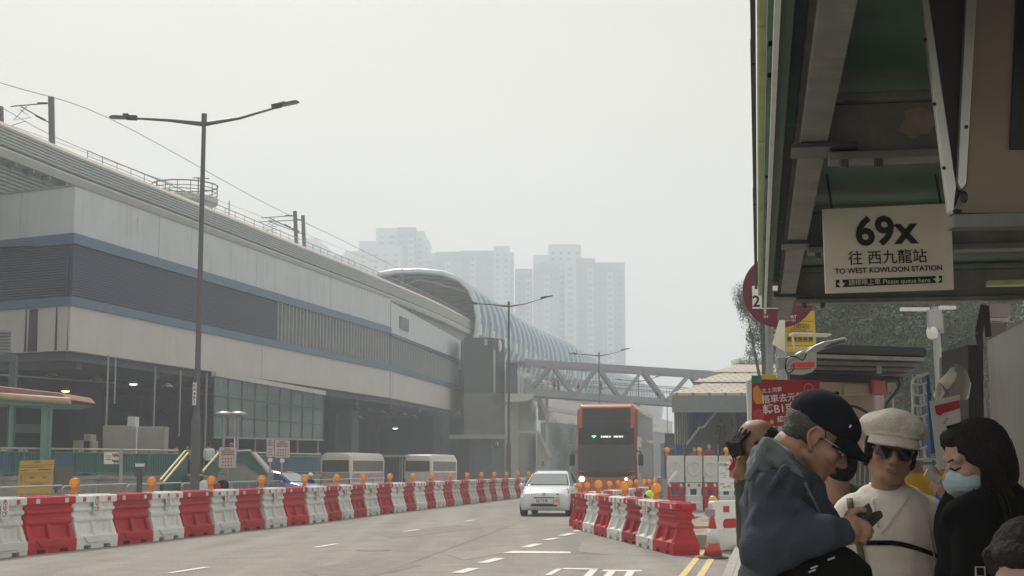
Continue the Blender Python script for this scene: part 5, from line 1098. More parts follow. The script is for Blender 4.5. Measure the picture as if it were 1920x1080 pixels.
# ---- hanging display cabinet upper right
t=E('display_cabinet',tuple(D(1860,200,4.15)),'tan steel display cabinet with white edge trims hanging at the upper right','cabinet')
YD=4.15
def pan(name,pts,Y,th,mat): b=MB(); b.prism([D(x,y,Y) for x,y in pts],(0,th,0)); return b.build(name,mat,t,bevel=.003)
pan('dark_recess',[(1740,-8),(1812,-8),(1806,350),(1790,390)],YD+.03,.02,'gutter_dark')
pan('left_trim',[(1727,-8),(1741,-8),(1793,350),(1787,402),(1779,398)],YD,.025,'alu')
pan('right_trim',[(1812,-8),(1832,-8),(1812,345),(1803,356),(1796,342)],YD,.025,'alu')
pan('tan_panel',[(1829,-8),(1990,-8),(1990,400),(1788,400),(1803,357),(1812,346)],YD+.02,.05,'panel_tan')
pan('screen',[(1906,-8),(1990,-8),(1990,280),(1893,280)],YD+.01,.009,'screen_black')
pan('bottom_flange',[(1788,402),(1990,396),(1990,424),(1788,426)],YD-.02,.07,'steel_brown')
b=MB(); b.ell(tuple(D(1807,369,YD-.022)),(.012,.006,.018)); b.ell(tuple(D(1795,396,YD-.022)),(.014,.006,.006)); b.build('slot','screen_black',t)
for x,y in((1735,75),(1752,195),(1770,315),(1812,238)): b=MB(); b.ell(tuple(D(x,y,YD-.002)),(.006,.004,.006),n=8,k=6); b.build('screw','screen_black',t)
# ---- bus stop disc
M('disc_maroon',(.13,.018,.04),.4,var=.05); M('pole_galv',(.33,.34,.34),.5,.5,var=.2,scale=8)
YB=13.
t=E('bus_stop_flag',tuple(D(1461,620,YB)),'round maroon bus stop disc on a grey pole beyond the shelter edge','sign')
c=D(1461,546,YB); R=Matrix.Rotation(pi/2,3,'X'); b=MB(); b.lathe(tuple(c),[(.318,-.012),(.325,-.008),(.325,.008),(.318,.012)],48,R=R); b.build('disc','disc_maroon',t)
b=MB(); p=D(1410,536,YB-.014); q=D(1428,579,YB-.014); b.prism([(p.x,p.y,p.z),(q.x+.16,p.y,p.z),(q.x+.16,p.y,q.z),(p.x,p.y,q.z)],(0,-.004,0)); b.build('route_plate','plate_white',t)
b=MB(); b.prism([D(x,y,YB-.02) for x,y in((1429,545),(1463,545),(1463,577),(1429,577))],(0,-.003,0)); b.build('route_plate_dark','hall_inside',t)
b=MB(); b.text('2',.14,D(1418,566,YB-.018),(1,0,0),(0,0,1),bold=.02); b.build('route_number','sign_black',t)
b=MB(); b.text('IN',.038,D(1436,594,YB-.013),(1,0,0),(0,0,1)); b.build('stop_word','plate_white',t); b=MB(); b.text('5',.08,D(1438,550,YB-.024),(1,0,0),(0,0,1)); b.build('route_digit','plate_white',t); b=MB(); b.text('3B\nCOURT',.04,D(1479,590,YB-.013),(1,0,0),(0,0,1),bold=.01); b.text('2254 1855',.024,D(1481,601,YB-.013),(1,0,0),(0,0,1)); b.build('stop_name','plate_white',t)
def post(name,px,py0,Y,r,mat,lab,cat,z1=None,grp=None,px2=None):
    p=D(px,py0,Y); t=E(name,(p.x,p.y,.12),lab,cat,grp); b=MB(); q=D(px2,700,Y) if px2 else p
    b.tube([(p.x,p.y,.12),(p.x,p.y,p.z)],r,12); b.build('pole',mat,t,smooth=1); return t
b=MB(); p=D(1463,560,YB+.06); b.tube([(p.x,p.y,.12),(p.x,p.y,p.z)],.045,12); b.build('pole','pole_galv',t,smooth=1)
post('sign_pole',1441,590,YB+.3,.034,'pole_galv','slimmer grey pole just left of the bus stop pole','pole')
# loose paper flag hanging at the beam end
t,P,ex,ey,n=quadthing('hanging_paper',[(1468,575),(1472,575),(1472,660),(1448,645)],12.2,.002,'sign_cream','torn paper flag hanging from the end of the shelter beam','paper')
# yellow stop panel
t,P,ex,ey,n=quadthing('stop_information_board',[(1471,583),(1527,583),(1531,660),(1472,660)],13.35,.02,'board_yellow','tall yellow and white route panel mounted beside the bus stop disc','sign')
M('panel_yellow',(.68,.50,.07),.5,var=.05)
t.children[0].data.materials[0]=MATS['panel_yellow']
b=MB(); b.prism([P(x,y,-.0) for x,y in((1471,660.6),(1531,660.6),(1531,688),(1522,698),(1505,703),(1480,701),(1472,696))],-n*.02); b.build('lower_plate','cabinet',t)
b=MB(); b.prism([P(x,y,.002) for x,y in((1476,680),(1527,679),(1527,688),(1476,689))],n*.002); b.build('orange_stripe','cone_red',t)
b=MB(); b.text('(總站)',.055,P(1503,612,.003),ex,ey); b.text('Bus Terminus',.024,P(1497,618.5,.003),ex,ey)
for y in (602,621,640,648): b.quad(P(1474,y,.003),P(1524,y,.003),P(1524,y+.8,.003),P(1474,y+.8,.003))
for k in range(5): x=1476+k*10; b.quad(P(x,632,.003),P(x+8,632,.003),P(x+8,639,.003),P(x,639,.003))
b.quad(P(1478,691,.003),P(1520,690,.003),P(1520,692,.003),P(1478,693,.003)); b.build('print','print_dark',t)
# small lamp on bracket
t=E('bracket_lamp',tuple(D(1470,680,12.)),'grey flat lamp head on a curved bracket arm over the men at the stop','lamp'); YL=12.
b=MB(); b.tube([D(1474,690,YL),D(1480,677,YL),D(1496,668,YL),D(1522,655,YL)],[.028,.03,.03,.026],10); b.build('arm','galv',t,smooth=1)
b=MB(); b.prism([D(x,y,YL-.06) for x,y in((1508,662),(1526,648),(1545,640),(1562,637),(1585,632),(1590,638),(1560,648),(1530,661))],(0,.16,0)); b.build('lamp_head','galv',t,bevel=.008)
b=MB(); b.prism([D(x,y,YL-.066) for x,y in((1540,654),(1560,643),(1584,636.5),(1586,639),(1562,649))],(0,.15,-.006)); b.build('lens','metal_dark',t)
b=MB(); b.box(tuple(D(1466,681,YL+.03)),(.09,.1,.1)); b.build('clamp','galv',t,bevel=.008)
b=MB(); b.tube(catmull([D(x,y,YL-.05) for x,y in((1512,664),(1505,675),(1490,668),(1476,672),(1473,690),(1478,700),(1488,692),(1488,682))],5),.006,5); b.build('cable','screen_black',t)
b=MB(); b.beam(D(1484,626,YL+.2),D(1554,629,YL+.2),.2,.012); b.tube([D(1486,626,YL+.2),D(1489,652,YL+.2),D(1511,654,YL+.2)],.01,6); b.build('shield_plate','plate_white',t)
# red poster
M('poster_red',(.33,.02,.03),.5,var=.05); M('gold',(.65,.30,.05),.5); M('poster_pink',(.50,.05,.07),.5)
t,P,ex,ey,n=quadthing('red_poster',[(1410,711),(1537,713),(1537,797),(1410,800)],10.6,.02,'poster_red','red Chinese poster with gold circles behind the capped man','poster')
b=MB(); b.prism([P(x,y,.0) for x,y in((1400,714),(1409.5,711),(1409.5,812),(1404,812))],-n*.04); b.build('white_edge','plate_white',t)
def disc(x,y,r,mat,nm,off=.0015,ring=0):
    c=P(x,y,off); b=MB(); N=24; rr_=r/2773*10.6
    if ring: b.add([c+ex*(cos(2*pi*k/N)*q)+ey*(sin(2*pi*k/N)*q) for q in(rr_,rr_*.85) for k in range(N)],[(k,(k+1)%N,(k+1)%N+N,k+N) for k in range(N)])
    else: b.add([c+ex*(cos(2*pi*k/N)*rr_)+ey*(sin(2*pi*k/N)*rr_) for k in range(N)],[tuple(range(N))])
    b.build(nm,mat,t)
disc(1513,744,10,'gold','gold_circle'); disc(1516,728,9,'gold','gold_ring',ring=1); disc(1423,777,11,'poster_pink','pink_circle'); disc(1447,791,4,'gold','small_circle')
b=MB(); b.prism([P(x,y,.0018) for x,y in((1412,728),(1420,722),(1434,744),(1432,756),(1418,758),(1412,748))],n*.0005); b.build('gold_swipe','gold',t)
exs=(P(1505,736)-P(1430,743)).normalized(); eys=(ey-exs*ey.dot(exs)).normalized()
b=MB(); b.text('北上消費',.037,P(1447,732,.003),exs,eys,bold=.008); b.text('搭車去元朗',.062,P(1468,747,.004),exs,eys,bold=.014); b.text('轉B1或B9',.078,P(1472,766,.004),exs,eys,bold=.012); b.text('總有一程',.048,P(1482,785,.003),exs,eys,bold=.012); b.build('lettering','plate_white',t)
b=MB(); b.prism([P(x,y,.001) for x,y in((1409,704),(1428,704),(1428,718.5),(1409,718.5))],n*.002); b.build('corner_tag','rail_green',t)
b=MB(); b.prism([P(x,y,-.001) for x,y in((1428,702),(1456,702),(1456,710.6),(1428,710.6))],-n*.004); b.build('yellow_tab','panel_yellow',t)
p=D(1470,800,10.7); b=MB(); b.tube([(p.x,p.y,.12),(p.x,p.y,p.z)],.025,8); b.build('stand','pole_galv',t)
# second, farther shelter
M('beige_steel',(.34,.27,.21),.6,var=.12,scale=3); M('pink_paint',(.44,.10,.11),.55)
YS=17.
t=E('far_shelter',tuple(D(1600,900,YS)),'farther shelter with dark ribbed roof underside and pink-capped post','shelter')
b=MB(); A4=[D(1470,657,YS-2.2),D(1732,665,YS-2.2),D(1688,702,YS+1.6),D(1470,700,YS+1.6)]; b.prism(A4,(0,0,.04)); b.build('roof','hall_inside',t)
b=MB()
for k in range(9):
    K_=k/8; a_=A4[0].lerp(A4[3],K_); c_=A4[1].lerp(A4[2],K_); bb=MB(); bb.beam(a_-Vector((0,0,.04)),c_-Vector((0,0,.04)),.06,.05); bb.build('rib','metal_dark' if k%2 else 'steel_brown',t)
b=MB(); b.beam(A4[0]+Vector((0,0,.02)),A4[1]+Vector((0,0,.02)),.06,.1); b.beam(A4[1]+Vector((0,0,.02)),A4[2]+Vector((0,0,.02)),.05,.07); b.build('edge_trim','screen_black',t)
b=MB(); b.beam(D(1480,706,YS+.4),D(1690,716,YS+.4),.1,.12); b.build('front_beam','metal_dark',t)
b=MB(); b.prism([D(x,y,YS) for x,y in((1500,716),(1640,718),(1640,742),(1500,740))],(0,.1,0)); b.build('header','beige_steel',t)
b=MB(); b.prism([D(x,y,YS-.05) for x,y in((1583,719),(1630,719),(1630,741),(1583,741))],(0,.05,0)); b.build('box','beige_steel',t,bevel=.01)
b=MB(); b.prism([D(x,y,YS+.2) for x,y in((1560,741),(1640,741),(1640,990),(1560,990))],(0,.1,0)); b.build('back_panel','beige_steel',t)
b=MB(); p=D(1647,725,YS-.1); b.box((p.x,p.y,p.z),(.14,.14,.16)); b.build('post_cap','pink_paint',t,bevel=.01)
b=MB(); b.box((p.x,p.y,(p.z-.1+.12)/2),(.1,.1,p.z-.22)); b.build('post','sign_pink',t)
b=MB(); p=D(1671,720,YS-.1); b.tube([(p.x,p.y,.12),tuple(p)],.025,8); b.box(tuple(D(1671,726,YS-.15)),(.1,.06,.1)); b.build('thin_post','beige_steel',t)
b=MB(); b.tube(catmull([D(x,y,YS-.2) for x,y in((1650,712),(1680,710),(1688,722),(1676,740),(1662,760),(1655,790),(1610,765),(1590,762))],5),.016,6); b.build('cable','screen_black',t)
b=MB(); b.box(tuple(D(1648,690,YS-1.)),(.05,.03,.12)); b.build('hook','galv',t)
# tensile cover
# camera pole
YC=22.
t=E('camera_pole',tuple(D(1764,900,YC)),'slim grey pole with a white dome camera and box, in front of the dark trees','pole')
a_=D(1752,575,YC); c_=D(1775,905,YC); b=MB(); b.tube([(a_.x+.0,YC,a_.z),(c_.x,YC,c_.z)],[.05,.085],10); b.build('pole','galv',t,smooth=1)
b=MB(); q=D(1748,625,YC-.1); b.lathe((q.x,q.y,q.z),[(.02,-.09),(.07,-.07),(.085,0),(.08,.06),(.06,.1)],14); b.build('camera_dome','plate_white',t,smooth=1)
b=MB(); b.box(tuple(D(1752,600,YC-.1)),(.2,.12,.3)); b.build('box','galv',t,bevel=.01); b=MB(); b.box(tuple(D(1762,607,YC-.02)),(.1,.06,.28)); b.build('bracket','metal_grey',t)
b=MB(); b.box(tuple(D(1715,580,YC)),(.42,.1,.05)); b.build('left_arm','plate_white',t); b=MB(); b.box(tuple(D(1776,577,YC)),(.24,.1,.05)); b.build('right_arm','plate_white',t)
# ---- metal booth and cabinet on the right
M('stainless',(.42,.415,.39),.38,.55,var=.14,scale=1.6,streak=.35,dirt=(.16,.14,.11)); M('cab_dark',(.035,.033,.03),.5); M('cab_tan',(.26,.235,.20),.6,var=.1)
t=E('metal_booth',tuple(U(6.5,1.5,.12)),'tall stained stainless steel booth at the right picture edge','booth')
b=MB(); ub(b,2.6,7.45,1.09,1.9,.12,2.2); b.build('casing','stainless',t,bevel=.01)
for s in (4.6,): b=MB(); ub(b,s,s+.012,1.084,1.089,.2,2.15); b.build('seam','metal_dark',t)
t=E('dark_cabinet',tuple(U(8.3,1.3,.12)),'dark cabinet with a tan front standing just beyond the metal booth','cabinet')
pz=D(1815,648,8.1); 
b=MB(); b.prism([D(x,y,8.0) for x,y in((1815,647),(1843,647),(1849,1120),(1820,1120))],(0,.5,0)); b.build('side','cab_dark',t)
b=MB(); b.prism([D(1786,664,8.4),D(1814.5,648,8.02),D(1819.5,1120,8.02),D(1792,1090,8.4)],(0.01,.3,0)); b.build('front','cab_tan',t)
t=E('black_strap',tuple(D(1842,580,8.)),'black strap loop hanging from the beam above the booth','strap'); b=MB(); b.beam(D(1846,572,8.),D(1835,625,8.),.04,.012,up=(0,1,0)); b.beam(D(1835,625,8.),D(1838,655,8.),.035,.012,up=(0,1,0)); b.beam(D(1849,574,8.),D(1853,632,8.),.03,.012,up=(0,1,0)); b.build('strap','screen_black',t)
t=E('stacked_boxes',tuple(D(1868,600,9.)),'pinkish box over a grey one high above the booth','box'); b=MB(); b.box(tuple(D(1870,583,9.5)),(.13,.1,.09)); b.build('pink_box','sign_pink',t,bevel=.005); b=MB(); b.box(tuple(D(1866,600,9.5)),(.14,.1,.02)); b.build('white_lid','plate_white',t); b=MB(); b.box(tuple(D(1866,625,9.5)),(.12,.1,.12)); b.build('grey_box','cab_tan',t)
# racks, bags and notices by the cabinet
M('net_white',(.62,.63,.65),.6); M('rack_blue',(.04,.13,.27),.5); M('paper_white',(.62,.60,.56),.6,var=.04)
t=E('net_bag_rack',tuple(D(1730,860,7.6)),'tall white netted rack of rolled papers on a blue board','rack'); Yk=7.6
b=MB(); b.prism([D(x,y,Yk) for x,y in((1736,702),(1742,702),(1756,850),(1746,850))],(0,.1,0)); b.build('board','rack_blue',t)
for r_ in range(8):
    y=712+r_*20; b=MB(); b.tube(catmull([D(x,yy,Yk-.06) for x,yy in((1711,y+2),(1716,y+8),(1727,y+9),(1738,y+5))],4),.006,6); b.build('wire_shelf','net_white',t)
    for k in range(4):
        bb=MB(); a_=D(1713+k*6.2,y-10,Yk-.03); c_=D(1714+k*6.2,y+6,Yk-.03); bb.tube([a_,c_],.008,6); bb.build('rolled_paper','net_white' if (k+r_)%3 else 'cabinet',t)
b=MB(); b.tube(catmull([D(x,y,Yk-.05) for x,y in((1740,700),(1725,706),(1711,716),(1712,760),(1711,800),(1714,862))],5),.008,6); b.build('frame','net_white',t,smooth=1)
t=E('plastic_bag',tuple(D(1785,715,7.8)),'crumpled cream plastic bags hung on the dark cabinet','bag'); 
for i,(x0,y0,x1,y1,r0,r1,m_) in enumerate([(1788,692,1770,722,.03,.035,'sign_cream'),(1796,685,1796,745,.03,.05,'cabinet'),(1803,700,1806,745,.02,.03,'paper_white'),(1758,720,1756,745,.01,.025,'sign_cream')]):
    b=MB(); a_=D(x0,y0,7.75); c_=D(x1,y1,7.75); m1=a_.lerp(c_,.5)+Vector((.01,-.02,.0)); b.tube(catmull([a_,m1,c_],5),[r0*.4+ (r1-r0*.4)*sin(k/10*pi*.6+.2) for k in range(11)],8); 
    b.v=[v+Vector((1,1,1))*.012*noise.noise(v*28) for v in b.v]; b.build('bag_fold',m_,t,smooth=2)
t,P,ex,ey,n=quadthing('leaflet_sheet',[(1743,752),(1800,740),(1803,880),(1758,880)],7.3,.004,'paper_white','white leaflet with red header taped over the rack beside the long-haired girl','paper')
b=MB(); b.prism([P(x,y) for x,y in((1752,761),(1799,750),(1800,765),(1768,775),(1763,780),(1755,776))],n*.001); b.build('red_header','ink_red',t)
b=MB(); rn=random.Random(8)
for k in range(14):
    x=rn.uniform(1766,1792); y=785+k*4.5; b.quad(P(x,y,.002),P(min(x+rn.uniform(3,9),1799),y-.8,.002),P(min(x+6,1799),y+.4,.002),P(x,y+1.2,.002))
tag(b.build('print','metal_dark',t),kind='stuff')
t,P,ex,ey,n=quadthing('white_board',[(1718,833),(1768,833),(1768,1010),(1718,1010)],7.9,.03,'cabinet','plain pale board behind the woman in the beret','board')
t,P,ex,ey,n=quadthing('arrow_sign',[(1731,846),(1763,846),(1764,883),(1731,883)],7.8,.004,'paper_white','small white sign with a teal arrow pointing right on the pale board','sign')
M('teal',(.05,.28,.25),.5)
b=MB(); b.prism([P(x,y) for x,y in((1727,866),(1748,866),(1748,861),(1757,868),(1748,876),(1748,871),(1727,871))],n*.001); b.build('arrow','teal',t); b=MB(); b.text('乘客方向',.030,P(1746,855),(1,0,0),(0,0,1)); b.build('lettering','metal_dark',t)
M('bar_grey',(.30,.29,.27),.6)
t=E('metal_shutter',tuple(D(1620,870,10.)),'grey slatted metal shutter behind the green-shirted person','shutter'); b=MB(); b.prism([D(x,y,10.) for x,y in((1590,848),(1652,848),(1652,960),(1590,960))],(0,.03,0)); b.build('sheet','bar_grey',t)
for k in range(7): b=MB(); a_=D(1594+k*9,848,9.96); c_=D(1594+k*9,960,9.96); b.beam(a_,c_,.008,.02,up=(0,1,0)); b.build('slat','galv',t)
# ================================================================ PEOPLE
import numpy as np
M('skin',(.34,.195,.138),.5,var=.16,scale=16,bump=.12,bscale=400,sss=.06); M('skin_pale',(.42,.265,.21),.5,var=.10,scale=16,bump=.1,bscale=400,sss=.06); M('lip',(.26,.10,.085),.5)
M('hair_black',(.014,.011,.010),.75,spec=.25,var=.3,scale=60,bump=.5,bscale=120); M('hair_grey',(.06,.055,.05),.65,var=.4,scale=70,bump=.6,bscale=150)
M('hoodie_navy',(.032,.042,.062),.92,var=.15,scale=9,bump=.25,bscale=160); M('hood_grey',(.12,.145,.16),.92,var=.12,scale=9,bump=.25,bscale=160); M('cap_navy',(.007,.009,.016),.9,spec=.2,var=.1,bump=.2,bscale=300); M('cloth_black',(.005,.005,.006),.95,spec=.15,var=.2,scale=8)
M('knit_cream',(.74,.69,.62),.95,var=.05,scale=14,bump=.25,bscale=220); M('beret_cream',(.66,.61,.54),.95,var=.06,scale=20,bump=.6,bscale=160); M('olive',(.10,.095,.055),.8); M('glasses_dark',(.02,.012,.014),.08,spec=.9); M('leather_black',(.010,.008,.008),.5,bump=.3,bscale=60)
M('mask_blue',(.40,.56,.62),.85,var=.04); M('tan_leather',(.28,.16,.06),.5); M('yellow_cloth',(.55,.32,.02),.85,var=.1,scale=12); M('blue_cloth',(.02,.05,.33),.8,var=.1,scale=12); M('green_cloth',(.045,.095,.06),.9,var=.12,scale=10); M('jacket_olive',(.07,.08,.065),.9,var=.2,scale=8); M('red_cloth',(.28,.02,.05),.85); M('white_cloth',(.60,.62,.64),.85); M('grey_cloth',(.16,.19,.20),.9); M('teal_cloth',(.17,.25,.26),.9); M('hiviz',(.50,.85,.10),.7); M('helmet_yellow',(.72,.45,.03),.35,coat=.5); M('eye_white',(.6,.58,.55),.3); M('clip_pearl',(.62,.60,.50),.3)
V3=Vector
def cap_(p,q,r0,r1=None,mi=0): return ('c',V3(p),V3(q),r0,r0 if r1 is None else r1,mi)
def el(c,r,mi=0,R=None): return ('e',V3(c),tuple(r),R,mi)
def blob(name,prims,mats,parent=None,vox=.01,smooth=3,fold=0,fs=9.,fdir=None,post=None,keep=None):
    b=MB()
    for p in prims:
        if p[0]=='c':
            _,a,c,r0,r1,mi=p; d=(c-a); L=d.length
            if L<1e-5: b.ell(a,(r0,r0,r0)); continue
            R=d.to_track_quat('Z','Y').to_matrix(); n=14; prof=[]
            for k in range(6): t_=pi/2*k/5; prof.append((r0*sin(t_)+1e-4,-r0*cos(t_)))
            for k in range(6): t_=pi/2*k/5; prof.append((r1*cos(t_)+1e-4,L+r1*sin(t_)))
            b.lathe(a,prof,n,R=R)
        else: b.ell(p[1],p[2],R=p[3],n=18,k=12)
    me=bpy.data.meshes.new('tmp'); me.from_pydata([tuple(v) for v in b.v],[],b.f)
    bm=bmesh.new(); bm.from_mesh(me); bmesh.ops.remove_doubles(bm,verts=bm.verts,dist=1e-6); bmesh.ops.recalc_face_normals(bm,faces=bm.faces); bm.to_mesh(me); bm.free()
    o=bpy.data.objects.new('tmp',me); C.objects.link(o)
    r=o.modifiers.new('r','REMESH'); r.mode='VOXEL'; r.voxel_size=vox; r.use_smooth_shade=True
    if smooth: s_=o.modifiers.new('s','SMOOTH'); s_.factor=.5; s_.iterations=smooth
    dg=bpy.context.evaluated_depsgraph_get(); nm=bpy.data.meshes.new_from_object(o.evaluated_get(dg)); bpy.data.objects.remove(o)
    nm.name=name
    nv=len(nm.vertices); co=np.empty(nv*3,np.float32); nm.vertices.foreach_get('co',co); co=co.reshape(-1,3)
    if fold:
        no=np.empty(nv*3,np.float32); nm.vertex_normals.foreach_get('vector',no); no=no.reshape(-1,3)
        f_=fdir or (1,1,1)
        dsp=np.array([1-abs(noise.noise(V3((c[0]*fs*f_[0]+7,c[1]*fs*f_[1],c[2]*fs*f_[2]))))*2.2+ .5*noise.noise(V3((c[0]*fs*2.1,c[1]*fs*2.1,c[2]*fs*2.1+3))) for c in co],np.float32)
        co=co+no*(dsp[:,None]-.6)*fold
    if post is not None: co=post(co)
    nm.vertices.foreach_set('co',co.reshape(-1).astype(np.float32))
    if not isinstance(mats,(list,tuple)): mats=[mats]
    nm.materials.clear()
    for m in mats: nm.materials.append(MATS[m])
    if len(mats)>1 and callable(keep):
        pass
    if len(mats)>1:
        npol=len(nm.polygons); pc=np.empty(npol*3,np.float32); nm.polygons.foreach_get('center',pc); pc=pc.reshape(-1,3)
        best=np.full(npol,1e9); idx=np.zeros(npol,np.int32)
        for p in prims:
            if p[0]=='c':
                a=np.array(p[1]);d=np.array(p[2])-a; L2=max(1e-9,d@d); t_=np.clip(((pc-a)@d)/L2,0,1); q=a+t_[:,None]*d; ds=np.linalg.norm(pc-q,axis=1)-(p[3]+(p[4]-p[3])*t_); mi=p[5]
            else:
                c=np.array(p[1]); q=pc-c
                if p[3] is not None: q=q@np.array(p[3])
                k=np.linalg.norm(q/np.array(p[2]),axis=1); ds=(k-1)*min(p[2]); mi=p[4]
            w_=ds<best; best=np.where(w_,ds,best); idx=np.where(w_,mi,idx)
        if callable(keep): idx=keep(pc,idx)
        nm.polygons.foreach_set('material_index',idx.astype(np.int32))
    off=V3((0,0,0)); pp_=parent
    while pp_: off+=pp_.location; pp_=pp_.parent
    nm.transform(Matrix.Translation(-off)); 
    for p_ in nm.polygons: p_.use_smooth=True
    ob=bpy.data.objects.new(name,nm); C.objects.link(ob); ob.parent=parent; return ob
def frame(f,roll=0):
    f=V3(f).normalized(); r=f.cross(V3((0,0,1))).normalized(); u=r.cross(f).normalized()
    if roll: R=Matrix.Rotation(roll,3,f); r=R@r; u=R@u
    return f,r,u
def head(c,f,r,u,s=1.,mi=0,hair=None,neck=None,ears=True,jaw=1.):
    c=V3(c); RM=Matrix((r,f,u)).transposed(); P=lambda a,b,d: c+(r*a+f*b+u*d)*s
    pr=[el(P(0,-.012,.035),(.074*s,.093*s,.084*s),mi,RM),el(P(0,.022,-.02),(.062*s,.066*s,.082*s),mi,RM),el(P(0,.05,-.085),(.034*s*jaw,.032*s,.028*s),mi,RM),
        cap_(P(-.05,.0,-.055),P(-.022,.055,-.09),.024*s,.02*s,mi),cap_(P(.05,.0,-.055),P(.022,.055,-.09),.024*s,.02*s,mi),
        cap_(P(0,.082,.008),P(0,.104,-.028),.009*s,.013*s,mi),el(P(.012,.094,-.034),(.010*s,.012*s,.009*s),mi,RM),el(P(-.012,.094,-.034),(.010*s,.012*s,.009*s),mi,RM),
        cap_(P(-.045,.066,.026),P(.045,.066,.026),.014*s,None,mi),el(P(0,.078,-.058),(.024*s,.014*s,.012*s),mi,RM),
        el(P(.04,.052,-.022),(.026*s,.026*s,.026*s),mi,RM),el(P(-.04,.052,-.022),(.026*s,.026*s,.026*s),mi,RM)]
    if ears:
        for q in(-1,1):
            pr+=[el(P(q*.076,-.010,-.006),(.006*s,.016*s,.029*s),mi,RM)]
            rim=[P(q*(.082+.006*sin(pi*k/9)),-.012-.020*sin(pi*k/9)+.006*cos(pi*k/9),-.036+.066*k/9) for k in range(10)]+[P(q*.084,.004,.026),P(q*.08,.010,.012)]
            pr+=[cap_(rim[k],rim[k+1],.0052*s,None,mi) for k in range(11)]+[el(P(q*.079,-.006,-.036),(.007*s,.009*s,.009*s),mi,RM)]
    return pr,P,RM
def fingers(pr,base,dirs,lens,r=.0085,mi=0):
    # each finger a chain of three bending segments
    for b0,ds,L_ in zip(base,dirs,lens):
        p=V3(b0)
        for k,d in enumerate(ds):
            q=p+V3(d).normalized()*L_*(.42,.32,.26)[k]; pr.append(cap_(p,q,r*(1-.08*k),r*(1-.08*(k+1)),mi)); p=q
Z0=.12
# ---------------------------------------------------------------- man in navy cap and hoodie, side on, bending over a wallet
Y=4.2
def W(x,y,dy=0): return D(x,y,Y+dy)
t=E('person',(W(1480,1000).x,Y,Z0),'man in navy cap and hooded jacket, head bent, looking into an open wallet','person')
f,r,u=frame((.86,-.12,-.50),0)
hc=W(1531,824)
hp,P,RM=head(hc,f,r,u,.95)
nb=W(1462,884,.03)
body=list(hp)+[cap_(P(0,-.045,-.06),nb,.062,.066),cap_(P(0,-.0,-.08),W(1492,895,.02),.05,.055)]
ch=W(1470,985,.04); hip=W(1462,1130,.04)
body+=[el(ch+V3((.01,0,0)),(.095,.16,.19)),el(hip+V3((.02,0,0)),(.10,.15,.13)),el(W(1468,912,.04),(.07,.18,.06))]
sR=W(1455,925,-.15); eR=W(1437,1028,-.22); wR=W(1573,998,-.24); sL=W(1470,925,.2); eL=W(1500,1060,.3); wL=W(1585,985,.02)
body+=[cap_(sR,eR,.055,.045),cap_(eR,wR,.043,.028),cap_(sL,eL,.055,.042),cap_(eL,wL,.04,.028)]
for s_,dx in((-1,-.02),(1,.05)):
    hj=hip+V3((dx,s_*.09,-.06)); kn=V3((hj.x+.03,hj.y,.60)); an=V3((hj.x-.02,hj.y,.2)); body+=[cap_(hj,kn,.085,.06),cap_(kn,an,.058,.042),cap_(an+V3((0,0,-.03)),an+V3((.15,0,-.045)),.04,.032)]
# right hand: palm, four curled fingers round the wallet, thumb on its side
pc_=W(1594,993,-.235); body+=[cap_(wR,pc_,.026,.03),el(W(1596,990,-.235),(.033,.018,.036)),el(W(1592,1004,-.235),(.03,.018,.026))]
bs=[W(1606,975,-.235),W(1610,985,-.24),W(1610,996,-.24),W(1606,1007,-.235)]
dr=[[(1,.2,-.35),(.7,.7,-.5),(-.3,1,-.2)],[(1,.1,-.3),(.5,.8,-.4),(-.5,.9,-.1)],[(1,.1,-.3),(.4,.8,-.4),(-.6,.8,-.1)],[(.9,.1,-.4),(.3,.8,-.4),(-.6,.8,-.1)]]
fingers(body,bs,dr,[.062,.068,.062,.050],.0098); fingers(body,[W(1592,976,-.225)],[[(.5,.25,.8),(.9,.35,.35),(1,.2,-.1)]],[.062],.0108)
body+=[el(W(1602,972,.0-.10),(.03,.02,.03))]; fingers(body,[W(1606,966,-.11),W(1611,972,-.11),W(1614,980,-.11),W(1612,988,-.11)],[[(.6,-.5,.3),(.3,-.9,-.1),(-.3,-.7,-.3)]]*4,[.05,.055,.055,.045],.0085); body+=[cap_(wL,W(1600,975,-.09),.026,.024)]
blob('body',body,['skin'],t,vox=.0045,smooth=3)
# hair at the nape and side
hr_=[el(P(0,-.03,.035),(.077,.082,.08),0,RM),el(P(0,-.06,.0),(.066,.045,.055),0,RM),cap_(P(.071,.0,.025),P(.071,.014,.01),.007,.004),cap_(P(-.071,.0,.025),P(-.071,.014,.01),.007,.004)]
blob('hair',hr_,'hair_grey',t,vox=.006,smooth=3,fold=.002,fs=60)
# ear pair drawn forward of the hair is part of the body; cap with brim, button and small front badge
cp=[el(P(0,-.012,.064),(.084,.101,.080),0,RM),el(P(0,.02,.06),(.081,.086,.068),0,RM)]
def capcut(co):
    c=np.array(P(0,0,.035)); uu=np.array(u); h=(co-c)@uu; k=np.where(h<0,-h,0); return co+k[:,None]*uu*.92
cpo=blob('cap',cp,'cap_navy',t,vox=.006,smooth=5,post=capcut)
b=MB(); N=16; top=[];bot=[]
rows=[]
for k in range(6):
    q=k/5
    rows.append([P(.082*(1-.22*q**2)*cos(pi*j/N),.045+.058*sin(pi*j/N)*(1-q)+ (.058+.062*q)*sin(pi*j/N)**.55*q if 1 else 0,.050-.012*q-.022*q*q-.014*abs(cos(pi*j/N))**2) for j in range(N+1)])
vs=[p for row in rows for p in row]; n1_=N+1
b.add(vs,[(i*n1_+j,i*n1_+j+1,(i+1)*n1_+j+1,(i+1)*n1_+j) for i in range(5) for j in range(N)]); b.build('cap_brim','cap_navy',cpo,smooth=2,fixn=False,solid=.004)
b=MB(); b.ell(P(0,-.015,.15),(.008,.008,.005)); b.build('button','cap_navy',cpo,smooth=1)
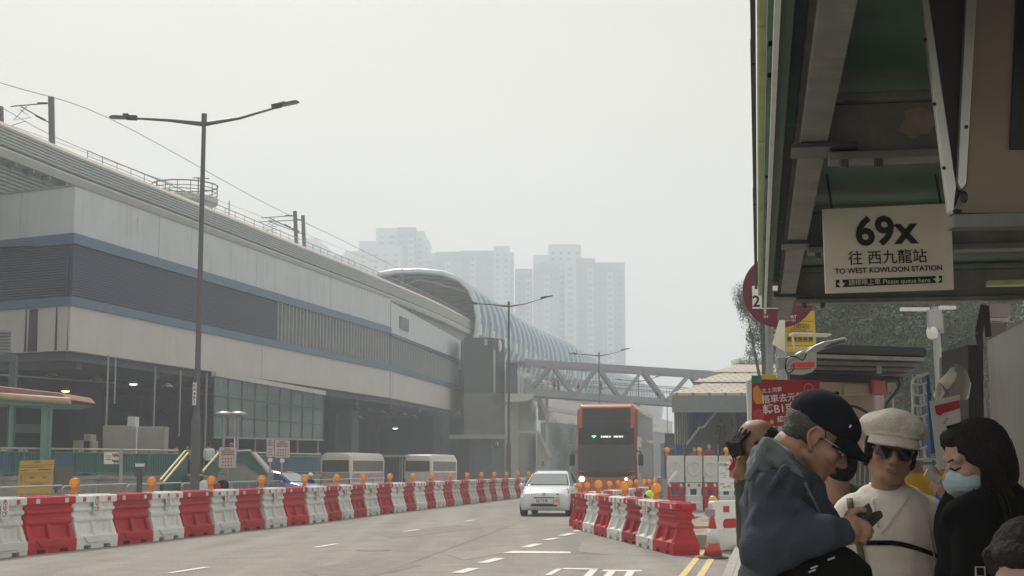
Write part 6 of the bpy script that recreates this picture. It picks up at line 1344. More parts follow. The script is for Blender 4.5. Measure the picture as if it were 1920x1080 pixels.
b=MB(); b.box(tuple(P(.071,.062,.078)),(.022,.004,.008),0,RM); b.build('badge','sign_cream',cpo)
# glasses
b=MB(); b.tube([P(.078,-.005,.012),P(.072,.06,.008),P(.055,.086,.003)],.0014,6); 
for q in(-1,1): b.tube([P(q*.032+.024*cos(2*pi*k/14),.09-.006*abs(cos(2*pi*k/14)),.000+.016*sin(2*pi*k/14)) for k in range(15)],.0018,5)
b.tube([P(-.01,.094,.004),P(.01,.094,.004)],.002,5); b.build('glasses','chrome',t)
for q in(-1,1):
    b=MB(); b.ell(P(q*.031,.071,.004),(.012,.012,.008),R=RM); b.build('eye','eye_white',t,smooth=1)
    b=MB(); b.tube([P(q*.016,.084,.022),P(q*.034,.080,.027),P(q*.05,.066,.020)],.0035,6); b.build('eyebrow','hair_grey',t,smooth=1)
b=MB(); b.tube([P(-.02,.086,-.060),P(0,.094,-.058),P(.02,.086,-.060)],.0045,6); b.build('lips','lip',t,smooth=1)
# hoodie
hd_=[el(ch,(.125,.205,.21)),el(W(1474,1040,.04),(.13,.19,.2)),el(W(1466,915,.03),(.092,.215,.085)),el(hip+V3((.02,0,.02)),(.14,.19,.19)),el(W(1478,1085,-.02),(.13,.19,.14)),
     cap_(sR,eR,.072,.070),cap_(eR,wR+V3((-.03,0,0)),.076,.050),cap_(sL,eL,.08,.07),cap_(eL,wL+V3((-.05,0,0)),.068,.046),cap_(W(1450,930,.0),W(1452,1040,.02),.085,.088),cap_(wR+V3((-.02,0,0)),wR+V3((.012,0,.002)),.040,.038),
     cap_(W(1490,930,-.05),W(1530,1010,-.05),.09,.08)]
for pts_ in ([(1472,882),(1450,915),(1428,955)],[(1486,905),(1462,950),(1442,985)],[(1422,985),(1435,1015),(1465,1030)],[(1428,1005),(1460,1010),(1500,1000)],[(1520,985),(1510,1010),(1515,1035)],[(1545,985),(1538,1005),(1540,1025)],[(1418,960),(1414,1000),(1420,1035)],[(1500,950),(1530,975),(1550,985)]):
    q_=[W(x,y,-.215-.02*(y>980)-.03*(y>1000)) for x,y in pts_]; q_=catmull(q_,3); hd_+=[cap_(q_[i_],q_[i_+1],.017,.017) for i_ in range(len(q_)-1)]
blob('hooded_jacket',hd_,'hoodie_navy',t,vox=.007,smooth=5,fold=.0075,fs=9,fdir=(1.5,.6,1.2))
# hood bunched behind the neck: nested folds
hk=[]
for k,(a_,c_,d_,r0) in enumerate([((1437,836),(1466,862),(1503,912),.036),((1424,852),(1450,884),(1495,930),.040),((1418,884),(1430,905),(1440,935),.040),((1447,838),(1430,868),(1416,905),.036),((1440,850),(1440,880),(1430,915),.05),((1480,880),(1500,905),(1522,950),.03)]):
    dy=-.10+.03*(k%3); hk+=[cap_(W(*a_,dy+.06),W(*c_,dy),r0*.7,r0),cap_(W(*c_,dy),W(*d_,dy+.02),r0,r0*.8)]
for pts_ in ([(1437,825),(1465,846),(1497,890),(1514,925)],[(1437,826),(1418,866),(1402,897)],[(1430,850),(1458,868),(1488,915)],[(1418,868),(1442,892),(1470,935)]):
    q_=[W(x,y,-.125-.01*i_) for i_,(x,y) in enumerate(pts_)]; hk+=[cap_(q_[i_],q_[i_+1],.013,.012) for i_ in range(len(q_)-1)]
hk+=[el(W(1440,880,.05),(.06,.13,.075)),el(W(1435,905,.05),(.05,.13,.05)),cap_(W(1452,848,.13),W(1500,915,.16),.04,.03)]
blob('hood',hk,'hood_grey',t,vox=.0065,smooth=3,fold=.004,fs=16,fdir=(1,.6,1.6))
b=MB(); b.tube([W(1508,905,-.17),W(1524,935,-.18),W(1536,962,-.17)],.0035,6); b.build('drawstring','hood_grey',t)
tr=[]
for s_,dx in((-1,-.02),(1,.05)):
    hj=hip+V3((dx,s_*.09,-.05)); kn=V3((hj.x+.03,hj.y,.60)); an=V3((hj.x-.02,hj.y,.24)); tr+=[cap_(hj,kn,.105,.085),cap_(kn,an,.083,.07)]
tr+=[el(hip+V3((.01,0,-.06)),(.12,.16,.12))]
blob('trousers',tr,'cloth_black',t,vox=.012,smooth=3,fold=.01,fs=8)
# wallet held open
b=MB(); w0=W(1597,962,-.2); 
b.prism([W(1598,966,-.21),W(1630,943,-.21),W(1637,958,-.215),W(1618,1003,-.21),W(1606,990,-.21)],(0,.012,0)); b.prism([W(1632,962,-.18),W(1652,957,-.19),W(1657,968,-.19),W(1622,1003,-.18),W(1614,990,-.18)],(0,.012,0)); 
o=b.build('wallet','leather_black',bevel=.003); tag(o,'open black leather wallet held by the man in the navy cap','wallet')
b=MB(); bag=[el(W(1568,1085,-.20),(.10,.07,.085)),el(W(1535,1105,-.20),(.13,.08,.085))]
o=blob('shoulder_bag',bag,'cloth_black',None,vox=.012,smooth=3,fold=.01,fs=8); tag(o,'black bag slung low in front of the man in the navy cap','bag')
b=MB()
for x,y in((1520,1066),(1516,1073),(1552,1050)): b.beam(W(x,y,-.31),W(x+13,y-5,-.31),.004,.004)
o=b.build('zip_pulls','galv',None); o.parent=bpy.data.objects[o.name].parent; o.parent=[q for q in C.objects if q.name.startswith('shoulder_bag')][0]
# ---------------------------------------------------------------- woman in cream beret and sweater, facing the camera
Y=4.75
t=E('person',(W(1680,1000).x,Y,Z0),'woman in cream beret, dark sunglasses and cream sweater facing the camera','person')
f,r,u=frame((-.10,-1,-.05),0); Rr=Matrix.Rotation(radians(9),3,f); r=Rr@r; u=Rr@u
if (u.x<0): Rr=Matrix.Rotation(radians(-18),3,f); r=Rr@r; u=Rr@u
hp,P,RM=head(W(1670,846),f,r,u,.93)
body=list(hp)+[cap_(P(0,-.02,-.07),W(1667,940,.04),.052,.056),el(W(1670,1000,.05),(.16,.1,.17)),el(W(1672,1090,.05),(.15,.1,.16)),cap_(W(1612,972,.04),W(1725,975,.04),.05,.05)]
sa,ea,ha=W(1600,972,.04),W(1574,1110,.06),W(1590,1240,.02); sb,eb,hb=W(1742,976,.04),W(1772,1110,.06),W(1760,1240,.03)
body+=[cap_(sa,ea,.05,.038),cap_(ea,ha,.036,.026),cap_(sb,eb,.05,.038),cap_(eb,hb,.036,.026)]
for h_,q in((ha,-1),(hb,1)):
    body+=[el(h_+V3((0,0,-.05)),(.018,.04,.05))]; fingers(body,[h_+V3((0,-.03+.02*k,-.09)) for k in range(4)],[[(0,0,-1),(0,.1,-1),(-q*.2,.1,-1)]]*4,[.07,.078,.072,.058],.008); fingers(body,[h_+V3((0,-.035,-.03))],[[(0,-.7,-.7),(0,-.4,-1),(0,0,-1)]],[.06],.009)
for s_ in(-1,1): body+=[cap_(W(1672+s_*38,1150,.05),V3((W(1672+s_*38,1150).x,Y+.04,.6)),.08,.055),cap_(V3((W(1672+s_*38,1150).x,Y+.04,.6)),V3((W(1672+s_*38,1150).x,Y+.06,.2)),.05,.04),cap_(V3((W(1672+s_*38,1150).x,Y+.04,.16)),V3((W(1672+s_*38,1150).x,Y-.1,.15)),.035,.03)]
blob('body',body,['skin'],t,vox=.0055,smooth=4)
blob('lips',[cap_(P(-.017,.088,-.060),P(.017,.088,-.060),.004,.004),cap_(P(-.010,.090,-.067),P(.010,.090,-.067),.0045,.0045)],'lip',t,vox=.002,smooth=2)
for q in(-1,1):
    b=MB(); pts=[P(q*x,y_,z_) for x,y_,z_ in ((.010,.094,.010),(.028,.093,.014),(.052,.082,.014),(.064,.070,.008),(.062,.070,-.014),(.048,.083,-.026),(.026,.092,-.026),(.012,.096,-.012))]; b.prism(pts,-f*.004 if 0 else f*.004); b.build('sunglass_lens','glasses_dark',t)
    b=MB(); b.tube([P(q*.064,.070,.008),P(q*.078,.0,.006)],.0035,6); b.build('glasses_arm','glasses_dark',t)
b=MB(); b.tube([P(-.012,.098,.006),P(0,.102,.008),P(.012,.098,.006)],.003,6); b.build('bridge','glasses_dark',t)
blob('hair',[el(P(0,-.03,.03),(.08,.088,.085),0,RM),cap_(P(-.077,.012,.03),P(-.076,.0,-.045),.014,.012),cap_(P(.077,.012,.03),P(.076,.0,-.05),.014,.012),el(P(0,-.06,-.03),(.068,.04,.05),0,RM)],'hair_black',t,vox=.005,smooth=3,fold=.003,fs=50)
def flat_under(h0):
    def fn(co):
        c=np.array(P(0,0,h0)); uu=np.array(u); h=(co-c)@uu; k=np.where(h<0,-h,0); return co+k[:,None]*uu*.8
    return fn
bo=blob('beret',[el(P(0,-.02,.085),(.112,.115,.048),0,RM),el(P(-.01,-.03,.098),(.09,.09,.045),0,RM),el(P(.02,.02,.088),(.085,.08,.044),0,RM),el(P(0,0,.055),(.088,.098,.03),0,RM)],'beret_cream',t,vox=.006,smooth=3,fold=.004,fs=12)
b=MB(); N=16; rows=[]
for k in range(5):
    q=k/4; rows.append([P(-.083*(1+.05*q)*cos(pi*j/N),.035+.062*sin(pi*j/N)+.048*q*sin(pi*j/N),.056-.030*q-.006*abs(cos(pi*j/N))) for j in range(N+1)])
b.add([p for row in rows for p in row],[(i*17+j,i*17+j+1,(i+1)*17+j+1,(i+1)*17+j) for i in range(4) for j in range(N)]); b.build('beret_peak','beret_cream',bo,smooth=2,fixn=False,solid=.006)
b=MB(); b.tube([P(-.085*cos(pi*j/N),.03+.068*sin(pi*j/N),.058) for j in range(N+1)],.006,6); b.build('band','beret_cream',bo,smooth=1)
sw=[el(W(1672,1010,.05),(.175,.125,.18)),el(W(1674,1090,.05),(.185,.125,.2)),cap_(W(1608,966,.05),W(1734,970,.05),.070,.070),cap_(W(1636,940,.05),W(1698,942,.05),.054,.054),
    cap_(sa,ea,.07,.06),cap_(ea,ha,.056,.045),cap_(sb,eb,.072,.062),cap_(eb,hb,.058,.045),el(W(1674,1160,.05),(.17,.12,.13))]
swo=blob('sweater',sw,'knit_cream',t,vox=.0065,smooth=6,fold=.009,fs=3.6,fdir=(1.8,.6,.5))
from mathutils.bvhtree import BVHTree
def drape(obj,par,pts,half,off,name,mat,vert=True):
    # lay a strip on the cloth: each image pixel is cast from the camera onto the surface
    M_=obj.data; o0=V3((0,0,0)); q=par
    while q: o0+=q.location; q=q.parent
    bv=BVHTree.FromPolygons([v.co+o0 for v in M_.vertices],[tuple(p.vertices) for p in M_.polygons]); b=MB(); rows=[]
    for x,y in pts:
        row=[]
        for k in(-1,0,1):
            r_=ray(x if vert else x+k*half,y+k*half if vert else y); h=bv.ray_cast(O,r_); 
            if h[0] is None: row=None; break
            row.append(h[0]-r_.normalized()*off)
        if row: rows.append(row)
    b.add([p for row in rows for p in row],[(i*3+j,i*3+j+1,(i+1)*3+j+1,(i+1)*3+j) for i in range(len(rows)-1) for j in range(2)])
    return b.build(name,mat,par,smooth=2,fixn=False,solid=.003)
drape(swo,t,[(x,1018+max(0,(x-1668))**1.6*.0185) for x in range(1604,1766,4)],4.6,.004,'stripe','cloth_black')
# mock neck and shoulder flanges of the vest
b=MB(); c=W(1667,920,.045); ring=lambda rx,ry,z,dx=0,dz=0: [V3((c.x+dx+rx*cos(2*pi*k/24),c.y+ry*sin(2*pi*k/24)-0,c.z+z+dz*cos(2*pi*k/24))) for k in range(24)]
b.loft([ring(.074,.072,-.05),ring(.066,.066,-.01,dz=-.005),ring(.062,.062,.02,dz=-.006),ring(.058,.058,.018,dz=-.006),ring(.06,.06,-.03)],cap=False); b.build('mock_neck','knit_cream',t,smooth=2)
fl_=blob('shoulder_flange',[cap_(W(1716,955,.03),W(1768,985,.04),.050,.028),cap_(W(1722,968,.0),W(1772,998,.0),.045,.012)],'knit_cream',t,vox=.006,smooth=3,fold=.004,fs=12)
b=MB()
for a_,c_ in (((1700,925),(1655,1000)),((1630,925),(1650,985))): b.tube([W(*a_,-.06),W((a_[0]+c_[0])/2+2,(a_[1]+c_[1])/2,-.078),W(*c_,-.085)],.006,6)
b.build('seam_roll','knit_cream',t,smooth=1) if 0 else None
drape(swo,t,[(1704-5.2*k,932+7*k) for k in range(11)],1.1,.003,'seam','beret_cream',vert=False)
drape(swo,t,[(1636+1.6*k,934+8*k) for k in range(8)],1.1,.003,'seam','beret_cream',vert=False)
drape(swo,t,[(1740+1.5*k,985+8*k) for k in range(12)],1.2,.003,'seam','beret_cream',vert=False)
drape(swo,t,[(1592,925),(1593,935),(1594,945),(1596,955),(1598,965),(1600,975),(1603,990),(1607,1005),(1611,1020),(1615,1040),(1618,1060),(1622,1079)],6,.006,'bag_strap','olive',vert=False)
# ---------------------------------------------------------------- long-haired girl in a face mask, turned left
Y=4.45
t=E('person',(W(1840,1000).x,Y,Z0),'long-haired girl in black top with pale blue face mask, looking down to the left','person')
f,r,u=frame((-.97,-.12,-.26),0)
hp,P,RM=head(W(1826,866),f,r,u,.95,ears=True)
body=list(hp)+[cap_(P(0,-.03,-.06),W(1842,940,.04),.05,.055),el(W(1852,1000,.05),(.13,.14,.17)),el(W(1850,1110,.05),(.12,.14,.17)),cap_(W(1815,965,-.08),W(1880,960,.18),.055,.055)]
sa,ea,ha=W(1830,965,-.10),W(1826,1100,-.12),W(1775,1190,-.16); sb,eb,hb=W(1875,962,.2),W(1885,1100,.2),W(1830,1190,.1)
body+=[cap_(sa,ea,.05,.04),cap_(ea,ha,.036,.026),cap_(sb,eb,.05,.04),cap_(eb,hb,.036,.026)]
for h_ in(ha,hb): body+=[el(h_+V3((-.04,0,-.02)),(.045,.02,.03))]; fingers(body,[h_+V3((-.08,-.02+.012*k,-.01-.012*k)) for k in range(4)],[[(-1,0,-.2),(-.6,0,-.8),(0,0,-1)]]*4,[.06,.066,.06,.05],.008); fingers(body,[h_+V3((-.03,-.02,.02))],[[(-.7,-.2,.5),(-1,0,0),(-1,0,-.3)]],[.055],.009)
for s_ in(-1,1): body+=[cap_(V3((W(1850,1150).x,Y+.05+s_*.08,.95)),V3((W(1845,1150).x,Y+.05+s_*.08,.58)),.075,.052),cap_(V3((W(1845,1150).x,Y+.05+s_*.08,.58)),V3((W(1850,1150).x,Y+.05+s_*.08,.2)),.048,.038),cap_(V3((W(1850,1150).x,Y+.05+s_*.08,.16)),V3((W(1800,1150).x,Y+.05+s_*.08,.15)),.034,.028)]
blob('body',body,['skin_pale'],t,vox=.0055,smooth=4)
blob('face_mask',[el(P(0,.082,-.045),(.042,.032,.042),0,RM),el(P(.035,.05,-.05),(.03,.045,.04),0,RM),el(P(-.035,.05,-.05),(.03,.045,.04),0,RM),el(P(0,.06,-.078),(.035,.035,.026),0,RM)],'mask_blue',t,vox=.005,smooth=3,fold=.0015,fs=40,fdir=(.3,.3,2))
for q in(-1,):
    b=MB(); b.tube([P(q*.012,.086,.002),P(q*.030,.081,-.006),P(q*.048,.068,-.001)],.0028,6); b.build('eyelashes','hair_black',t,smooth=1)
    b=MB(); b.tube([P(q*.014,.088,.022),P(q*.034,.082,.028),P(q*.05,.066,.022)],.0026,6); b.build('eyebrow','hair_black',t,smooth=1)
b=MB(); b.tube([P(.055,.05,-.03),P(.078,-.0,.0)],.0018,5); b.tube([P(.05,.05,-.065),P(.078,-.0,-.02)],.0018,5); b.build('mask_loop','mask_blue',t)
hh=[el(P(0,-.028,.042),(.088,.097,.09),0,RM),el(P(0,.035,.09),(.066,.045,.03),0,RM),el(P(.0,-.07,-.02),(.08,.06,.1),0,RM)]
for k in range(26):
    a_=-.10+.2*k/25
    s0=P(a_*.85,-.035-.05*(1-(a_/.1)**2),.03); m1=W(1846+rn.uniform(-6,18),925,.04+a_*.9); m2=W(1862+rn.uniform(-16,26),1000,.05+a_*1.2); m3=W(1876+rn.uniform(-18,24),1062+rn.uniform(-30,15),.05+a_*1.2)
    ctl=catmull([s0,m1,m2,m3],3)
    for i_ in range(len(ctl)-1): hh.append(cap_(ctl[i_],ctl[i_+1],.026-.0018*i_,.026-.0018*(i_+1)))
for q in(1,-1):
  for ww in(.0,.012,.024):
    ctl=catmull([P(q*.066,.045-ww*1.2,.075),P(q*.084,.022-ww,.02),P(q*.086,.0-ww,-.035),P(q*.08,-.02-ww,-.10),P(q*.085,-.035-ww,-.17)],3)
    for i_ in range(len(ctl)-1): hh.append(cap_(ctl[i_],ctl[i_+1],.017-.0006*i_,.017-.0006*(i_+1)))
b=MB()
for k in range(170):
    q=1 if k%3 else -1; th_=rn.uniform(-.95,1.9); rr_=.101
    top=P(q*.012,rn.uniform(-.06,.05),.128); side=P(q*.088*cos(th_*.55),.045-.075*(th_+.95)/1.4,.055+rn.uniform(-.01,.01))
    xx=1830+max(0,th_)*26+rn.uniform(-8,16); low=W(xx,940+rn.uniform(-10,10),(-.10 if q>0 else .12)+rn.uniform(-.01,.02)); end=W(xx+16+rn.uniform(-8,14),1030+rn.uniform(-40,40),(-.12 if q>0 else .14))
    b.tube(catmull([top,side,P(q*.092,-.03-.03*max(0,th_),-.05),low,end],4),[.0022]*16+[.0008],4)
tag(b.build('hair_strands','hair_black',t,smooth=2,fixn=False),kind='stuff')
blob('long_hair',hh,'hair_black',t,vox=.006,smooth=4,fold=.0018,fs=30,fdir=(1.6,1.6,.2))
b=MB(); ctl=[P(.078,.030,.104),P(.088,.0,.094),P(.100,-.020,.066),P(.104,-.016,.054),P(.098,.006,.074),P(.088,.036,.088)]; b.tube(ctl+[ctl[0]],.0055,8); b.build('hair_clip','clip_pearl',t,smooth=1)
tp=[el(W(1852,1000,.05),(.155,.17,.185)),el(W(1850,1100,.05),(.15,.165,.2)),cap_(W(1815,968,-.08),W(1880,962,.18),.075,.075),cap_(sa,ea,.075,.068),cap_(ea,ha,.06,.045),cap_(sb,eb,.075,.066),cap_(eb,hb,.06,.045)]
blob('black_top',tp,'cloth_black',t,vox=.01,smooth=4,fold=.01,fs=8)
b=MB(); pts=[W(1890,1020,-.12),W(1866,1042,-.17),W(1840,1070,-.18),W(1810,1110,-.16)]; rr2=[(p-V3((.008,0,.012)),p+V3((.008,0,.012))) for p in pts]; b.add([q for pr_ in rr2 for q in pr_],[(2*i,2*i+1,2*i+3,2*i+2) for i in range(len(pts)-1)]); b.build('bag_strap','tan_leather',t,fixn=False,solid=.004)
b=MB(); c0=W(1838,1072,-.20); q=.013; b.tube([c0+V3((-q,0,-q)),c0+V3((q,0,-q)),c0+V3((q,0,q)),c0+V3((-q,0,q)),c0+V3((-q,0,-q))],.003,6); b.build('buckle','alu',t)
# ---------------------------------------------------------------- child-height person at the bottom right corner
Y=3.4
t=E('person',(W(1930,1070).x,Y,Z0),'dark-haired person cropped by the bottom right corner, head bent to the left','person')
f,r,u=frame((-.55,-.65,-.45),0); hp,P,RM=head(W(1930,1078),f,r,u,.95)
body=list(hp)+[cap_(P(0,-.03,-.06),W(1945,1150,.05),.05,.055),el(V3((W(1950,1100).x,Y+.06,1.08)),(.14,.11,.2)),el(V3((W(1950,1100).x,Y+.06,.85)),(.13,.1,.17))]
for s_ in(-1,1):
    bx=W(1950,1100).x+s_*.09; sx_=W(1950,1100).x+s_*.17; body+=[cap_((bx,Y+.06,.8),(bx,Y+.06,.48),.07,.05),cap_((bx,Y+.06,.48),(bx,Y+.07,.19),.045,.036),cap_((bx,Y+.05,.155),(bx,Y-.08,.15),.034,.028),cap_((sx_,Y+.06,1.2),(sx_+s_*.03,Y+.04,.97),.045,.035),cap_((sx_+s_*.03,Y+.04,.97),(sx_,Y-.06,.8),.033,.024),el((sx_,Y-.09,.77),(.03,.04,.03))]
    fingers(body,[(sx_-.02+.013*k,Y-.12,.76) for k in range(4)],[[(0,-1,-.3),(0,-.5,-1),(0,0,-1)]]*4,[.055,.06,.055,.045],.0075)
blob('body',body,['skin_pale'],t,vox=.007,smooth=4)
blob('hair',[el(P(0,-.024,.04),(.086,.094,.088),0,RM),el(P(0,.045,.082),(.055,.035,.028),0,RM),el(P(0,-.06,-.02),(.078,.055,.08),0,RM),cap_(P(.075,.02,.06),P(.08,-.01,-.05),.02,.014),cap_(P(-.075,.02,.06),P(-.08,-.01,-.05),.02,.014)],'hair_black',t,vox=.006,smooth=3,fold=.003,fs=50)
for q in(-1,1):
    b=MB(); b.tube([P(q*.012,.084,.002),P(q*.030,.080,-.003),P(q*.048,.068,.0)],.0032,6); b.build('eyelashes','hair_black',t,smooth=1)
    b=MB(); b.tube([P(q*.014,.086,.020),P(q*.034,.082,.026),P(q*.05,.066,.020)],.003,6); b.build('eyebrow','hair_black',t,smooth=1)
blob('coat',[el(V3((W(1950,1100).x,Y+.06,1.08)),(.17,.14,.22)),el(V3((W(1950,1100).x,Y+.06,.85)),(.16,.13,.2))],'cloth_black',t,vox=.012)
# ---------------------------------------------------------------- generic figures: one continuous mesh, cloth and skin by zone
def figure(hx,hy,Y,hgt,head_dir,lab,top,bottom,hair,arms=((.12,-.1),(.12,-.1)),zf=None,vox=.014,skin='skin',hat=None,lean=0,grp=None,crouch=False,name='person',hairparts=True):
    """hx,hy: image pixel of the head centre. arms: (forward, up) of each hand from the elbow"""
    hcx=D(hx,hy,Y); zf=Z0 if zf is None else zf; s_=hgt/1.72
    t=E(name,(hcx.x,Y,zf),lab,'person',grp); f,r,u=frame(head_dir); fb=V3((f.x,f.y,0)).normalized(); rb=V3((fb.y,-fb.x,0))
    hp,P,RM=head(hcx,f,r,u,s_,mi=0)
    ch_=hcx-fb*lean+V3((0,0,-.38*s_)); nk=hcx+V3((0,0,-.16*s_))-fb*(.02+lean*.3)
    hpz=max(zf+.12,hcx.z-.72*s_) if not crouch else zf+.22; hpv=V3((hcx.x-fb.x*lean*1.6,hcx.y-fb.y*lean*1.6,hpz))
    pr=list(hp)+[cap_(P(0,-.02,-.06),nk+V3((0,0,-.06*s_)),.052*s_,.06*s_,0),cap_(ch_+rb*.13*s_+V3((0,0,.14*s_)),ch_-rb*.13*s_+V3((0,0,.14*s_)),.075*s_,.075*s_,1),
        cap_(ch_+V3((0,0,.06)),hpv+V3((0,0,.12*s_)),.15*s_,.13*s_,1),cap_(hpv+rb*.06*s_,hpv-rb*.06*s_,.12*s_,.12*s_,2)]
    for q,am in zip((-1,1),arms):
        fw,up=(0,0) if isinstance(am,V3) else am
        sh=ch_+rb*q*.18*s_+V3((0,0,.14*s_)); elb=(sh+V3((0,0,-.27*s_))+rb*q*.03*s_-fb*.02+fb*max(0,fw*.3)) if up<1 else sh+fb*.17*s_+V3((0,0,-.2*s_)); hn=elb+(fb*fw+V3((0,0,up))-rb*q*.05).normalized()*.25*s_
        if isinstance(am,V3): hn=am.copy(); elb=sh.lerp(hn,.5)+V3((0,0,-.2))
        pr+=[cap_(sh,elb,.058*s_,.048*s_,1),cap_(elb,hn,.045*s_,.034*s_,1),cap_(hn,hn+(hn-elb).normalized()*.06,.026*s_,.024*s_,0)]
        dd_=(hn-elb).normalized(); sd=dd_.cross(rb).normalized()
        fingers(pr,[hn+dd_*.07+sd*(.02-.013*k) for k in range(4)],[[dd_,dd_+rb*(-q)*.4,dd_+rb*(-q)*.9]]*4,[.06,.066,.06,.05],.009,0); fingers(pr,[hn+dd_*.02+sd*.024],[[dd_+sd*.8,dd_+sd*.3,dd_]],[.05],.010,0)
    for q in(-1,1):
        hj=hpv+rb*q*.09*s_
        if crouch: kn=hj+fb*.32+V3((0,0,.18)); an=V3((hj.x+fb.x*.1,hj.y+fb.y*.1,zf+.08))
        else: kn=V3((hj.x+fb.x*.02,hj.y+fb.y*.02,zf+(hpz-zf)*.52)); an=V3((hj.x-fb.x*.02,hj.y-fb.y*.02,zf+.08))
        pr+=[cap_(hj,kn,.09*s_,.065*s_,2),cap_(kn,an,.062*s_,.045*s_,2),cap_(an+V3((0,0,-.03)),an+fb*.15+V3((0,0,-.04)),.04*s_,.032*s_,4)]
    blob('body',pr,[skin,top,bottom,hair or skin,'rubber'],t,vox=vox,smooth=2,fold=.004 if vox<.02 else 0)
    if hair: blob('hair',[el(P(0,-.022,.042),(.082*s_,.094*s_,.086*s_),0,RM),el(P(0,-.05,-.02),(.075*s_,.055*s_,.085*s_),0,RM)],hair,t,vox=max(.008,vox*.7),smooth=2)
    if hat: 
        b=MB(); Rh=Matrix((r,f,u)).transposed(); b.lathe(P(0,0,.05),[(.125,-.01),(.12,0),(.105,.03),(.09,.075),(.05,.105),(.01,.115)],18,R=Rh); b.box(P(0,.11,.045),(.14,.07,.008),0,Rh); b.build('helmet',hat,t,smooth=2)
    return t,P,RM,fb,rb
# bald man with phone, behind the capped man
t,P,RM,fb,rb=figure(1420,842,6.2,1.74,(-.75,-.25,-.45),'balding man with fringe hair looking down at a phone behind the hooded man','jacket_olive','cloth_black',None,arms=(D(1396,905,6.25),D(1392,902,6.05)),lean=.06,vox=.011)
blob('hair',[el(P(0,-.032,.012),(.083,.084,.078),0,RM),cap_(P(-.079,.0,.03),P(-.076,.03,.045),.013,.008),cap_(P(.079,.0,.03),P(.076,.03,.045),.013,.008)]+[cap_(P(-.06+.024*k,.02,.112-.02*abs(k-2.5)/2.5),P(-.058+.022*k,.085,.075),.008,.008) for k in range(6)]+[cap_(P(-.062+.012*k,.085,.075),P(-.064+.0115*k+.004*(k%2),.100,-.01-.012*(k%4)),.0055,.003) for k in range(11)],'hair_black',t,vox=.006,smooth=2,fold=.002,fs=40)
ph=D(1384,880,6.1); b=MB(); b.box(tuple(ph),(.075,.012,.04),0,Matrix.Rotation(.5,3,'Y')); o=b.build('phone','ink_red',bevel=.003); tag(o,'red-cased phone held by the balding man','phone')
figure(1567,842,7.2,1.72,(.15,1,-.1),'person in dark green T-shirt seen from behind between the two nearest people','green_cloth','cloth_black','hair_black',vox=.013)
figure(1558,858,5.6,1.66,(-.5,.8,-.1),'person in dark clothes mostly hidden behind the capped man','cloth_black','cloth_black','hair_black',vox=.014)
figure(1712,822,7.9,1.7,(.6,.8,-.1),'person in bright yellow jacket behind the woman in the beret','yellow_cloth','cloth_black','hair_black',vox=.013,arms=((.8,.3),(.8,.3)))
figure(1822,846,6.3,1.68,(-.9,.1,-.3),'person in blue jacket hidden behind the long-haired girl','blue_cloth','cloth_black','hair_black',vox=.012,arms=(D(1768,928,6.25),D(1778,935,6.1)),skin='skin_pale')
ph=D(1749,893,6.25); b=MB(); b.box(tuple(ph),(.07,.01,.035),0,Matrix.Rotation(.5,3,'Y')); o=b.build('phone','alu',bevel=.002); tag(o,'silver phone held out beside the arrow sign','phone')
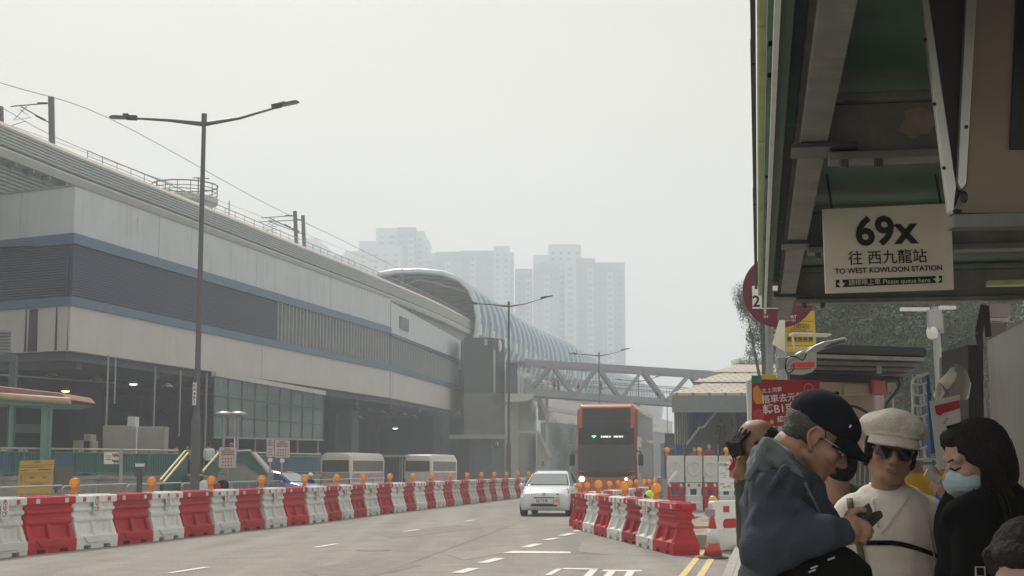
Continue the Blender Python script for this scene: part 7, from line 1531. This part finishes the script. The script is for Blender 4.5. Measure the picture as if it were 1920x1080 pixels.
# workers and people by the hall
figure(1337,940,41,1.6,(-.3,-.9,-.6),'crouching worker in a yellow helmet inside the roadworks','teal_cloth','teal_cloth','hair_black',zf=-.02,crouch=True,hat='helmet_yellow',vox=.02,arms=((.7,-.7),(.7,-.7)))
figure(1216,931,36,1.6,(.7,-.5,-.7),'bending worker with a lime green helmet behind the short barrier row','teal_cloth','teal_cloth','hair_black',zf=-.02,crouch=True,hat='hiviz',vox=.02,arms=((.7,-.7),(.7,-.7)))
for x,y,Y_,m_,l_ in [(1302,842,62,'red_cloth','masked person in maroon at the foot of the stair hall, left of two'),(1329,836,62,'red_cloth','masked person in maroon at the foot of the stair hall, right of two')]:
    t,P,RM,fb,rb=figure(x,y,Y_,1.68,(0,-1,0),l_,m_,'cloth_black','hair_black',zf=D(x,y,Y_).z-1.58,vox=.025,grp='masked people in maroon')
    b=MB(); b.ell(P(0,.085,-.05),(.05,.03,.045)); b.build('face_mask','mask_blue',t,smooth=1)
for x,y,Y_,l_,zf in [(1352,790,66,'dark-clothed person climbing the stairs in the hall, lowest of the three',3.),(1365,775,68,'dark-clothed person in the middle of the hall stairs',3.4),(1388,762,70,'dark-clothed person highest on the hall stairs',3.6)]:
    figure(x,y,Y_,1.7,(.3,1,0),l_,'cloth_black','cloth_black','hair_black',zf=D(x,y,Y_).z-1.58,vox=.03,grp='people on the hall stairs')
for x,y,l_ in [(1039,712,'person in dark clothes on the footbridge, at the left beyond the second diagonal'),(1047,716,'person in pale trousers on the footbridge beside the leftmost one'),(1085,720,'person on the footbridge just right of the first lower node'),(1126,716,'person on the footbridge right behind the third street lamp'),(1234,729,'person on the footbridge nearest the tiled roof')]:
    figure(x,y,139.6,1.7,(1,0,0),l_,'cloth_black' if x!=1047 else 'grey_cloth','grey_cloth','hair_black',zf=D(x,y,139.6).z-1.58,vox=.05,grp='people crossing the footbridge')
figure(392,833,60,1.7,(.2,1,0),'person in white shirt with a bag climbing the platform steps right of the lamp post','white_cloth','cloth_black','hair_black',zf=.95,vox=.025)
for x,y,Y_,m_,l_,zf in [(386,893,46,'white_cloth','person in a white shirt by the railing beside the lamp post foot',-.0),(402,896,46,'red_cloth','person in red beside the white-shirted one at the lamp post foot',0),(418,893,47,'cloth_black','dark-haired person third along at the lamp post foot',0),(582,893,62,'cloth_black','motorcyclist in a white helmet left of the nearer minibus',0),(365,838,62,'grey_cloth','person half hidden left of the lamp post at the top of the steps',PT),(330,842,64,'grey_cloth','grey-clad person on the platform between steps and beige cabinets',PT),(352,840,66,'cloth_black','dark-clad person on the platform above the steps',PT),(434,838,63,'cloth_black','red-capped person behind the pink sign on the platform',PT)]:
    figure(x,y,Y_,1.66 if zf>.5 else 1.35,(.3,-1,0),l_,m_,'cloth_black','hair_black',zf=zf,vox=.03,hat='plate_white' if 'motorcyclist' in l_ else('ink_red' if 'red-capped' in l_ else None))
